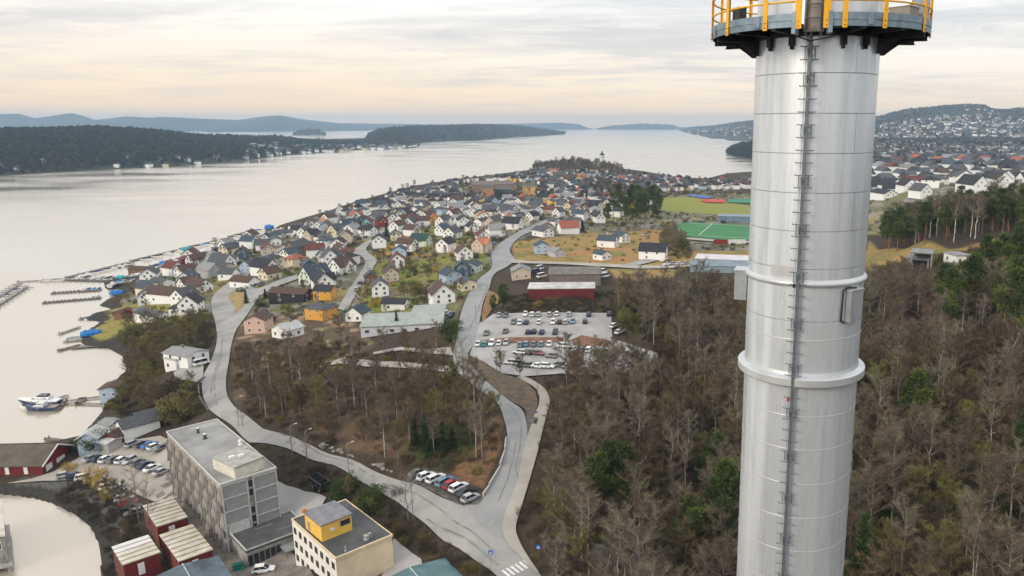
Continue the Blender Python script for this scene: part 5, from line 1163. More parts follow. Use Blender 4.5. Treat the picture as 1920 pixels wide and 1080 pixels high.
def car(x, y, yaw, color, kind, label, group, z=None, off=0.15, lights=True):
    K = KITS[kind]; z = H(x, y)+off+math.hypot(x, y)*0.0006 if z is None else z
    t = empty('parked_car' if kind != 'van' else 'parked_van', (x, y, z), yaw, label, 'car' if kind != 'van' else 'van', group)
    b = link('body', K['body'], t); b.material_slots[0].link = 'OBJECT'; b.material_slots[0].material = paintm(color)
    link('windows', K['glass'], t)
    for sx in (-0.31, 0.30):
        for sy in (-1, 1): link('wheel', K['wheel'], t, (sx*K['L'], sy*(K['W']/2-0.10), 0.31))
    if lights:
        for sy in (-1, 1): link('headlight', K['head'], t, (K['L']/2-0.05, sy*K['W']*0.32, K['sh']-0.36)); link('tail_light', K['tail'], t, (-K['L']/2+0.04, sy*K['W']*0.33, K['sh']-0.22))
    return t
ORD = ['first', 'second', 'third', 'fourth', 'fifth', 'sixth', 'seventh', 'eighth', 'ninth', 'tenth', 'eleventh', 'twelfth', 'thirteenth', 'fourteenth', 'fifteenth', 'sixteenth', 'seventeenth', 'eighteenth', 'nineteenth', 'twentieth']
def car_row(pts, heading, colors, where, group, off=0.15, kinds=None, fixyaw=None):
    rr = random.Random(len(pts)*7+int(pts[0][0])); n = len(pts)
    for i, (u, v) in enumerate(pts):
        p = pick(u, v, 0.5)
        if fixyaw is None:
            q = pick(u+heading[0], v+heading[1], 0.5); yaw = math.atan2(q.y-p.y, q.x-p.x)
        else: yaw = fixyaw
        if rr.random() < 0.25: yaw += math.pi
        kd = (kinds or ['saloon', 'estate', 'hatchback'])[rr.randrange(3)] if kinds is None else kinds[i % len(kinds)]
        c = colors[i % len(colors)]
        side = ORD[i]+' from the left' if i < (n+1)//2 else (ORD[n-1-i]+' from the right' if n-1-i else 'last on the right')
        car(p.x, p.y, yaw+rr.uniform(-.03, .03), c, kd, '%s %s, %s %s' % (c, kd if kd != 'van' else 'van', side, where), group, off=off)
car_row([(250,833),(267,834.5),(281,836),(291,839),(303,842)], (22,-15), ['silver','grey','blue','white','grey'], 'in the short row touching the grey office block', 'cars in the gravel lot', 0.12)
car_row([(171,861),(185.5,861.5),(199,862.5),(215,863),(229,864),(243,865),(258,869),(272,874),(286,879),(303,886)], (22,-14), ['silver','dark blue','white','grey','white','silver','grey','dark blue','white','silver'], 'in the long middle row of the gravel lot', 'cars in the gravel lot', 0.12)
car_row([(123,893),(141,894),(160,896),(177,900),(193,907),(206,914),(216,921),(225,928),(233,936),(240,944),(247,953),(252,963)], (20,-7), ['silver','dark blue','white','silver','silver','white','silver','black','silver','red','black','grey'], 'in the curved row above the pond', 'cars in the gravel lot', 0.12)
car_row([(785,889),(799,895),(817,899),(834,905),(846,911),(860,916),(873,926),(882,936)], (25,-16), ['grey','white','white','light blue','red','white','black','silver'], 'in the row beside the road junction', 'cars by the road junction', 0.2, ['saloon','hatchback','estate','estate','hatchback','estate','saloon','hatchback'])
UP = 'cars in the upper parking lot'; N_ = math.pi/2
car_row([(936,592),(948,593),(985,590),(998,591),(1009.5,591),(1030.5,591),(1044,590),(1067,591),(1104,591),(1142,590)], None, ['silver','grey','white','white','silver','silver','white','silver','dark blue','black'], 'in the farthest row of the upper parking', UP, 0.15, fixyaw=N_)
car_row([(963,605),(975,606),(987,606),(1011,605),(1037,605),(1049,605),(1061,605),(1074,604),(1097,604)], None, ['grey','white','dark blue','white','white','black','silver','light blue','black'], 'in the second row of the upper parking', UP, 0.15, fixyaw=N_)
car_row([(912,626),(948,622),(990,624),(1001,623),(1016,624),(1041,624)], None, ['grey','grey','dark blue','black','dark blue','black'], 'along the top of the reddish planting bed', UP, 0.15, fixyaw=N_)
car_row([(897,646),(908,647),(922,645),(936,645),(949,644),(976,648),(987,647),(1001,647),(1015,647),(1030,646)], None, ['white','teal','white','white','silver','light blue','light blue','grey','light blue','white'], 'along the bottom of the reddish planting bed', UP, 0.19, fixyaw=N_)
car_row([(974,662),(985,663),(997,662),(1011,664),(1034,669),(1058,650)], None, ['silver','black','grey','maroon','grey','white'], 'in the middle row of the upper parking', UP, 0.15, fixyaw=2.8)
car_row([(957,681),(971,683),(984,686),(1010,688),(1026,688),(1045,686),(1066,689),(1090,688)], None, ['silver','silver','grey','white','white','grey','silver','white'], 'in the lowest row of the upper parking', UP, 0.15, fixyaw=2.9)
car_row([(1075,656),(1090,657),(1105,657),(1121,660),(1138,660),(1155,662),(1172,664),(1190,664)], (14,-12), ['white','silver','white','silver','white','black','silver','teal'], 'in the slanted right hand row of the upper parking', UP, 0.15)
car_row([(1120,682),(1142,684),(1165,690),(1185,684),(1205,680)], (14,-6), ['white','silver','white','white','silver'], 'at the lower right corner of the upper parking', UP, 0.15)
car_row([(1152,612),(1161,624),(1178,618),(1196,612)], (14,-6), ['white','white','silver','white'], 'among the trees right of the upper parking', UP, 0.15)
car_row([(378,683)], (12,-4), ['white'], 'beside the lone white shore house', None, 0.2, ['van'])
car_row([(494,1070)], (16,-3), ['white'], 'in the courtyard below the dark roofed annex', None, 0.2, ['hatchback'])
car_row([(923,465),(927,458),(934,448),(917,478)], (6,-14), ['dark blue','blue','white','dark blue'], 'parked left of the north road bend', 'cars along the north road', 0.25)
car_row([(1005,512),(1010,506),(1016,520),(1130,512),(1134,520)], (10,-2), ['dark blue','white','white','white','white'], 'parked around the brown roofed hall', 'cars round the hall', 0.3, ['van'])
car_row([(1250,497),(1262,496),(1275,496),(1287,495)], (10,-1), ['white','silver','white','silver'], 'along the side road toward the blue-grey hall', 'cars on the side road', 0.3)
car_row([(455,537),(464,539),(478,536),(490,534)], (12,-5), ['white','silver','dark blue','grey'], 'in front of the house above the sandy island', 'cars near the sandy island', 0.25)
car_row([(668,545),(675,532),(696,506),(722,442),(702,449)], (8,-12), ['silver','dark blue','white','black','white'], 'along the middle street of the town', 'cars in the middle street', 0.25)
car_row([(800,583),(812,584),(838,588),(846,592)], (10,-8), ['silver','white','white','dark blue'], 'behind the pale grey complex', 'cars behind the pale complex', 0.25)
car_row([(1138,440),(1207,441),(1215,447)], (10,-3), ['white','silver','grey'], 'near the dark conifers by the meadow', 'cars by the meadow', 0.3)
# a dark flatbed trailer by the embankment
def trailer():
    p = pick(600, 916); t = empty('flatbed_trailer', (p.x, p.y, p.z+0.1), -0.75, 'dark box trailer parked by the bushes behind the grey office block', 'trailer')
    dk = mat('trailer_black', (0.03,0.03,0.032), 0.6, scale=2, var=0.3)
    mb = MB(); mb.box((0,0,0.95),(6.2,2.3,0.25)); mb.build('bed', dk, t)
    for k in range(4): mb = MB(); mb.box((-2.9+k*1.93, 0, 1.7),(0.12,2.3,1.3)); mb.build('stake_frame', dk, t)
    for s in (-1, 1): mb = MB(); mb.box((0, s*1.12, 2.2),(6.2,0.08,0.35)); mb.build('side_board', mat('trailer_rail', (0.10,0.10,0.10), 0.6), t)
    for x in (-2.0, -1.0, 2.0):
        for s in (-1, 1): link('wheel', KITS['van']['wheel'], t, (x, s*1.0, 0.42), None, (1.35, 1.2, 1.35))
trailer()
# green wheelie bins at the courtyard
for i, (u, v, lab) in enumerate(((444,1070,'left green waste bin beside the blue-grey roof'), (452,1068,'right green waste bin beside the courtyard'))):
    p = pick(u, v); t = empty('waste_bin', (p.x, p.y, p.z+0.12), 0.5, lab, 'bin'); gm = mat('bin_green', (0.02,0.22,0.17), 0.5)
    mb = MB(); mb.prism([(-0.6,-0.5),(0.6,-0.5),(0.6,0.5),(-0.6,0.5)], 0.12, 1.15); mb.build('body', gm, t); mb = MB(); mb.box((0,0,1.22),(1.35,1.15,0.12)); mb.build('lid', mat('bin_lid', (0.015,0.12,0.10), 0.5), t)
    for sx in (-0.5, 0.5):
        mb = MB(); mb.tube([(sx,-0.5,0.1),(sx,-0.38,0.1)], 0.1, 8); mb.build('wheel', TYRE, t)

# ------------------------------------------------------------------ road furniture
for i in range(6):
    a = pick(942+i*8, 1071.5-i*3.9); b = pick(957+i*8, 1084-i*3.9); k = (b-a).normalized(); n = Vector((-k.y, k.x, 0))*0.24
    sheet('crossing_stripe', [(a.x+n.x, a.y+n.y), (b.x+n.x, b.y+n.y), (b.x-n.x, b.y-n.y), (a.x-n.x, a.y-n.y)], PAINT, 0.16, 3, px=False)
def wall_line(pts, w, h, m, name, label, off=0.0):
    W = picks(pts); t0 = W[0]; mb = MB()
    t = empty(name, (t0.x, t0.y, t0.z), 0, label, 'wall')
    for i in range(len(W)-1):
        a, b = W[i], W[i+1]; k = Vector((b.x-a.x, b.y-a.y)); L = k.length; ns = max(1, int(L/6))
        for j in range(ns):
            p = (a.x+k.x*(j+0.5)/ns, a.y+k.y*(j+0.5)/ns); mb = MB(); z = H(*p)
            mb.box((p[0]-t0.x, p[1]-t0.y, z-t0.z+h/2-0.6), (L/ns+0.05, w, h+1.2), math.atan2(k.y, k.x)); blk = mb.build('wall_section', m, t)
    return t
wall_line([(906,933),(918,914),(938,877),(947,846),(949,824)], 0.35, 0.8, mat('pale_kerb_stone', (0.45,0.44,0.42), 0.85, scale=1), 'retaining_wall', 'pale low wall along the inner bend of the junction road')
wall_line([(384,708),(372,722),(374,745),(390,770)], 0.4, 0.9, mat('dark_wall_stone', (0.14,0.135,0.12), 0.9, scale=1), 'retaining_wall', 'grey low wall curving below the white shore house drive')
LAMPM = mat('lamp_post_grey', (0.30,0.31,0.32), 0.5, metal=0.5)
for i, (u, v, lab) in enumerate(((549,858,'street lamp on the main road straight behind the grey office block'), (577,868,'street lamp on the main road above the dark trailer'), (655,896,'street lamp on the main road above the cream building'), (775,975,'street lamp nearest the junction on the lower side of the road'),
        (448,800,'street lamp at the bend behind the office block roof'), (1008,742,'street lamp inside the bend of the pale footpath'), (893,610,'street lamp at the upper parking entrance'), (690,520,'street lamp on the middle street of the town'))):
    p = pick(u, v); t = empty('street_lamp', (p.x, p.y, p.z), 0.9, lab, 'lamp', 'street lamps')
    mb = MB(); mb.tube([(0,0,-0.5),(0,0,7.6),(0.25,0,8.0),(1.2,0,8.15)], 0.085, 6, r2=0.05); mb.build('post', LAMPM, t); mb = MB(); mb.box((1.45,0,8.14),(0.75,0.26,0.14)); mb.build('lamp_head', mat('lamp_head_pale', (0.6,0.6,0.6), 0.4), t)
for u, v, lab in ((921,1062,'blue pedestrian crossing sign left of the zebra crossing'), (1010,1052,'blue pedestrian crossing sign right of the zebra crossing')):
    p = pick(u, v); t = empty('crossing_sign', (p.x, p.y, p.z), -0.1, lab, 'sign', None)
    mb = MB(); mb.tube([(0,0,-0.3),(0,0,2.9)], 0.035, 6); mb.build('post', LAMPM, t)
    mb = MB(); mb.box((0,-0.05,2.7),(0.8,0.03,0.8)); s = mb.build('sign_plate', mat('sign_blue', (0.01,0.13,0.60), 0.4), t)
    mb = MB(); mb.face([(-0.3,-0.07,2.42),(0.3,-0.07,2.42),(0,-0.07,2.98)]); mb.build('sign_triangle', mat('sign_white', (0.8,0.8,0.8), 0.4), s)
    mb = MB()
    for q in ([(-.02,0.62),(.03,0.62),(.04,.36),(-.03,.36)], [(-.03,.37),(.01,.37),(-.07,.12),(-.12,.12)], [(0,.37),(.04,.37),(.12,.12),(.07,.12)], [(-.03,.72),(.03,.72),(.03,.65),(-.03,.65)]): mb.face([(x, -0.078, 2.36+z*0.75) for x, z in q][::-1])
    mb.build('walking_figure', mat('sign_black', (0.01,0.01,0.01), 0.5), s)

# ------------------------------------------------------------------ docks and boats
WOOD = mat('wet_dock_wood', (0.16,0.14,0.125), 0.85, scale=0.6, var=0.25); DECK = mat('grey_dock_planks', (0.30,0.28,0.255), 0.85, scale=0.8, var=0.2)
def dock(a, b, w, label, fingers=0, flen=5, hgt=0.55, m=DECK, name='dock', side=(1, -1), clutter=0, wobble=0.0):
    A = Vector(onz(*a, 0.5)); B = Vector(onz(*b, 0.5)); k = B-A; L = k.length; yaw = math.atan2(k.y, k.x)
    t = empty(name, (A.x, A.y, 0), yaw, label, 'dock')
    n = max(1, int(L/9)); rr = random.Random(int(a[0]*7+b[1]))
    for i in range(n):
        mb = MB(); mb.box((L*(i+0.5)/n, rr.uniform(-1, 1)*wobble, hgt-0.1), (L/n-0.12, w, 0.3)); s = mb.build('deck_section', m, t)
        if fingers == 0 and i % 2 == 0 or True:
            for sy in (-1, 1): mb = MB(); mb.tube([(L*(i+0.1)/n, sy*(w/2-0.1), -2.5), (L*(i+0.1)/n, sy*(w/2-0.1), hgt+0.7)], 0.14, 6); mb.build('pile', WOOD, s)
    for i in range(fingers):
        for sy in side: mb = MB(); mb.box((L*(i+0.5)/fingers, sy*(w/2+flen/2), hgt-0.12), (0.6, flen, 0.2)); mb.build('finger', WOOD, t)
    return t, A, k, L, yaw
def boat_kit():
    hull = MB(); secs = [(-3.4,1.15,-.1,0.75),(-2,1.28,-.25,0.78),(0,1.3,-.3,0.85),(1.6,1.05,-.25,1.0),(2.8,0.5,-.1,1.15),(3.5,0.06,0.5,1.25)]
    b = 0
    for x, w, z0, z1 in secs: hull.v += [(x,-w*0.5,z0),(x,-w,z1*0.6),(x,-w,z1),(x,w,z1),(x,w,z1*0.6),(x,w*0.5,z0)]
    for i in range(5):
        for k in range(6): k2 = (k+1) % 6; hull.f.append((i*6+k2,i*6+k,(i+1)*6+k,(i+1)*6+k2)); hull.m.append(0)
    hull.f.append((0,1,2,3,4,5)); hull.m.append(0)
    cab = MB(); loft(cab, [(-0.8,0.95,0.7,1.75,0.75),(0.6,0.95,0.7,1.8,0.72),(1.5,0.8,0.7,1.15,0.5)])
    scr = MB(); scr.box((0.2, 0, 1.5), (1.7, 1.72, 0.3))
    cov = MB(); loft(cov, [(-3.2,1.1,0.7,1.0,0.8),(-1,1.25,0.75,1.5,0.5),(1.4,1.0,0.85,1.5,0.3),(3.2,0.25,0.9,1.25,0.1)])
    pit = MB(); pit.box((-2.1, 0, 0.72), (2.0, 1.9, 0.16))
    return dict(hull=hull.mesh('hull', mat('boat_gelcoat', (0.75,0.75,0.74), 0.35, spec=0.5)), cab=cab.mesh('cabin', mat('boat_cabin', (0.70,0.70,0.70), 0.4)), scr=scr.mesh('windscreen', GLASS), cov=cov.mesh('cover', mat('boat_cover', (0.2,0.2,0.22), 0.8)), pit=pit.mesh('cockpit', mat('cockpit_tan', (0.35,0.28,0.22), 0.8)))
BK = boat_kit()
BCOL = {'blue': (0.02,0.17,0.52), 'dark blue': (0.03,0.05,0.12), 'grey': (0.25,0.26,0.28), 'black': (0.03,0.03,0.035), 'turquoise': (0.03,0.35,0.40), 'white': (0.75,0.75,0.74)}
def boat(x, y, yaw, s, cover, label, group='small boats in the marina', z=0.0, hullc=None):
    t = empty('motorboat', (x, y, z), yaw, label, 'boat', group); t.scale = (s, s, s)
    h = link('hull', BK['hull'], t)
    if hullc: h.material_slots[0].link = 'OBJECT'; h.material_slots[0].material = mat('boat_hull_'+hullc.replace(' ', '_'), BCOL[hullc], 0.35, spec=0.5)
    if cover: c = link('cover', BK['cov'], t); c.material_slots[0].link = 'OBJECT'; c.material_slots[0].material = mat('cover_'+cover.replace(' ', '_'), BCOL[cover], 0.75)
    else: link('cabin', BK['cab'], t); link('windscreen', BK['scr'], t); link('cockpit', BK['pit'], t)
    return t
rb_ = random.Random(3)
def boats_along(dk, n, side, gap, where, smin=0.8, smax=1.2, perp=True, t0=0.03, t1=0.97):
    t, A, k, L, yaw = dk
    for i in range(n):
        f = t0+(t1-t0)*(i+0.5)/n; s = rb_.uniform(smin, smax); cv = rb_.choice([None, None, None, 'blue', 'dark blue', 'grey', 'black', 'dark blue'])
        nx, ny = -math.sin(yaw)*side, math.cos(yaw)*side; p = A+k*f; x, y = p.x+nx*gap, p.y+ny*gap
        lab = '%s, %s from the left end %s' % ('white cabin motorboat' if not cv else 'small boat under %s cover' % cv, ORD[i], where)
        boat(x, y, yaw+(math.pi/2*side if perp else 0)+rb_.uniform(-.06, .06), s, cv, lab)
d1 = dock((124,520),(240,492), 3.2, 'dark floating breakwater, outermost left section of the marina', 14, 3, side=(-1,), m=WOOD, name='floating_breakwater')
d2 = dock((245,489),(334,468), 3.4, 'dark floating breakwater, second section behind the boat sheds', 0, m=WOOD, name='floating_breakwater')
d3 = dock((338,466),(378,457), 3.4, 'dark floating breakwater, third section by the turquoise covered boats', 0, m=WOOD, name='floating_breakwater')
d4 = dock((384,456),(426,446), 3.6, 'dark floating breakwater, fourth section toward the town', 0, m=WOOD, name='floating_breakwater')
d4b = dock((430,443),(478,431), 3.6, 'dark floating breakwater, last section where the shore begins', 0, m=WOOD, name='floating_breakwater')
d5 = dock((30,528),(123,523), 1.6, 'thin grey dock reaching left from the breakwater corner', 0)
d6 = dock((-30,572),(40,530), 1.8, 'upper slanting dock at the left edge of the water', 10, 3, side=(1,))
d7 = dock((-30,588),(50,537), 1.8, 'lower slanting dock at the left edge of the water', 10, 3, side=(-1,))
d8 = dock((125,524),(214,526), 3.0, 'wide dark dock leading from breakwater to the boat yard', 8, 4, m=WOOD, side=(-1,))
d9 = dock((96,549),(190,543), 1.7, 'upper finger pier with short mooring arms', 13, 2.6, m=WOOD, name='finger_pier')
d10 = dock((79,567),(190,558), 1.7, 'lower finger pier with short mooring arms', 15, 2.2, m=WOOD, name='finger_pier')
d11 = dock((148,598),(200,586), 1.8, 'dark wooden jetty above the sandy shore', 0, m=WOOD, name='jetty')
d12 = dock((110,626),(150,612), 1.5, 'thin pale jetty left of the big blue tarpaulin', 0, name='jetty')
d13 = dock((108,657),(150,646), 2.0, 'dark jetty at the foot of the shore bank', 0, m=WOOD, name='jetty')
d14 = dock((118,640),(205,632), 1.6, 'long timber jetty below the big blue tarpaulin', 0, name='jetty')
d15 = dock((135,652),(185,648), 2.4, 'short broad jetty beside the dark jetty', 0, m=WOOD, name='jetty')
d16 = dock((118,752),(190,743), 0.9, 'narrow curved gangway from shore to the white motor yacht', 0, name='gangway')
d17 = dock((118,755),(190,757), 0.9, 'lower narrow gangway from shore to the moored boats', 0, name='gangway')
d18 = dock((105,769),(121,754), 1.2, 'short dark float at the stern of the yacht', 0, m=WOOD, name='float')
d19 = dock((147,757),(155,745), 2.2, 'small dark platform between the two gangways', 0, m=WOOD, name='float')
d20 = dock((85,822),(120,826), 1.4, 'small jetty behind the red boathouse', 0, m=WOOD, name='jetty')
d21 = dock((215,502),(250,496), 2.0, 'short inner dock by the brown boat shed', 0, m=WOOD)
boats_along(d1, 9, -1, 6.0, 'of the outer breakwater', 0.8, 1.1); boats_along(d2, 4, -1, 6, 'of the second breakwater section', 0.9, 1.2); boats_along(d3, 4, -1, 6, 'of the third breakwater section'); boats_along(d4, 5, -1, 6, 'of the fourth breakwater section'); boats_along(d4b, 6, -1, 6, 'of the last breakwater section')
boats_along(d8, 6, 1, 6.0, 'above the wide dark dock', 0.8, 1.1); boats_along(d9, 4, 1, 4.0, 'on the upper finger pier', 0.6, 0.8, t0=0.55); boats_along(d5, 2, -1, 3, 'of the thin grey dock', 0.9, 1.1, perp=False, t0=0.55)
boats_along(d6, 4, -1, 3.5, 'between the two slanting docks', 0.7, 0.9); boats_along(d10, 2, 1, 3.5, 'on the lower finger pier', 0.6, 0.8, t0=0.8)
boats_along(d14, 3, 1, 3.5, 'above the long timber jetty', 0.8, 1.0, perp=False); boats_along(d11, 2, -1, 3, 'of the dark wooden jetty', 0.7, 0.9, perp=False)
# boats laid up along the waterfront
rs_ = random.Random(31); kk = 0
for i in range(46):
    f = i/45; u = 205+f*330; v = np.interp(u, [205, 260, 300, 345, 400, 470, 535], [540, 512, 496, 483, 465, 446, 428])+rs_.uniform(0, 7)
    p = pick(u, v); cv = rs_.choice([None, None, 'dark blue', 'grey', 'white', 'blue', 'white'])
    boat(p.x, p.y, rs_.uniform(0, 3.1), rs_.uniform(.8, 1.15), cv, '%s laid up ashore, %s along the waterfront from the left' % ('cabin boat' if not cv else 'boat under %s cover' % cv, ORD[i] if i < 20 else '%dth' % (i+1) if (i+1) % 10 not in (1, 2, 3) else '%d%s' % (i+1, {1: 'st', 2: 'nd', 3: 'rd'}[(i+1) % 10])), 'boats laid up ashore', z=max(p.z, 0)+0.45)
# tarpaulin covered boats ashore
def tarp(u, v, L, W, hgt, yaw, c, label):
    L *= 0.62; W *= 0.68; hgt *= 0.8
    p = pick(u, v); t = empty('covered_boat', (p.x, p.y, max(p.z, 0.4)), yaw, label, 'boat'); mb = MB(); n = 9; b = 0
    for i in range(n):
        f = i/(n-1)*2-1; w = W/2*(1-abs(f)**3*0.45); hh = hgt*(1-0.25*f*f)*(0.95+0.1*((i*37) % 3-1)); x = f*L/2
        mb.v += [(x,-w,0.1),(x,-w*0.95,hh*0.55),(x,-w*0.35,hh*0.93),(x,0,hh),(x,w*0.35,hh*0.93),(x,w*0.95,hh*0.55),(x,w,0.1)]
    for i in range(n-1):
        for k in range(6): mb.f.append((i*7+k,(i+1)*7+k,(i+1)*7+k+1,i*7+k+1)); mb.m.append(0)
    mb.f.append(tuple(range(7))[::-1]); mb.m.append(0); mb.f.append(tuple((n-1)*7+k for k in range(7))); mb.m.append(0)
    mb.build('tarpaulin', mat('tarp_'+c.replace(' ', '_'), BCOL[c], 0.55, scale=1.5, var=0.2, bump=0.05), t)
    mb = MB(); mb.box((0,0,0.1),(L*0.9,W*0.6,0.5)); mb.build('cradle', WOOD, t)
tarp(171,628,12,7.0,3.2,0.5,'blue','big boat under a bright blue tarpaulin on the shore bank'); tarp(220,553,11,6.0,3.2,0.15,'blue','blue tarpaulin covered boat on the grass beside the finger piers')
tarp(291,529,11,7,3.8,0.5,'blue','blue covered boat in front of the long brown roofed house'); tarp(289,535,9,5,2.4,0.4,'turquoise','turquoise covered boat below the blue covered boat'); tarp(310,497,10,6,3.4,0.3,'blue','bright blue boat cover near the breakwater behind the houses')
tarp(350,470,11,6,3.2,0.2,'turquoise','pale turquoise boat cover beside the third breakwater section'); tarp(228,522,10,4,2.4,0.1,'turquoise','turquoise boat cover at the landward end of the wide dock'); tarp(505,430,12,7,5,0.3,'blue','blue covered boat at the far waterfront'); tarp(452,462,12,6,4,0.2,'blue','blue boat cover behind the dark conifer on the waterfront')
# brown boat shed on the dock, storage sheds ashore
def shedpx(u, v, W, L, hw, yaw, wall, roof, label, pitch=24, name='shed'): hpx(u, v, W, L, hw, yaw, wall, roof, pitch=pitch, chim=False, name=name, cat='shed', label=label, group=None, detail=0, reg=False)
shedpx(264,514,6,11,3,80,'brown','brown','small brown boat shed standing at the end of the inner quay'); shedpx(239,592,3,4,2.6,20,'red','dark red','little dark red shed on the yellow grass bank'); shedpx(227,598,3.5,4,3,0,'brown','brown','tiny brown hut lower on the yellow grass bank')
shedpx(350,484+12,7,9,3,40,'red','dark red','small red shed behind the long brown roofed house'); shedpx(178,848,5,6,4.0,12,'pale blue','pale grey','pale blue shed beside the car park', 30); shedpx(196,846,4,9,2.6,70,'grey','pale grey','low grey lean-to beside the pale blue shed', 14)
shedpx(219,838,4,5,2.6,0,'red','brown','small dark red hut at the back of the gravel lot', 30); shedpx(262,818,6,9,3.0,-40,'white','dark grey','white cottage with dark roof behind the gravel lot', 30); shedpx(282,800,5,7,2.8,-40,'brown','dark grey','brown cottage with white gutters under the willow bush', 28)
shedpx(212,810,4,5,2.4,60,'white','grey','little white shed beside the yellow bush', 20); shedpx(560,668,5,8,3.2,80,'brown','brown','brown ruin shed in the bushes of the middle wood', 20); shedpx(590,738,5,9,2.4,78,'brown','brown','low brown shed roof inside the middle wood', 14)
# white motor yacht
def yacht():
    p = onz(77, 757, 0); t = empty('motor_yacht', (p[0], p[1], 0), math.pi+0.05, 'white motor yacht with dark blue hull moored off the shore', 'yacht'); t.scale = (0.76, 0.76, 0.85)
    L = 8.0; mb = MB(); secs = [(-8,2.0,-.3,1.6),(-5,2.25,-.5,1.65),(0,2.3,-.6,1.8),(4,1.8,-.5,2.1),(7,0.9,-.2,2.4),(9,0.08,1.4,2.6)]
    def ring(x, w, z0, z1, f): return [(x,-w*0.55,z0),(x,-w*0.95,z1*0.45),(x,-w,z1*f),(x,w,z1*f),(x,w*0.95,z1*0.45),(x,w*0.55,z0)]
    for s in secs: mb.v += ring(*s, 0.8)
    for i in range(5):
        for k in range(6): k2 = (k+1) % 6; mb.f.append((i*6+k2,i*6+k,(i+1)*6+k,(i+1)*6+k2)); mb.m.append(0)
    mb.f.append((0,1,2,3,4,5)); mb.m.append(0); mb.build('hull', mat('yacht_navy', (0.02,0.03,0.09), 0.3, spec=0.6), t)
    mb = MB()
    for x, w, z0, z1 in secs: mb.v += [(x,-w*1.01,z1*0.75),(x,-w*1.0,z1),(x,-w*0.8,z1+0.1),(x,w*0.8,z1+0.1),(x,w*1.0,z1),(x,w*1.01,z1*0.75)]
    for i in range(5):
        for k in range(6): k2 = (k+1) % 6; mb.f.append((i*6+k2,i*6+k,(i+1)*6+k,(i+1)*6+k2)); mb.m.append(0)
    mb.f.append((0,1,2,3,4,5)); mb.m.append(0); mb.build('deck', mat('yacht_white', (0.80,0.80,0.82), 0.3, spec=0.5), t)
    mb = MB(); loft(mb, [(-4.5,1.7,1.7,3.0,1.4),(1.0,1.7,1.8,3.1,1.3),(4.0,1.2,2.0,2.4,0.6)]); c = mb.build('cabin', mat('yacht_white', (0.8,0.8,0.82)), t)
    mb = MB(); loft(mb, [(-3.8,1.74,2.2,2.75,1.5),(1.4,1.7,2.25,2.8,1.36),(3.0,1.35,2.25,2.5,1.0)]); mb.build('window_band', GLASS, c)
    mb = MB(); loft(mb, [(-3.6,1.3,3.0,3.9,1.1),(-0.4,1.3,3.0,4.0,1.0),(1.0,1.0,3.0,3.3,0.7)]); mb.build('flybridge', mat('flybridge_dark', (0.05,0.06,0.09), 0.3), t)
    mb = MB(); mb.tube([(-3.2,-1.2,3.9),(-3.6,-1.1,5.0),(-3.6,1.1,5.0),(-3.2,1.2,3.9)], 0.07, 6); mb.build('radar_arch', mat('yacht_white', (0.8,0.8,0.82)), t)
    p = onz(80, 768, 0); b = boat(p[0], p[1], math.pi+0.1, 1.45, None, 'grey and navy cabin boat moored beside the white yacht', None, hullc='dark blue')
    p = onz(66, 766, 0); boat(p[0], p[1], math.pi+0.2, 1.2, 'dark blue', 'small boat with dark blue cover at the bow side of the yacht', None)
    p = onz(118, 747, 0); boat(p[0], p[1], 1.2, 0.6, 'grey', 'tiny grey dinghy at the stern of the white yacht', None)
yacht()
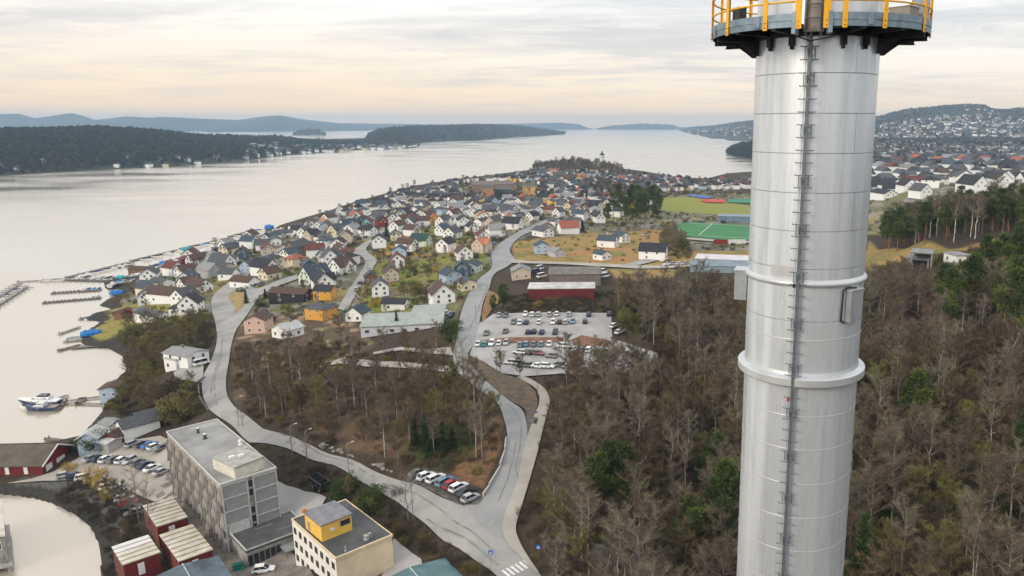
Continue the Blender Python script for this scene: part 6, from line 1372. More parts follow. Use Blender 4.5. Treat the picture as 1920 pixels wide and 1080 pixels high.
# ------------------------------------------------------------------ vegetation
def barkm(n, c): return mat(n, c, 0.9, scale=2.0, var=0.25, stretch=(1, 1, 0.3))
def twigm(n, c): return mat(n, c, 0.95, scale=0.35, var=0.22, spec=0.1)
def sliver(mb, p, d, L, w, rr, m=0):
    u = d.cross(Vector((rr.uniform(-1, 1), rr.uniform(-1, 1), rr.uniform(-1, 1))))
    if u.length < 1e-4: u = Vector((1, 0, 0))
    u = u.normalized()*w*0.5; b = len(mb.v); mb.v += [tuple(p-u), tuple(p+u), tuple(p+d*L)]; mb.f.append((b, b+1, b+2)); mb.m.append(m)
def bare_tree(seed, Ht, Rc, bark, twig, lo=0.42, nl=15, tw=30, fan=0.9, tr=0.17, wide=0.05):
    rr = random.Random(seed); T = MB(); Cc = MB()
    bend = [Vector((rr.uniform(-.35, .35), rr.uniform(-.35, .35), 0)) for _ in range(7)]
    pts = [Vector((0, 0, -0.8))]+[Vector((0, 0, Ht*(i+1)/6))+bend[i]*(i/3) for i in range(6)]
    T.tube(pts, tr, 6, r2=0.025)
    def tp(f):
        x = f*6; i = min(int(x), 5); return pts[i].lerp(pts[i+1], x-i) if i else Vector((0, 0, f*Ht))
    for i in range(nl):
        f = lo+(0.97-lo)*((i+rr.random()*0.8)/nl); az = i*2.4+rr.uniform(-.4, .4); s = tp(f)
        env = math.sin(math.pi*min(1, (f-lo)/(1.05-lo)*0.8+0.2))**0.6
        L = Rc*(0.75+0.5*rr.random())*max(0.35, env); el = rr.uniform(0.45, 1.05)*fan
        d = Vector((math.cos(az)*math.cos(el), math.sin(az)*math.cos(el), math.sin(el))); e = s+d*L+Vector((0, 0, L*0.18)); mid = s+d*L*0.5
        T.tube([s, mid, e], tr*0.42*(1.15-f), 4, r2=0.015, cap=False)
        for j in range(6):
            g = 0.25+0.75*(j+rr.random())/6; q = s.lerp(mid, g*2) if g < .5 else mid.lerp(e, g*2-1)
            a2 = rr.uniform(0, 6.28); d2 = (d+Vector((math.cos(a2), math.sin(a2), rr.uniform(-.1, .8)))*0.85).normalized(); L2 = L*rr.uniform(0.28, 0.55)
            sliver(Cc, q, d2, L2, 0.055, rr)
            for k in range(tw):
                h = rr.random(); p = q+d2*L2*h; a3 = rr.uniform(0, 6.28)
                d3 = (d2*0.6+Vector((math.cos(a3), math.sin(a3), rr.uniform(-.3, .9)))).normalized(); sliver(Cc, p, d3, rr.uniform(.5, 1.25), wide*rr.uniform(.6, 1.2), rr)
    for k in range(tw*6):
        f = rr.uniform(max(lo, .6), 1); p = tp(f); a3 = rr.uniform(0, 6.28); sliver(Cc, p, Vector((math.cos(a3), math.sin(a3), rr.uniform(.2, 1.4))).normalized(), rr.uniform(.6, 1.5), wide, rr)
    return T.mesh('trunk', bark), Cc.mesh('crown', twig)
def clump(mb, c, r, n, rr, size, m=0, flat=0.7):
    for _ in range(n):
        v = Vector((rr.gauss(0, 1), rr.gauss(0, 1), rr.gauss(0, 1)*flat)); v = v.normalized()*r*rr.random()**0.4
        p = c+v; d = (v.normalized()+Vector((rr.uniform(-.6, .6), rr.uniform(-.6, .6), rr.uniform(-.2, .9)))).normalized(); sliver(mb, p, d, size*rr.uniform(.7, 1.4), size*rr.uniform(.35, .7), rr, m)
def pine(seed, Ht, Rc, lo=0.45, n=42, mats=None):
    rr = random.Random(seed); T = MB(); Cc = MB(); T.tube([(0,0,-.8),(rr.uniform(-.3,.3),rr.uniform(-.3,.3),Ht*.5),(rr.uniform(-.4,.4),rr.uniform(-.4,.4),Ht*.97)], 0.2, 6, r2=0.04)
    for i in range(n):
        f = lo+(1-lo)*rr.random()**0.8; az = rr.uniform(0, 6.28); e = (1-((f-lo)/(1-lo))**2*0.8); r = Rc*e*rr.uniform(.25, 1)
        c = Vector((math.cos(az)*r, math.sin(az)*r, f*Ht)); T.tube([(0,0,f*Ht-0.5), tuple(c)], 0.035, 3, r2=0.015, cap=False); clump(Cc, c, rr.uniform(.6, 1.15), 60, rr, 0.46, rr.choice((0, 0, 1)), 0.5)
    return T.mesh('trunk', mats[0]), Cc.mesh('crown', mats[1:])
def spruce(seed, Ht, Rc, mats):
    rr = random.Random(seed); T = MB(); Cc = MB(); T.tube([(0,0,-.8),(0,0,Ht*.97)], 0.17, 6, r2=0.03); nl = 16
    for i in range(nl):
        f = 0.12+0.88*i/nl; r = Rc*(1-f)**0.85+0.15
        for k in range(max(4, int(11*(1-f)+4))):
            az = rr.uniform(0, 6.28); rl = r*rr.uniform(.7, 1.08)
            for s in range(3):
                q = (s+0.6)/3; c = Vector((math.cos(az)*rl*q, math.sin(az)*rl*q, f*Ht-rl*q*0.28)); clump(Cc, c, 0.38*(1.2-q*0.4), 9, rr, 0.38, rr.choice((0, 0, 1)), 0.35)
    return T.mesh('trunk', mats[0]), Cc.mesh('crown', mats[1:])
def bushy(seed, Ht, Rc, bark, mats, n=60, size=0.3, per=40, flat=0.8, lo=0.25):
    rr = random.Random(seed); T = MB(); Cc = MB(); T.tube([(0,0,-.8),(0,0,Ht*.5)], 0.16, 6, r2=0.08)
    for i in range(n):
        v = Vector((rr.gauss(0, 1), rr.gauss(0, 1), rr.gauss(0, 1))).normalized(); rad = rr.random()**0.35
        c = Vector((v.x*Rc*rad, v.y*Rc*rad, Ht*(lo+(1-lo)/2)+v.z*rad*Ht*(1-lo)/2)); T.tube([(0,0,Ht*.3), tuple(c*0.9)], 0.04, 3, r2=0.012, cap=False); clump(Cc, c, Rc*0.24, per, rr, size, rr.choice((0, 0, 1)) if len(mats) > 1 else 0, flat)
    return T.mesh('trunk', bark), Cc.mesh('crown', list(mats))
def shrub_mesh(seed, Ht, Rc, twig, n=420, w=0.05):
    rr = random.Random(seed); Cc = MB()
    for _ in range(n):
        az = rr.uniform(0, 6.28); r = Rc*math.sqrt(rr.random())*0.7; p = Vector((math.cos(az)*r, math.sin(az)*r, rr.uniform(-.3, Ht*.55))); d = Vector((math.cos(az)*rr.uniform(.1, .8), math.sin(az)*rr.uniform(.1, .8), rr.uniform(.4, 1.2))).normalized()
        sliver(Cc, p, d, rr.uniform(.4, 1.0)*Ht*.55, w*rr.uniform(.6, 1.3), rr)
    return Cc.mesh('shrub', twig)
B_BIRCH = barkm('birch_bark', (0.52,0.49,0.44)); B_GREY = barkm('grey_bark', (0.24,0.215,0.185)); B_DARK = barkm('dark_bark', (0.06,0.05,0.045)); B_PINE = barkm('pine_bark', (0.24,0.13,0.07))
T_PUR = twigm('purple_brown_twigs', (0.158,0.122,0.088)); T_OCH = twigm('ochre_brown_twigs', (0.172,0.130,0.068)); T_GRY = twigm('grey_brown_twigs', (0.210,0.178,0.128)); T_OLV = twigm('olive_twigs', (0.180,0.165,0.055)); T_DRK = twigm('dark_brown_twigs', (0.085,0.066,0.048)); T_RED = twigm('rusty_twigs', (0.140,0.102,0.066))
G_P1 = twigm('pine_needles', (0.070,0.100,0.028)); G_P2 = twigm('pine_needles_light', (0.115,0.145,0.036)); G_S1 = twigm('spruce_needles', (0.036,0.060,0.022)); G_S2 = twigm('spruce_needles_light', (0.060,0.095,0.028))
Y_W = twigm('willow_shoots', (0.23,0.21,0.075)); Y_W2 = twigm('willow_shoots_brown', (0.17,0.135,0.065)); Y_F = twigm('forsythia_flowers', (0.50,0.36,0.06)); G_IVY = twigm('ivy_green', (0.07,0.11,0.02))
BARE = [bare_tree(1, 15, 2.9, B_BIRCH, T_PUR), bare_tree(2, 13.5, 3.2, B_BIRCH, T_GRY, 0.38), bare_tree(3, 12, 3.6, B_GREY, T_OCH, 0.30, 16), bare_tree(4, 14, 3.3, B_GREY, T_PUR, 0.35, 16), bare_tree(5, 11, 3.2, B_GREY, T_GRY, 0.28),
        bare_tree(6, 10, 3.0, B_DARK, T_DRK, 0.25), bare_tree(7, 9, 2.8, B_GREY, T_OCH, 0.22), bare_tree(8, 16, 2.6, B_BIRCH, T_GRY, 0.5, 13), bare_tree(9, 12, 3.0, B_DARK, T_RED, 0.3), bare_tree(10, 9.5, 3.0, B_GREY, T_OLV, 0.2)]
SPARSE = [bare_tree(11, 14, 3.4, B_GREY, T_GRY, 0.3, 11, 9, tr=.22), bare_tree(12, 11, 3.0, B_GREY, T_GRY, 0.25, 10, 8)]
PINES = [pine(21, 13, 2.6, 0.42, 40, [B_PINE, G_P1, G_P2]), pine(22, 11, 2.4, 0.35, 36, [B_PINE, G_P1, G_P2]), pine(23, 14, 2.3, 0.5, 34, [B_PINE, G_S1, G_P1])]
SPRUCES = [spruce(31, 12, 2.6, [B_DARK, G_S1, G_S2]), spruce(32, 9, 2.2, [B_DARK, G_S1, G_S2])]
WILLOW = bushy(41, 8.5, 5.0, B_GREY, [Y_W2, Y_W], 90, .5, 60, 1.0, 0.05); YWIL = bushy(42, 8.5, 4.2, B_GREY, [Y_W, Y_W2], 80, .5, 50, 1.0, 0.2); GWIL = bushy(43, 7.5, 4.6, B_GREY, [twigm('budding_green', (0.14,0.16,0.045)), Y_W2], 80, .45, 50, 1.0, 0.1)
FORS = bushy(44, 2.8, 2.4, B_DARK, [Y_F, twigm('forsythia_ochre', (0.33,0.22,0.06))], 40, .22, 45, 1.0, 0.0); IVY = bushy(45, 9, 2.0, B_DARK, [G_IVY, G_S2], 60, .35, 50, 1.0, 0.1); GBUSH = bushy(46, 3.0, 2.2, B_DARK, [G_S1, G_IVY], 40, .25, 45, 1.0, 0.0)
SHRUB = [shrub_mesh(51, 2.4, 1.8, T_DRK), shrub_mesh(52, 2.0, 1.7, T_RED), shrub_mesh(53, 2.8, 1.9, T_DRK), shrub_mesh(54, 1.6, 1.5, T_RED), shrub_mesh(55, 2.2, 1.6, T_OLV)]
def tree(kit, x, y, s, rz, label, group, name='tree', z=None, sz=None, cat='tree'):
    t = empty(name, (x, y, H(x, y) if z is None else z), rz, label, cat, group); t.scale = (s, s, sz or s); link('trunk', kit[0], t); link('crown', kit[1], t); return t
def scatter(name, label, protos, pts):
    """one stuff object: points carrying copies of the prototype meshes; pts = (x, y, z, turn, scale, prototype)"""
    pts = [p for p in pts]
    me = bpy.data.meshes.new(name); me.from_pydata([p[:3] for p in pts], [], [])
    a = me.attributes.new('turn', 'FLOAT', 'POINT'); a.data.foreach_set('value', [p[3] for p in pts])
    a = me.attributes.new('size', 'FLOAT', 'POINT'); a.data.foreach_set('value', [p[4] for p in pts])
    a = me.attributes.new('sort', 'INT', 'POINT'); a.data.foreach_set('value', [p[5] for p in pts])
    o = link(name, me); tag(o, label, None, None, 'stuff')
    ng = bpy.data.node_groups.new(name, 'GeometryNodeTree'); ng.interface.new_socket('Geometry', in_out='INPUT', socket_type='NodeSocketGeometry'); ng.interface.new_socket('Geometry', in_out='OUTPUT', socket_type='NodeSocketGeometry')
    N, L = ng.nodes, ng.links; gi = N.new('NodeGroupInput'); go = N.new('NodeGroupOutput'); jn = N.new('GeometryNodeJoinGeometry')
    def attr(n, t): q = N.new('GeometryNodeInputNamedAttribute'); q.data_type = t; q.inputs[0].default_value = n; return q.outputs[0]
    rot = N.new('ShaderNodeCombineXYZ'); L.new(attr('turn', 'FLOAT'), rot.inputs[2]); sz = attr('size', 'FLOAT'); so = attr('sort', 'INT')
    for k, objs in enumerate(protos):
        cmp_ = N.new('FunctionNodeCompare'); cmp_.data_type = 'INT'; cmp_.operation = 'EQUAL'
        ia = [s for s in cmp_.inputs if s.type == 'INT']; L.new(so, ia[0]); ia[1].default_value = k
        for ob in objs:
            oi = N.new('GeometryNodeObjectInfo'); oi.inputs['Object'].default_value = ob; oi.transform_space = 'ORIGINAL'; oi.inputs['As Instance'].default_value = True
            ip = N.new('GeometryNodeInstanceOnPoints'); L.new(gi.outputs[0], ip.inputs['Points']); L.new(cmp_.outputs[0], ip.inputs['Selection']); L.new(oi.outputs['Geometry'], ip.inputs['Instance']); L.new(rot.outputs[0], ip.inputs['Rotation']); L.new(sz, ip.inputs['Scale']); L.new(ip.outputs[0], jn.inputs[0])
    L.new(jn.outputs[0], go.inputs[0]); md = o.modifiers.new('scatter', 'NODES'); md.node_group = ng; return o

def jitter_grid(P, cell, seed, soft=0):
    rs = np.random.RandomState(seed); x0, x1, y0, y1 = P[:,0].min(), P[:,0].max(), P[:,1].min(), P[:,1].max()
    gx, gy = np.meshgrid(np.arange(x0, x1, cell), np.arange(y0, y1, cell)); gx = gx.ravel()+rs.uniform(0, cell, gx.size); gy = gy.ravel()+rs.uniform(0, cell, gy.size)
    k = poly_sd(P, gx, gy) > soft; return gx[k], gy[k]
def off_sheets(x, y, r):
    sd = np.full(len(x), -1e6)
    for P in SHEETP: sd = np.maximum(sd, poly_sd(P, x, y))
    return sd < -r
HXY = np.array([(h[1], h[2], h[8]) for h in HOUSES])
FOOT = [onz(u, v, z) for u, v, z in ((760,600,18),(800,590,18),(700,600,18),(1060,515,24),(1000,535,22),(1110,535,22),(1040,535,22),(1080,535,22),(1350,495,20),(1310,492,20),(1400,495,20))]
def free(x, y, r=6.5):
    ok = np.ones(len(x), bool)
    for hx, hy, s in HXY: ok &= (x-hx)**2+(y-hy)**2 > (s*0.5+r-2.5)**2
    for fx, fy in FOOT: ok &= (x-fx)**2+(y-fy)**2 > 13**2
    return ok
OFFICE = np.array([onz(295,900,4), onz(300,830,4), onz(420,800,6), onz(560,900,6), onz(640,950,8), onz(800,1050,10), onz(790,1200,10), onz(200,1200,3), onz(195,1000,3)])
def zone(key, px, cell, seed, kinds, smin, smax, label, r_sheet=2.5, group=None, minsd=None, rfree=6.5):
    P = wpoly(px); x, y = jitter_grid(P, cell, seed); k = off_sheets(x, y, r_sheet) & free(x, y, rfree) & (poly_sd(SHORE, x, y) > 3); x, y = x[k], y[k]
    rs = np.random.RandomState(seed+5); z = hz(x, y); cl = vnoise(x, y, 22, seed)
    return [dict(key=key, x=float(x[i]), y=float(y[i]), z=float(z[i])-0.3, rz=rs.uniform(0, 6.28), s=float(rs.uniform(smin, smax)*(0.85+0.3*cl[i])), k=kinds[int((rs.random_sample()*0.55+cl[i]*0.45)*len(kinds)) % len(kinds)], label=label, group=group or label) for i in range(len(x))]
WR = [(1050,722),(1130,712),(1236,690),(1240,655),(1150,600),(1160,560),(1225,560),(1300,560),(1420,566),(1620,562),(1700,580),(1790,590),(1860,575),(1930,560),(2050,600),(2100,1300),(1060,1300),(1020,1090),(985,1040),(975,990),(985,950),(1000,900),(1015,850),(1035,790),(1040,745)]
bare_all = []
bare_all += zone('wr', WR, 4.7, 1, [0,3,4,9,2,8,0,7,3,5,1,6,9,2], 0.72, 1.02, 'bare leafless tree in the dense brown woodland around the chimney', group='trees of the brown woodland', r_sheet=4.0)
bare_all += zone('wm', [(450,690),(520,705),(600,710),(860,706),(890,735),(925,770),(938,800),(940,840),(925,860),(880,850),(800,862),(760,880),(700,860),(620,835),(540,800),(470,770),(446,730)], 5.2, 2, [2,6,3,8,2,0,6,5,9,2,1], 0.55, 0.95, 'bare leafless tree in the wood enclosed by the two roads', group='trees of the enclosed wood')
bare_all += zone('wu', [(440,680),(470,660),(530,680),(600,672),(680,665),(750,660),(845,665),(840,690),(700,684),(560,692),(460,695)], 6.5, 3, [9,5,6,9,4,2], 0.4, 0.6, 'bare tree or tall bush below the pink house and pale grey complex', group='trees below the houses')
bare_all += zone('sb', [(225,625),(300,605),(390,595),(400,640),(396,655),(330,665),(320,700),(370,720),(385,770),(330,790),(270,780),(215,770),(205,750),(240,700),(238,660)], 5.2, 4, [9,2,6,9,5,4], 0.45, 0.8, 'bare bushy tree on the steep bank between shore and coast road', group='trees of the shore bank', rfree=4.5)
bare_all += zone('em', [(430,800),(500,845),(580,880),(680,925),(800,1010),(900,1075),(820,1050),(740,1010),(640,940),(560,905),(530,890),(440,830)], 5.5, 5, [5,6,9,8], 0.35, 0.6, 'small bare tree on the embankment below the main road', group='trees of the embankment', r_sheet=3.5)
bare_all += zone('pb', [(150,915),(200,925),(240,960),(262,1010),(268,1060),(200,1080),(196,1020),(180,985),(150,955),(110,935)], 4.2, 6, [5,8,6,5], 0.32, 0.55, 'low bare bush on the bank between pond and curved car row', group='bushes of the pond bank', r_sheet=1.5)
bare_all += zone('pk', [(915,583),(940,574),(1000,572),(1120,572),(1150,590),(1010,586),(925,588)], 5.5, 7, [5,6,4,5,9], 0.25, 0.42, 'bare tree in the strip between red warehouse and upper parking', group='trees behind the upper parking')
bare_all += zone('lp', [(900,690),(960,704),(1080,706),(1060,730),(1010,715),(960,715),(995,745),(950,740)], 6.0, 8, [5,4,6], 0.4, 0.75, 'bare tree at the lower edge of the upper parking', group='trees below the upper parking')
bare_all += zone('rp', [(1150,545),(1225,540),(1240,560),(1240,640),(1200,655),(1150,630)], 6.2, 9, [2,4,9,6,1], 0.4, 0.65, 'bare tree right of the upper parking and red warehouse', group='trees right of the parking')
bare_all += zone('pi', [(1240,430),(1280,440),(1290,480),(1260,500),(1235,480)], 7.0, 10, [9,4,6], 0.6, 0.9, 'bare tree between the white twin gabled house and the pitch', group='trees by the pitch')
bare_all += zone('hl', [(1640,545),(1700,545),(1790,560),(1870,530),(1930,510),(1990,560),(1860,575),(1790,590),(1640,562)], 6.0, 11, [1,4,0,3], 0.6, 0.85, 'pale bare birch on the upper right slope', group='birches of the right slope')
bare_all += zone('ch', [(1000,312),(1060,309),(1120,313),(1175,322),(1170,335),(1090,330),(1000,322)], 11, 12, [2,4,5,3], 0.8, 1.2, 'bare tree around the church on the point', group='trees around the church')
bare_all += zone('cn', [(1105,352),(1160,350),(1180,372),(1120,380)], 12, 13, [5,8], 0.8, 1.1, 'dark bare tree below the church hill', group='trees below the church')
def infr(t):
    u, v = project((t['x'], t['y'], t['z']+8*t['s'])); return -60 < u < 1980 and v < 1180 and not (1395 < u < 1600 and v > 120)
vis = [t for t in bare_all if infr(t)]; rest = [t for t in bare_all if not infr(t)]
for t in vis: t['d'] = math.sqrt(t['x']**2+t['y']**2+(t['z']-CAM_H)**2)
vis.sort(key=lambda t: t['d']/t['s']*(0.35 if t['key'] in ('pb', 'em') and t['d'] < 190 else 1.0))
heroes, stuff_t = vis[:252], vis[252:]+rest
HK = {}
KLOOK = ['tall pale trunked birch', 'broad pale trunked birch', 'ochre brown leafless tree', 'purple brown leafless tree', 'low grey leafless tree', 'dark brown leafless tree', 'small ochre leafless tree', 'very slim tall birch', 'rusty red leafless tree', 'small olive brown leafless tree']
def wlabel(t):
    if t['key'] != 'wr': return t['label'].replace('bare leafless tree', KLOOK[t['k']]).replace('bare bushy tree', KLOOK[t['k']]).replace('bare tree or tall bush', KLOOK[t['k']]).replace('small bare tree', KLOOK[t['k']]).replace('low bare bush', KLOOK[t['k']])
    u, v = project((t['x'], t['y'], t['z']+4)); side = 'between footpath and chimney' if u < 1250 else ('just left of the chimney' if u < 1500 else ('just right of the chimney' if u < 1730 else 'at the right edge'))
    row = 'near the bottom' if v > 1000 else ('low' if v > 900 else ('halfway up' if v > 780 else 'high up'))
    return '%s %s in the woodland %s' % (KLOOK[t['k']], row, side)
for t in heroes:
    t['label'] = wlabel(t); t['group'] = t['label']
    kit = BARE[t['k']]; o = tree(kit, t['x'], t['y'], t['s'], t['rz'], t['label'], t['group'], 'bare_tree', t['z'])
    HK.setdefault(t['k'], list(o.children))
for k in range(len(BARE)):
    if k not in HK: u_ = pick(1300, 850+k*12); HK[k] = list(tree(BARE[k], u_.x, u_.y, 0.8, k, heroes[0]['label'], heroes[0]['group'], 'bare_tree').children)
scatter('far_woodland', 'brown mass of bare trees filling the woodland behind the nearest trunks', [HK[k] for k in range(len(BARE))], [(t['x'], t['y'], t['z'], t['rz'], t['s'], t['k']) for t in stuff_t])
print('bare', len(bare_all))
# single trees that stand out
def T1(kit, u, v, s, label, name='bare_tree', group=None, sz=None, cat='tree'):
    p = pick(u, v); return tree(kit, p.x, p.y, s, (u*7+v) % 6, label, group, name, p.z-0.2, sz, cat)
T1(BARE[5], 232, 948, 0.6, 'brown bush-like tree growing between the curved car row and the pond'); T1(BARE[6], 215, 935, 0.5, 'small ochre bush-like tree by the curved car row'); T1(BARE[4], 248, 972, 0.6, 'grey bush-like tree left of the smallest red shed roof'); T1(SPARSE[0], 262, 985, 0.95, 'leafless tree in front of the curved car row, left of its twin'); T1(SPARSE[1], 283, 1000, 1.0, 'leafless tree leaning over the farthest red shed')
T1(SPARSE[0], 870, 722, 0.95, 'tall leafless tree left of the junction road top'); T1(SPARSE[1], 858, 716, 1.1, 'smaller leafless tree left of the pale side path'); T1(SPARSE[0], 905, 870, 1.15, 'pale forked birch on the orange slope inside the bend'); T1(BARE[7], 893, 862, 0.8, 'slim pale birch left of the forked birch')
T1(SPARSE[1], 765, 975, 0.9, 'leafless roadside tree nearest the junction'); T1(SPARSE[1], 548, 850, 0.6, 'small leafless tree by the road behind the office block'); T1(SPARSE[1], 575, 862, 0.55, 'tiny leafless tree right of the small roadside tree'); T1(SPARSE[1], 455, 800, 0.6, 'leafless tree behind the far corner of the office block')
T1(SPARSE[1], 1112-180, 700, 0.7, 'leafless tree on the verge beside the parking entrance'); T1(BARE[6], 938, 702, 0.75, 'dense brown tree on the grass verge below the parking'); T1(BARE[5], 975, 712, 0.7, 'dark brown tree at the start of the pale footpath')
T1(SPARSE[0], 655, 650, 0.8, 'grey leafless tree left of the pale grey complex'); T1(SPARSE[0], 612, 655, 0.9, 'large grey leafless tree below the orange house'); T1(SPARSE[0], 535, 670, 0.7, 'leafless garden tree below the white roofed house')
for u, v, s, lab in ((640,655,.85,'bare tree between orange house and pale grey complex'), (600,668,.9,'bare tree right of the leafless garden tree'), (720,665,.75,'bare tree below the left wing of the pale grey complex'), (760,668,.7,'bare tree below the middle of the pale grey complex'), (795,672,.75,'bare tree below the right wing of the pale grey complex'), (820,668,.7,'bare tree at the right corner of the pale grey complex')): T1(BARE[(u//10) % 7+2], u, v, s, lab)
T1(WILLOW, 335, 790, 1.0, 'big round olive willow bush on the bank behind the office block', 'willow'); T1(YWIL, 1108, 790, 1.0, 'bright yellow-green willow at the woodland edge', 'willow'); T1(GWIL, 1176, 622, 1.0, 'budding green round tree right of the upper parking', 'willow')
T1(YWIL, 778, 560, 0.95, 'olive yellow round tree between white gables and brown roofed house', 'willow'); T1(GWIL, 250, 640, 0.9, 'grey-green round tree on the shore bank', 'willow'); T1(WILLOW, 285, 655, 0.85, 'dark olive round tree at the water end of the shore bank', 'willow'); T1(WILLOW, 350, 625, 0.8, 'brown olive tree above the lone white shore house', 'willow'); T1(GWIL, 1275, 470, 1.15, 'olive tree beside the football pitch corner', 'willow')
T1(IVY, 944, 578, 1.1, 'ivy green columnar tree beside the beige gabled house', 'ivy_tree'); T1(IVY, 925, 582, 0.7, 'smaller ivy clad tree left of the columnar one', 'ivy_tree')
for i, (u, v, s, lab) in enumerate(((800,470,1.0,'yellow bush in the gardens behind the olive round tree'), (775,505,.9,'ochre bush in the gardens left of the olive round tree'), (860,500,.9,'yellow bush beside the dark blue house'), (705,575,1.3,'yellow flowering bush below the pale gable by the middle street'), (725,578,.9,'ochre flowering hedge right of the yellow bush'), (738,536,.8,'small yellow bush left of the beige gabled house'), (455,505,.9,'yellow bush by the street above the sandy island'), (818,510,.9,'yellow bush above the brown roofed white house'), (240,812,1.2,'yellow bush behind the white cottage near the gravel lot'), (175,905,1.5,'yellow bush over the middle of the curved car row'), (192,918,1.2,'second yellow bush over the curved car row'), (205,935,1.0,'lowest yellow-brown bush by the curved car row'), (130,884,0.9,'flat yellow bush beside the red boathouse'), (1010,575,.8,'pale yellow bush behind the upper parking'), (845,480,.8,'yellow bush in a garden left of the north road'))): T1(FORS, u, v, s, lab, 'flowering_bush', 'flowering yellow bushes', cat='bush')
for i, (u, v, s, lab) in enumerate(((188,843,1.9,'big dark green bush behind the pale blue shed'), (143,845,1.1,'dark conifer bush beside the red boathouse gable'), (700,940,1.3,'bright green conifer on the embankment'), (690,960,1.1,'dark green bush below the bright green conifer'), (655,915,1.2,'dark bush on the embankment beside the trailer'), (640,935,1.3,'dark bush left of the bright green conifer'), (840,628,1.5,'dark hedge at the right end of the pale grey complex'), (850,622,1.5,'bright green hedge beside the north road'), (845,640,1.3,'green hedge below the pale grey complex end'), (452,548,.9,'dark bush at the top of the sandy island'), (660,590,1.2,'dark green bush at the end of the middle street'), (490,575,1.4,'dark conifer bush by the left end of the black boarded house'))): T1(GBUSH, u, v, s, lab, 'green_bush', 'green bushes', cat='bush')
# conifers
def con(kits, lst, label, group, name):
    for i, (u, v, s) in enumerate(lst): T1(kits[i % len(kits)], u, v, s, label, name, group)
con(PINES, [(1125,985,1.1),(1150,1000,1.0),(1170,975,1.15),(1185,990,1.0),(1112,960,1.0),(1140,965,1.1),(1160,1010,.9),(1198,975,.9),(1130,1010,.9)], 'green pine of the small clump in the lower middle woodland', 'pines of the lower clump', 'pine_tree')
con(PINES, [(1355,1000,1.1),(1370,975,1.1),(1340,1030,1.0),(1290,1060,1.0),(1322,1070,1.05),(1380,1040,1.1),(1300,1090,1.0),(1270,1080,.9),(1350,1090,1.1),(1385,1005,1.0),(1310,1030,.9),(1330,920,.8),(1345,905,.85)], 'green pine just left of the chimney foot in the photo', 'pines left of the chimney', 'pine_tree')
con(PINES, [(1715,840,1.25),(1735,850,1.1),(1700,830,1.0),(1722,860,1.1),(1745,835,.9)], 'green pine right of the chimney in mid woodland', 'pines right of the chimney', 'pine_tree')
con(SPRUCES, [(1612,1120,1.2),(1600,1150,1.1),(1900,945,1.4),(1925,970,1.4),(1915,915,1.3),(1870,1010,.9),(1660,1000,.9),(1240,850,.8),(1335,905,.8),(1310,900,.6)], 'dark green spruce among bare trees of the lower woodland', 'spruces of the woodland', 'spruce_tree')
con(PINES, [(1775,620,1.3),(1795,632,1.3),(1815,622,1.35),(1800,602,1.3),(1780,650,1.2),(1840,545,1.3),(1860,552,1.3),(1825,560,1.3),(1845,575,1.3),(1880,575,1.4),(1895,600,1.4),(1910,575,1.4),(1890,655,1.4),(1915,645,1.4),(1900,535,1.3),(1875,530,1.2),(1920,555,1.4),(1765,605,1.2),(1905,515,1.3),(1870,612,1.2),(1855,590,1.2),(1925,600,1.4),(1930,640,1.4),(1905,690,1.3),(1925,705,1.3),(1885,560,1.3)], 'dark green pine on the right slope below the shelters', 'pines of the right slope', 'pine_tree')
gp = wpoly([(1660,468),(1650,455),(1670,432),(1720,415),(1820,398),(1960,388),(1990,445),(1900,452),(1840,456),(1780,462),(1720,464)])
x, y = jitter_grid(gp, 8.2, 77); rs = np.random.RandomState(9)
for i in range(len(x)):
    u, v = project((x[i], y[i], H(x[i], y[i])+6)); ip = rs.rand() < .78; k_ = rs.randint(3) if ip else int(rs.choice([0, 1, 3]))
    lb = '%s in the %s part of the hilltop grove, %s row' % (('dark round topped pine', 'bushy dark pine', 'tall slim dark pine')[k_] if ip else {0: 'pale birch', 1: 'broad birch', 3: 'brown leafless tree'}[k_], 'left' if u < 1740 else ('middle' if u < 1840 else 'right'), 'front' if v > 425 else ('middle' if v > 400 else 'back'))
    tree(PINES[k_] if ip else BARE[k_], float(x[i]), float(y[i]), float(rs.uniform(1.4, 1.75)), rs.uniform(0, 6), lb, lb, 'pine_tree' if ip else 'bare_tree', sz=float(rs.uniform(1.1, 1.35)))
print('grove', len(x))
con(PINES, [(1150,415,1.71),(1165,410,1.86),(1180,418,1.86),(1195,408,2.02),(1210,415,2.02),(1222,408,1.86),(1232,412,1.71),(1205,398,1.86),(1185,395,1.71),(1225,392,1.71),(1170,398,1.55),(1200,425,1.71),(1215,385,1.71),(1140,425,1.55),(1160,395,1.7),(1175,425,1.6),(1190,430,1.7),(1208,430,1.6),(1236,400,1.6),(1228,425,1.5)], 'dark conifer of the clump above the eastern meadow', 'conifers above the meadow', 'pine_tree')
con(SPRUCES, [(798,840,.7),(815,848,.75),(832,850,.7),(850,845,.65),(780,835,.6),(805,862,.6)], 'green spruce on the shaded slope above the junction cars', 'spruces above the junction', 'spruce_tree')
con(SPRUCES, [(462,570,.6),(498,560,.55),(745,620,.6),(462,478,.6),(478,475,.5),(1092,435,1.0),(725,445,.9),(712,620-8,.5),(672,400,.8),(700,412,.8),(560,460,.6),(930,405,.7),(1120,400,.9),(1100,372,1.0),(1040,360,.9)], 'dark garden conifer standing between houses of the town', 'garden conifers', 'spruce_tree')
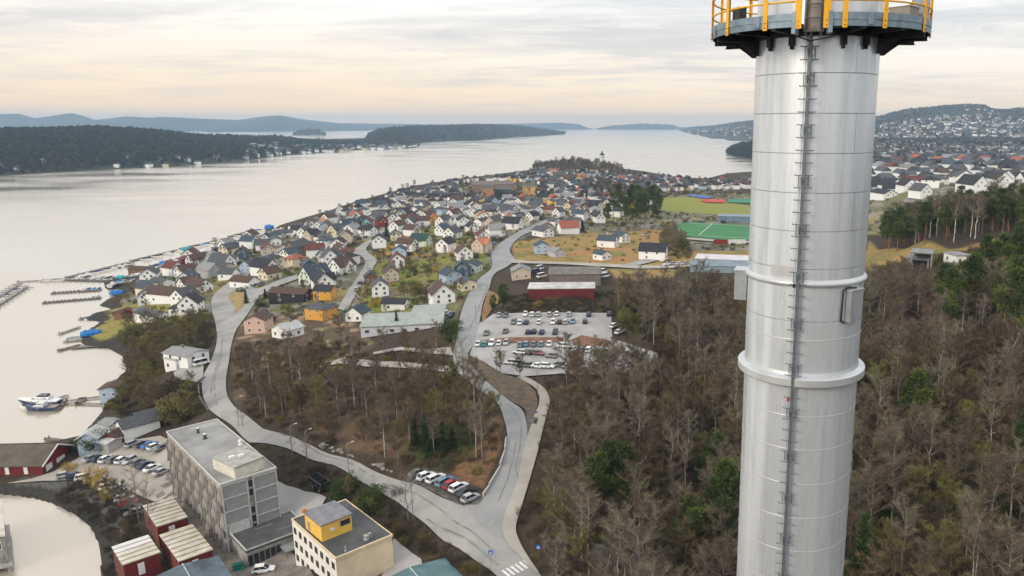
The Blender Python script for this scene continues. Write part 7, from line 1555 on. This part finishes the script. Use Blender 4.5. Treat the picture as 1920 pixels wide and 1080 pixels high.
# scrub and garden shrubs
def shrubs(px, cell, seed, smin, smax, kinds, rsheet=0.8):
    P = wpoly(px) if not isinstance(px, np.ndarray) else px; x, y = jitter_grid(P, cell, seed); k = off_sheets(x, y, rsheet) & free(x, y, 4) & (poly_sd(SHORE, x, y) > 1.0); x, y = x[k], y[k]; z = hz(x, y); rs = np.random.RandomState(seed); c = vnoise(x, y, 14, seed)
    return [(float(x[i]), float(y[i]), float(z[i])-0.2, rs.uniform(0, 6.28), float(rs.uniform(smin, smax)*(.6+.8*c[i])), kinds[rs.randint(len(kinds))]) for i in range(len(x)) if c[i] > 0.22]
base_s = []
for k, (u, v, lab) in enumerate(((745,930,'dark brown leafless shrub on the embankment above the cream building'), (770,1000,'ochre leafless shrub on the embankment right of the cream building'), (600,885,'purple brown shrub on the embankment behind the office block'), (835,1030,'rusty brown shrub on the embankment near the crossing'), (880,1070,'olive brown shrub at the roadside left of the crossing'))):
    p = pick(u, v); base_s.append([tag(link('shrub', SHRUB[k], None, (p.x, p.y, p.z)), lab, 'shrub')])
sp = shrubs(WR, 3.0, 61, .6, 1.3, [0,1,2,3,4,0,2], 0.5)+shrubs([(430,640),(560,700),(860,706),(938,780),(940,850),(890,905),(780,885),(620,845),(470,780),(446,730)], 2.8, 62, .5, 1.1, [1,3,0,1,4])
sp += shrubs([(425,805),(500,840),(600,872),(700,925),(800,985),(920,1075),(900,1090),(800,1050),(740,1000),(640,935),(540,900),(430,830)], 2.0, 63, .4, .9, [0,3,0,4])+shrubs([(140,905),(200,915),(250,960),(275,1010),(275,1100),(196,1100),(190,1020),(160,965),(100,940)], 1.8, 64, .4, .8, [0,3,2])
sp += shrubs([(215,620),(300,600),(395,590),(400,655),(330,660),(325,705),(370,715),(385,775),(330,795),(260,790),(200,770),(210,720),(245,690),(235,655)], 2.6, 65, .5, 1.1, [4,0,1,4])+shrubs([(430,650),(470,640),(620,640),(700,645),(845,652),(850,700),(560,690)], 3.0, 66, .4, 1.0, [4,0,2,1])
sp += shrubs([(895,690),(985,705),(1100,705),(1060,740),(1010,760),(985,800),(950,750)], 2.6, 67, .3, .8, [0,1])+shrubs([(905,590),(920,560),(1000,550),(1150,548),(1150,590),(1010,586)], 2.2, 68, .5, 1.0, [0,2,4])
sp += shrubs(Z['town'], 7.0, 69, .5, 1.3, [0,2,4,1], 1.5)+shrubs([(1240,430),(1290,440),(1300,500),(1290,510),(1240,500)], 4, 70, .6, 1.2, [4,0])+[q for q in shrubs(Z['town3'], 9, 73, .5, 1.3, [4,0,1], 3) if poly_sd(Z['field'], np.array([q[0]]), np.array([q[1]]))[0] < -3]+shrubs(Z['town2'], 17, 74, 1.2, 2.4, [4,0,1], 3)+shrubs(Z['meadow'], 13, 75, .5, 1.0, [4,1], 2)+shrubs([(1640,500),(1700,490),(1930,470),(1990,560),(1640,545)], 3.5, 71, .6, 1.2, [0,2,4])
scatter('undergrowth', 'brown leafless scrub covering woodland floor, banks and garden edges', base_s, sp); print('shrubs', len(sp))
# garden trees between the houses
gx, gy = jitter_grid(Z['town'], 13, 81); k = off_sheets(gx, gy, 3) & free(gx, gy, 3.2) & (poly_sd(SHORE, gx, gy) > 5); gx, gy = gx[k], gy[k]; gz = hz(gx, gy); rs = np.random.RandomState(4)
scatter('garden_trees', 'small bare trees and dark bushes between the houses of the town', [HK[5], HK[6], HK[9], HK[2], list(bpy.data.objects['green_bush'].children)], [(float(gx[i]), float(gy[i]), float(gz[i])-.2, rs.uniform(0, 6), float(rs.uniform(.35, .75)*(1 if math.hypot(gx[i], gy[i]) < 700 else 1.3)), int(rs.choice([0, 1, 2, 3, 4, 4]))) for i in range(len(gx)) if rs.rand() < (.7 if math.hypot(gx[i], gy[i]) < 650 else .3)])
# ------------------------------------------------------------------ boulders and rock
def rock_mesh(seed, n=1):
    bm = bmesh.new(); bmesh.ops.create_icosphere(bm, subdivisions=2, radius=1); rr = random.Random(seed)
    for v in bm.verts: q = 0.75+0.5*rr.random(); v.co = Vector((v.co.x*q*1.2, v.co.y*q, v.co.z*q*0.7))
    me = bpy.data.meshes.new('boulder'); bm.to_mesh(me); bm.free(); me.materials.append(mat('pale_boulder', (0.30,0.28,0.26), 0.95, scale=1.2, var=0.35, bump=0.06)); return me
RKS = [rock_mesh(i) for i in range(4)]; rr = random.Random(8)
for i in range(24):
    u, v = (rr.uniform(600, 665), None) if i < 16 else ((rr.uniform(700, 745), None) if i < 26 else (rr.uniform(640, 900), None))
    vv = np.interp(u, [600, 625, 694, 761, 800], [838, 848, 873, 898, 905])-rr.uniform(0, 9)
    p = pick(u, vv); s = rr.uniform(.25, .75); o = link('boulder', RKS[i % 4], None, (p.x, p.y, p.z+s*.25), (0, 0, rr.uniform(0, 6)), (s, s, s)); tag(o, 'pale boulder at the foot of the wooded slope above the main road', 'rock', 'boulders above the main road')
for i, (u, v, s, lab) in enumerate(((1060,1010,2.2,'grey rock outcrop right of the crossing sign'), (1045,990,1.8,'smaller pale rock outcrop above the crossing sign'), (1135,1066,5.0,'dark rock face in the wood at the bottom edge'), (1180,1075,5.5,'dark rock face right of the first at the bottom edge'), (1235,1080,5.0,'dark rock mound left of the pines at the bottom edge'), (1000,790,1.5,'rock pile in the gap between road and footpath'), (996,775,1.2,'small rock pile above the gap'))):
    p = pick(u, v); o = link('rock_outcrop', rock_mesh(20+i), None, (p.x, p.y, p.z), (0, 0, i), (s*1.3, s*.9, s*.75)); tag(o, lab, 'rock'); o.data.materials[0] = mat('dark_rock', (0.12,0.12,0.125), 0.9, scale=0.8, var=0.35, bump=.1)
# ------------------------------------------------------------------ woodland of the far shores
def blob(seed, mats, Ht=10, n=70):
    rr = random.Random(seed); mb = MB()
    for _ in range(n):
        f = rr.random(); r = 3.6*(1-f*f)**.5*rr.uniform(.4, 1); a = rr.uniform(0, 6.28); p = Vector((math.cos(a)*r, math.sin(a)*r, 1+f*Ht*.85)); d = Vector((math.cos(a), math.sin(a), rr.uniform(.1, 1.2))).normalized(); sliver(mb, p, d, rr.uniform(1.6, 3), rr.uniform(1.6, 3), rr, 0)
    return mb.mesh('crown', mats)
FARW = [blob(1, twigm('far_conifer', (0.045,0.062,0.034))), blob(2, twigm('far_bare', (0.115,0.098,0.076))), blob(3, twigm('far_conifer_dark', (0.034,0.048,0.03)), 13)]
pf = pick(1385, 292); fo = []
for i, lab in enumerate(('dark tree at the tip of the small far spit', 'brown tree behind the tip of the small far spit', 'tallest dark tree of the small far spit')):
    t = empty('far_tree', (pf.x+i*14-8, pf.y+i*10, 1.5), 0, lab, 'tree'); c = link('crown', FARW[i], t); mb = MB(); mb.tube([(0,0,-1),(0,0,5)], .3, 5); mb.build('trunk', B_DARK, t); fo.append([c])
pts = []; rs = np.random.RandomState(12)
for key, n, b1 in (('near', 12000, 1.08), ('island', 3500, 1.1), ('right', 7000, 1.0), ('isle', 150, 1.2), ('skerry', 300, 1.2)):
    G = HILLS[key]
    for _ in range(n):
        a, b = rs.rand(), rs.rand()*b1
        if key == 'right' and a < .02: continue
        p = hpoint(key, a, b)
        if p[2] > 1.5: pts.append((p[0], p[1], p[2]-1, rs.uniform(0, 6), rs.uniform(.7, 1.25)*(1.3 if key in ('island', 'skerry', 'isle') else 1.0), int(rs.choice([0, 0, 1, 2]))))
P = wpoly([(1362,289),(1378,279),(1400,275),(1470,272),(1470,302),(1410,299),(1385,296)]); x, y = jitter_grid(P, 11, 5)
pts += [(float(x[i]), float(y[i]), max(0.5, H(x[i], y[i])), 1, rs.uniform(1, 1.5), int(rs.choice([0, 2]))) for i in range(len(x))]
P = wpoly([(1420,262),(1990,262),(1990,335),(1640,330),(1420,305)]); x, y = jitter_grid(P, 24, 6); zz = hz(x, y)
pts += [(float(x[i]), float(y[i]), float(zz[i]), i, rs.uniform(.6, 1.2), int(rs.choice([0, 1, 1, 2]))) for i in range(len(x)) if zz[i] > 1 and rs.rand() < .8 and math.hypot(x[i], y[i]) < 4000]
scatter('distant_woods', 'dark blue-green woods covering the far hills and islands', fo, pts); print('far', len(pts))
# ------------------------------------------------------------------ a label of its own for every house
LAND = {'church on the point': (1129,300), 'brick brown tower block': (912,355), 'football pitch': (1330,436), 'red track field': (1345,378), 'north road top': (1040,407), 'pale grey complex': (760,600), 'sandy traffic island': (450,567), 'breakwater corner': (124,521),
        'middle street bend': (690,478), 'black boarded house': (545,557), 'white meadow house': (1225,475), 'red warehouse': (1055,540), 'far waterfront tip': (900,333), 'meadow conifer clump': (1200,400), 'chimney right edge': (1630,340), 'hilltop pine grove': (1800,400), 'long brown roofed white house': (310,550),
        'ochre yellow block': (992,352), 'north road bend': (955,450), 'third breakwater': (355,462)}
def look_of(h):
    kn = {'gable': 'gabled', 'hip': 'hip roofed', 'flat': 'flat roofed'}[h[6]]
    return '%s %s house with %s roof' % (h[4], kn, h[5])
byk = {}
for h in HOUSES:
    u, v = project((h[1], h[2], h[3]+3)); lm = min(LAND, key=lambda k: (LAND[k][0]-u)**2+((LAND[k][1]-v)*1.6)**2); dd = math.hypot(LAND[lm][0]-u, LAND[lm][1]-v)
    if h[9]: continue
    byk.setdefault((look_of(h), lm), []).append((dd, h[0]))
for (look, lm), L_ in byk.items():
    L_.sort(key=lambda q: q[0])
    for i, (dd, o) in enumerate(L_):
        if len(L_) == 1: o['label'] = '%s near the %s' % (look, lm)
        else: o['label'] = '%s, %s nearest the %s' % (look, ORD[i] if i < 20 else 'far', lm)
for o in bpy.data.objects:
    if 'label' in o.keys() and len(str(o['label']).split()) > 16: print('LONG', o['label'])
# ------------------------------------------------------------------ the air
def build_haze():
    m = bpy.data.materials.new('pale_air'); m.use_nodes = True; nt = m.node_tree; nt.nodes.clear()
    v = nt.nodes.new('ShaderNodeVolumePrincipled'); v.inputs['Color'].default_value = (0.54, 0.75, 1.0, 1); v.inputs['Density'].default_value = HAZE
    v.inputs['Anisotropy'].default_value = 0.0
    o = nt.nodes.new('ShaderNodeOutputMaterial'); nt.links.new(v.outputs[0], o.inputs['Volume'])
    mb = MB(); mb.box((0, 0, 118), (32400, 32400, 246)); b = mb.build('haze', m); tag(b, kind='stuff')
HAZE = 9e-5
build_haze()
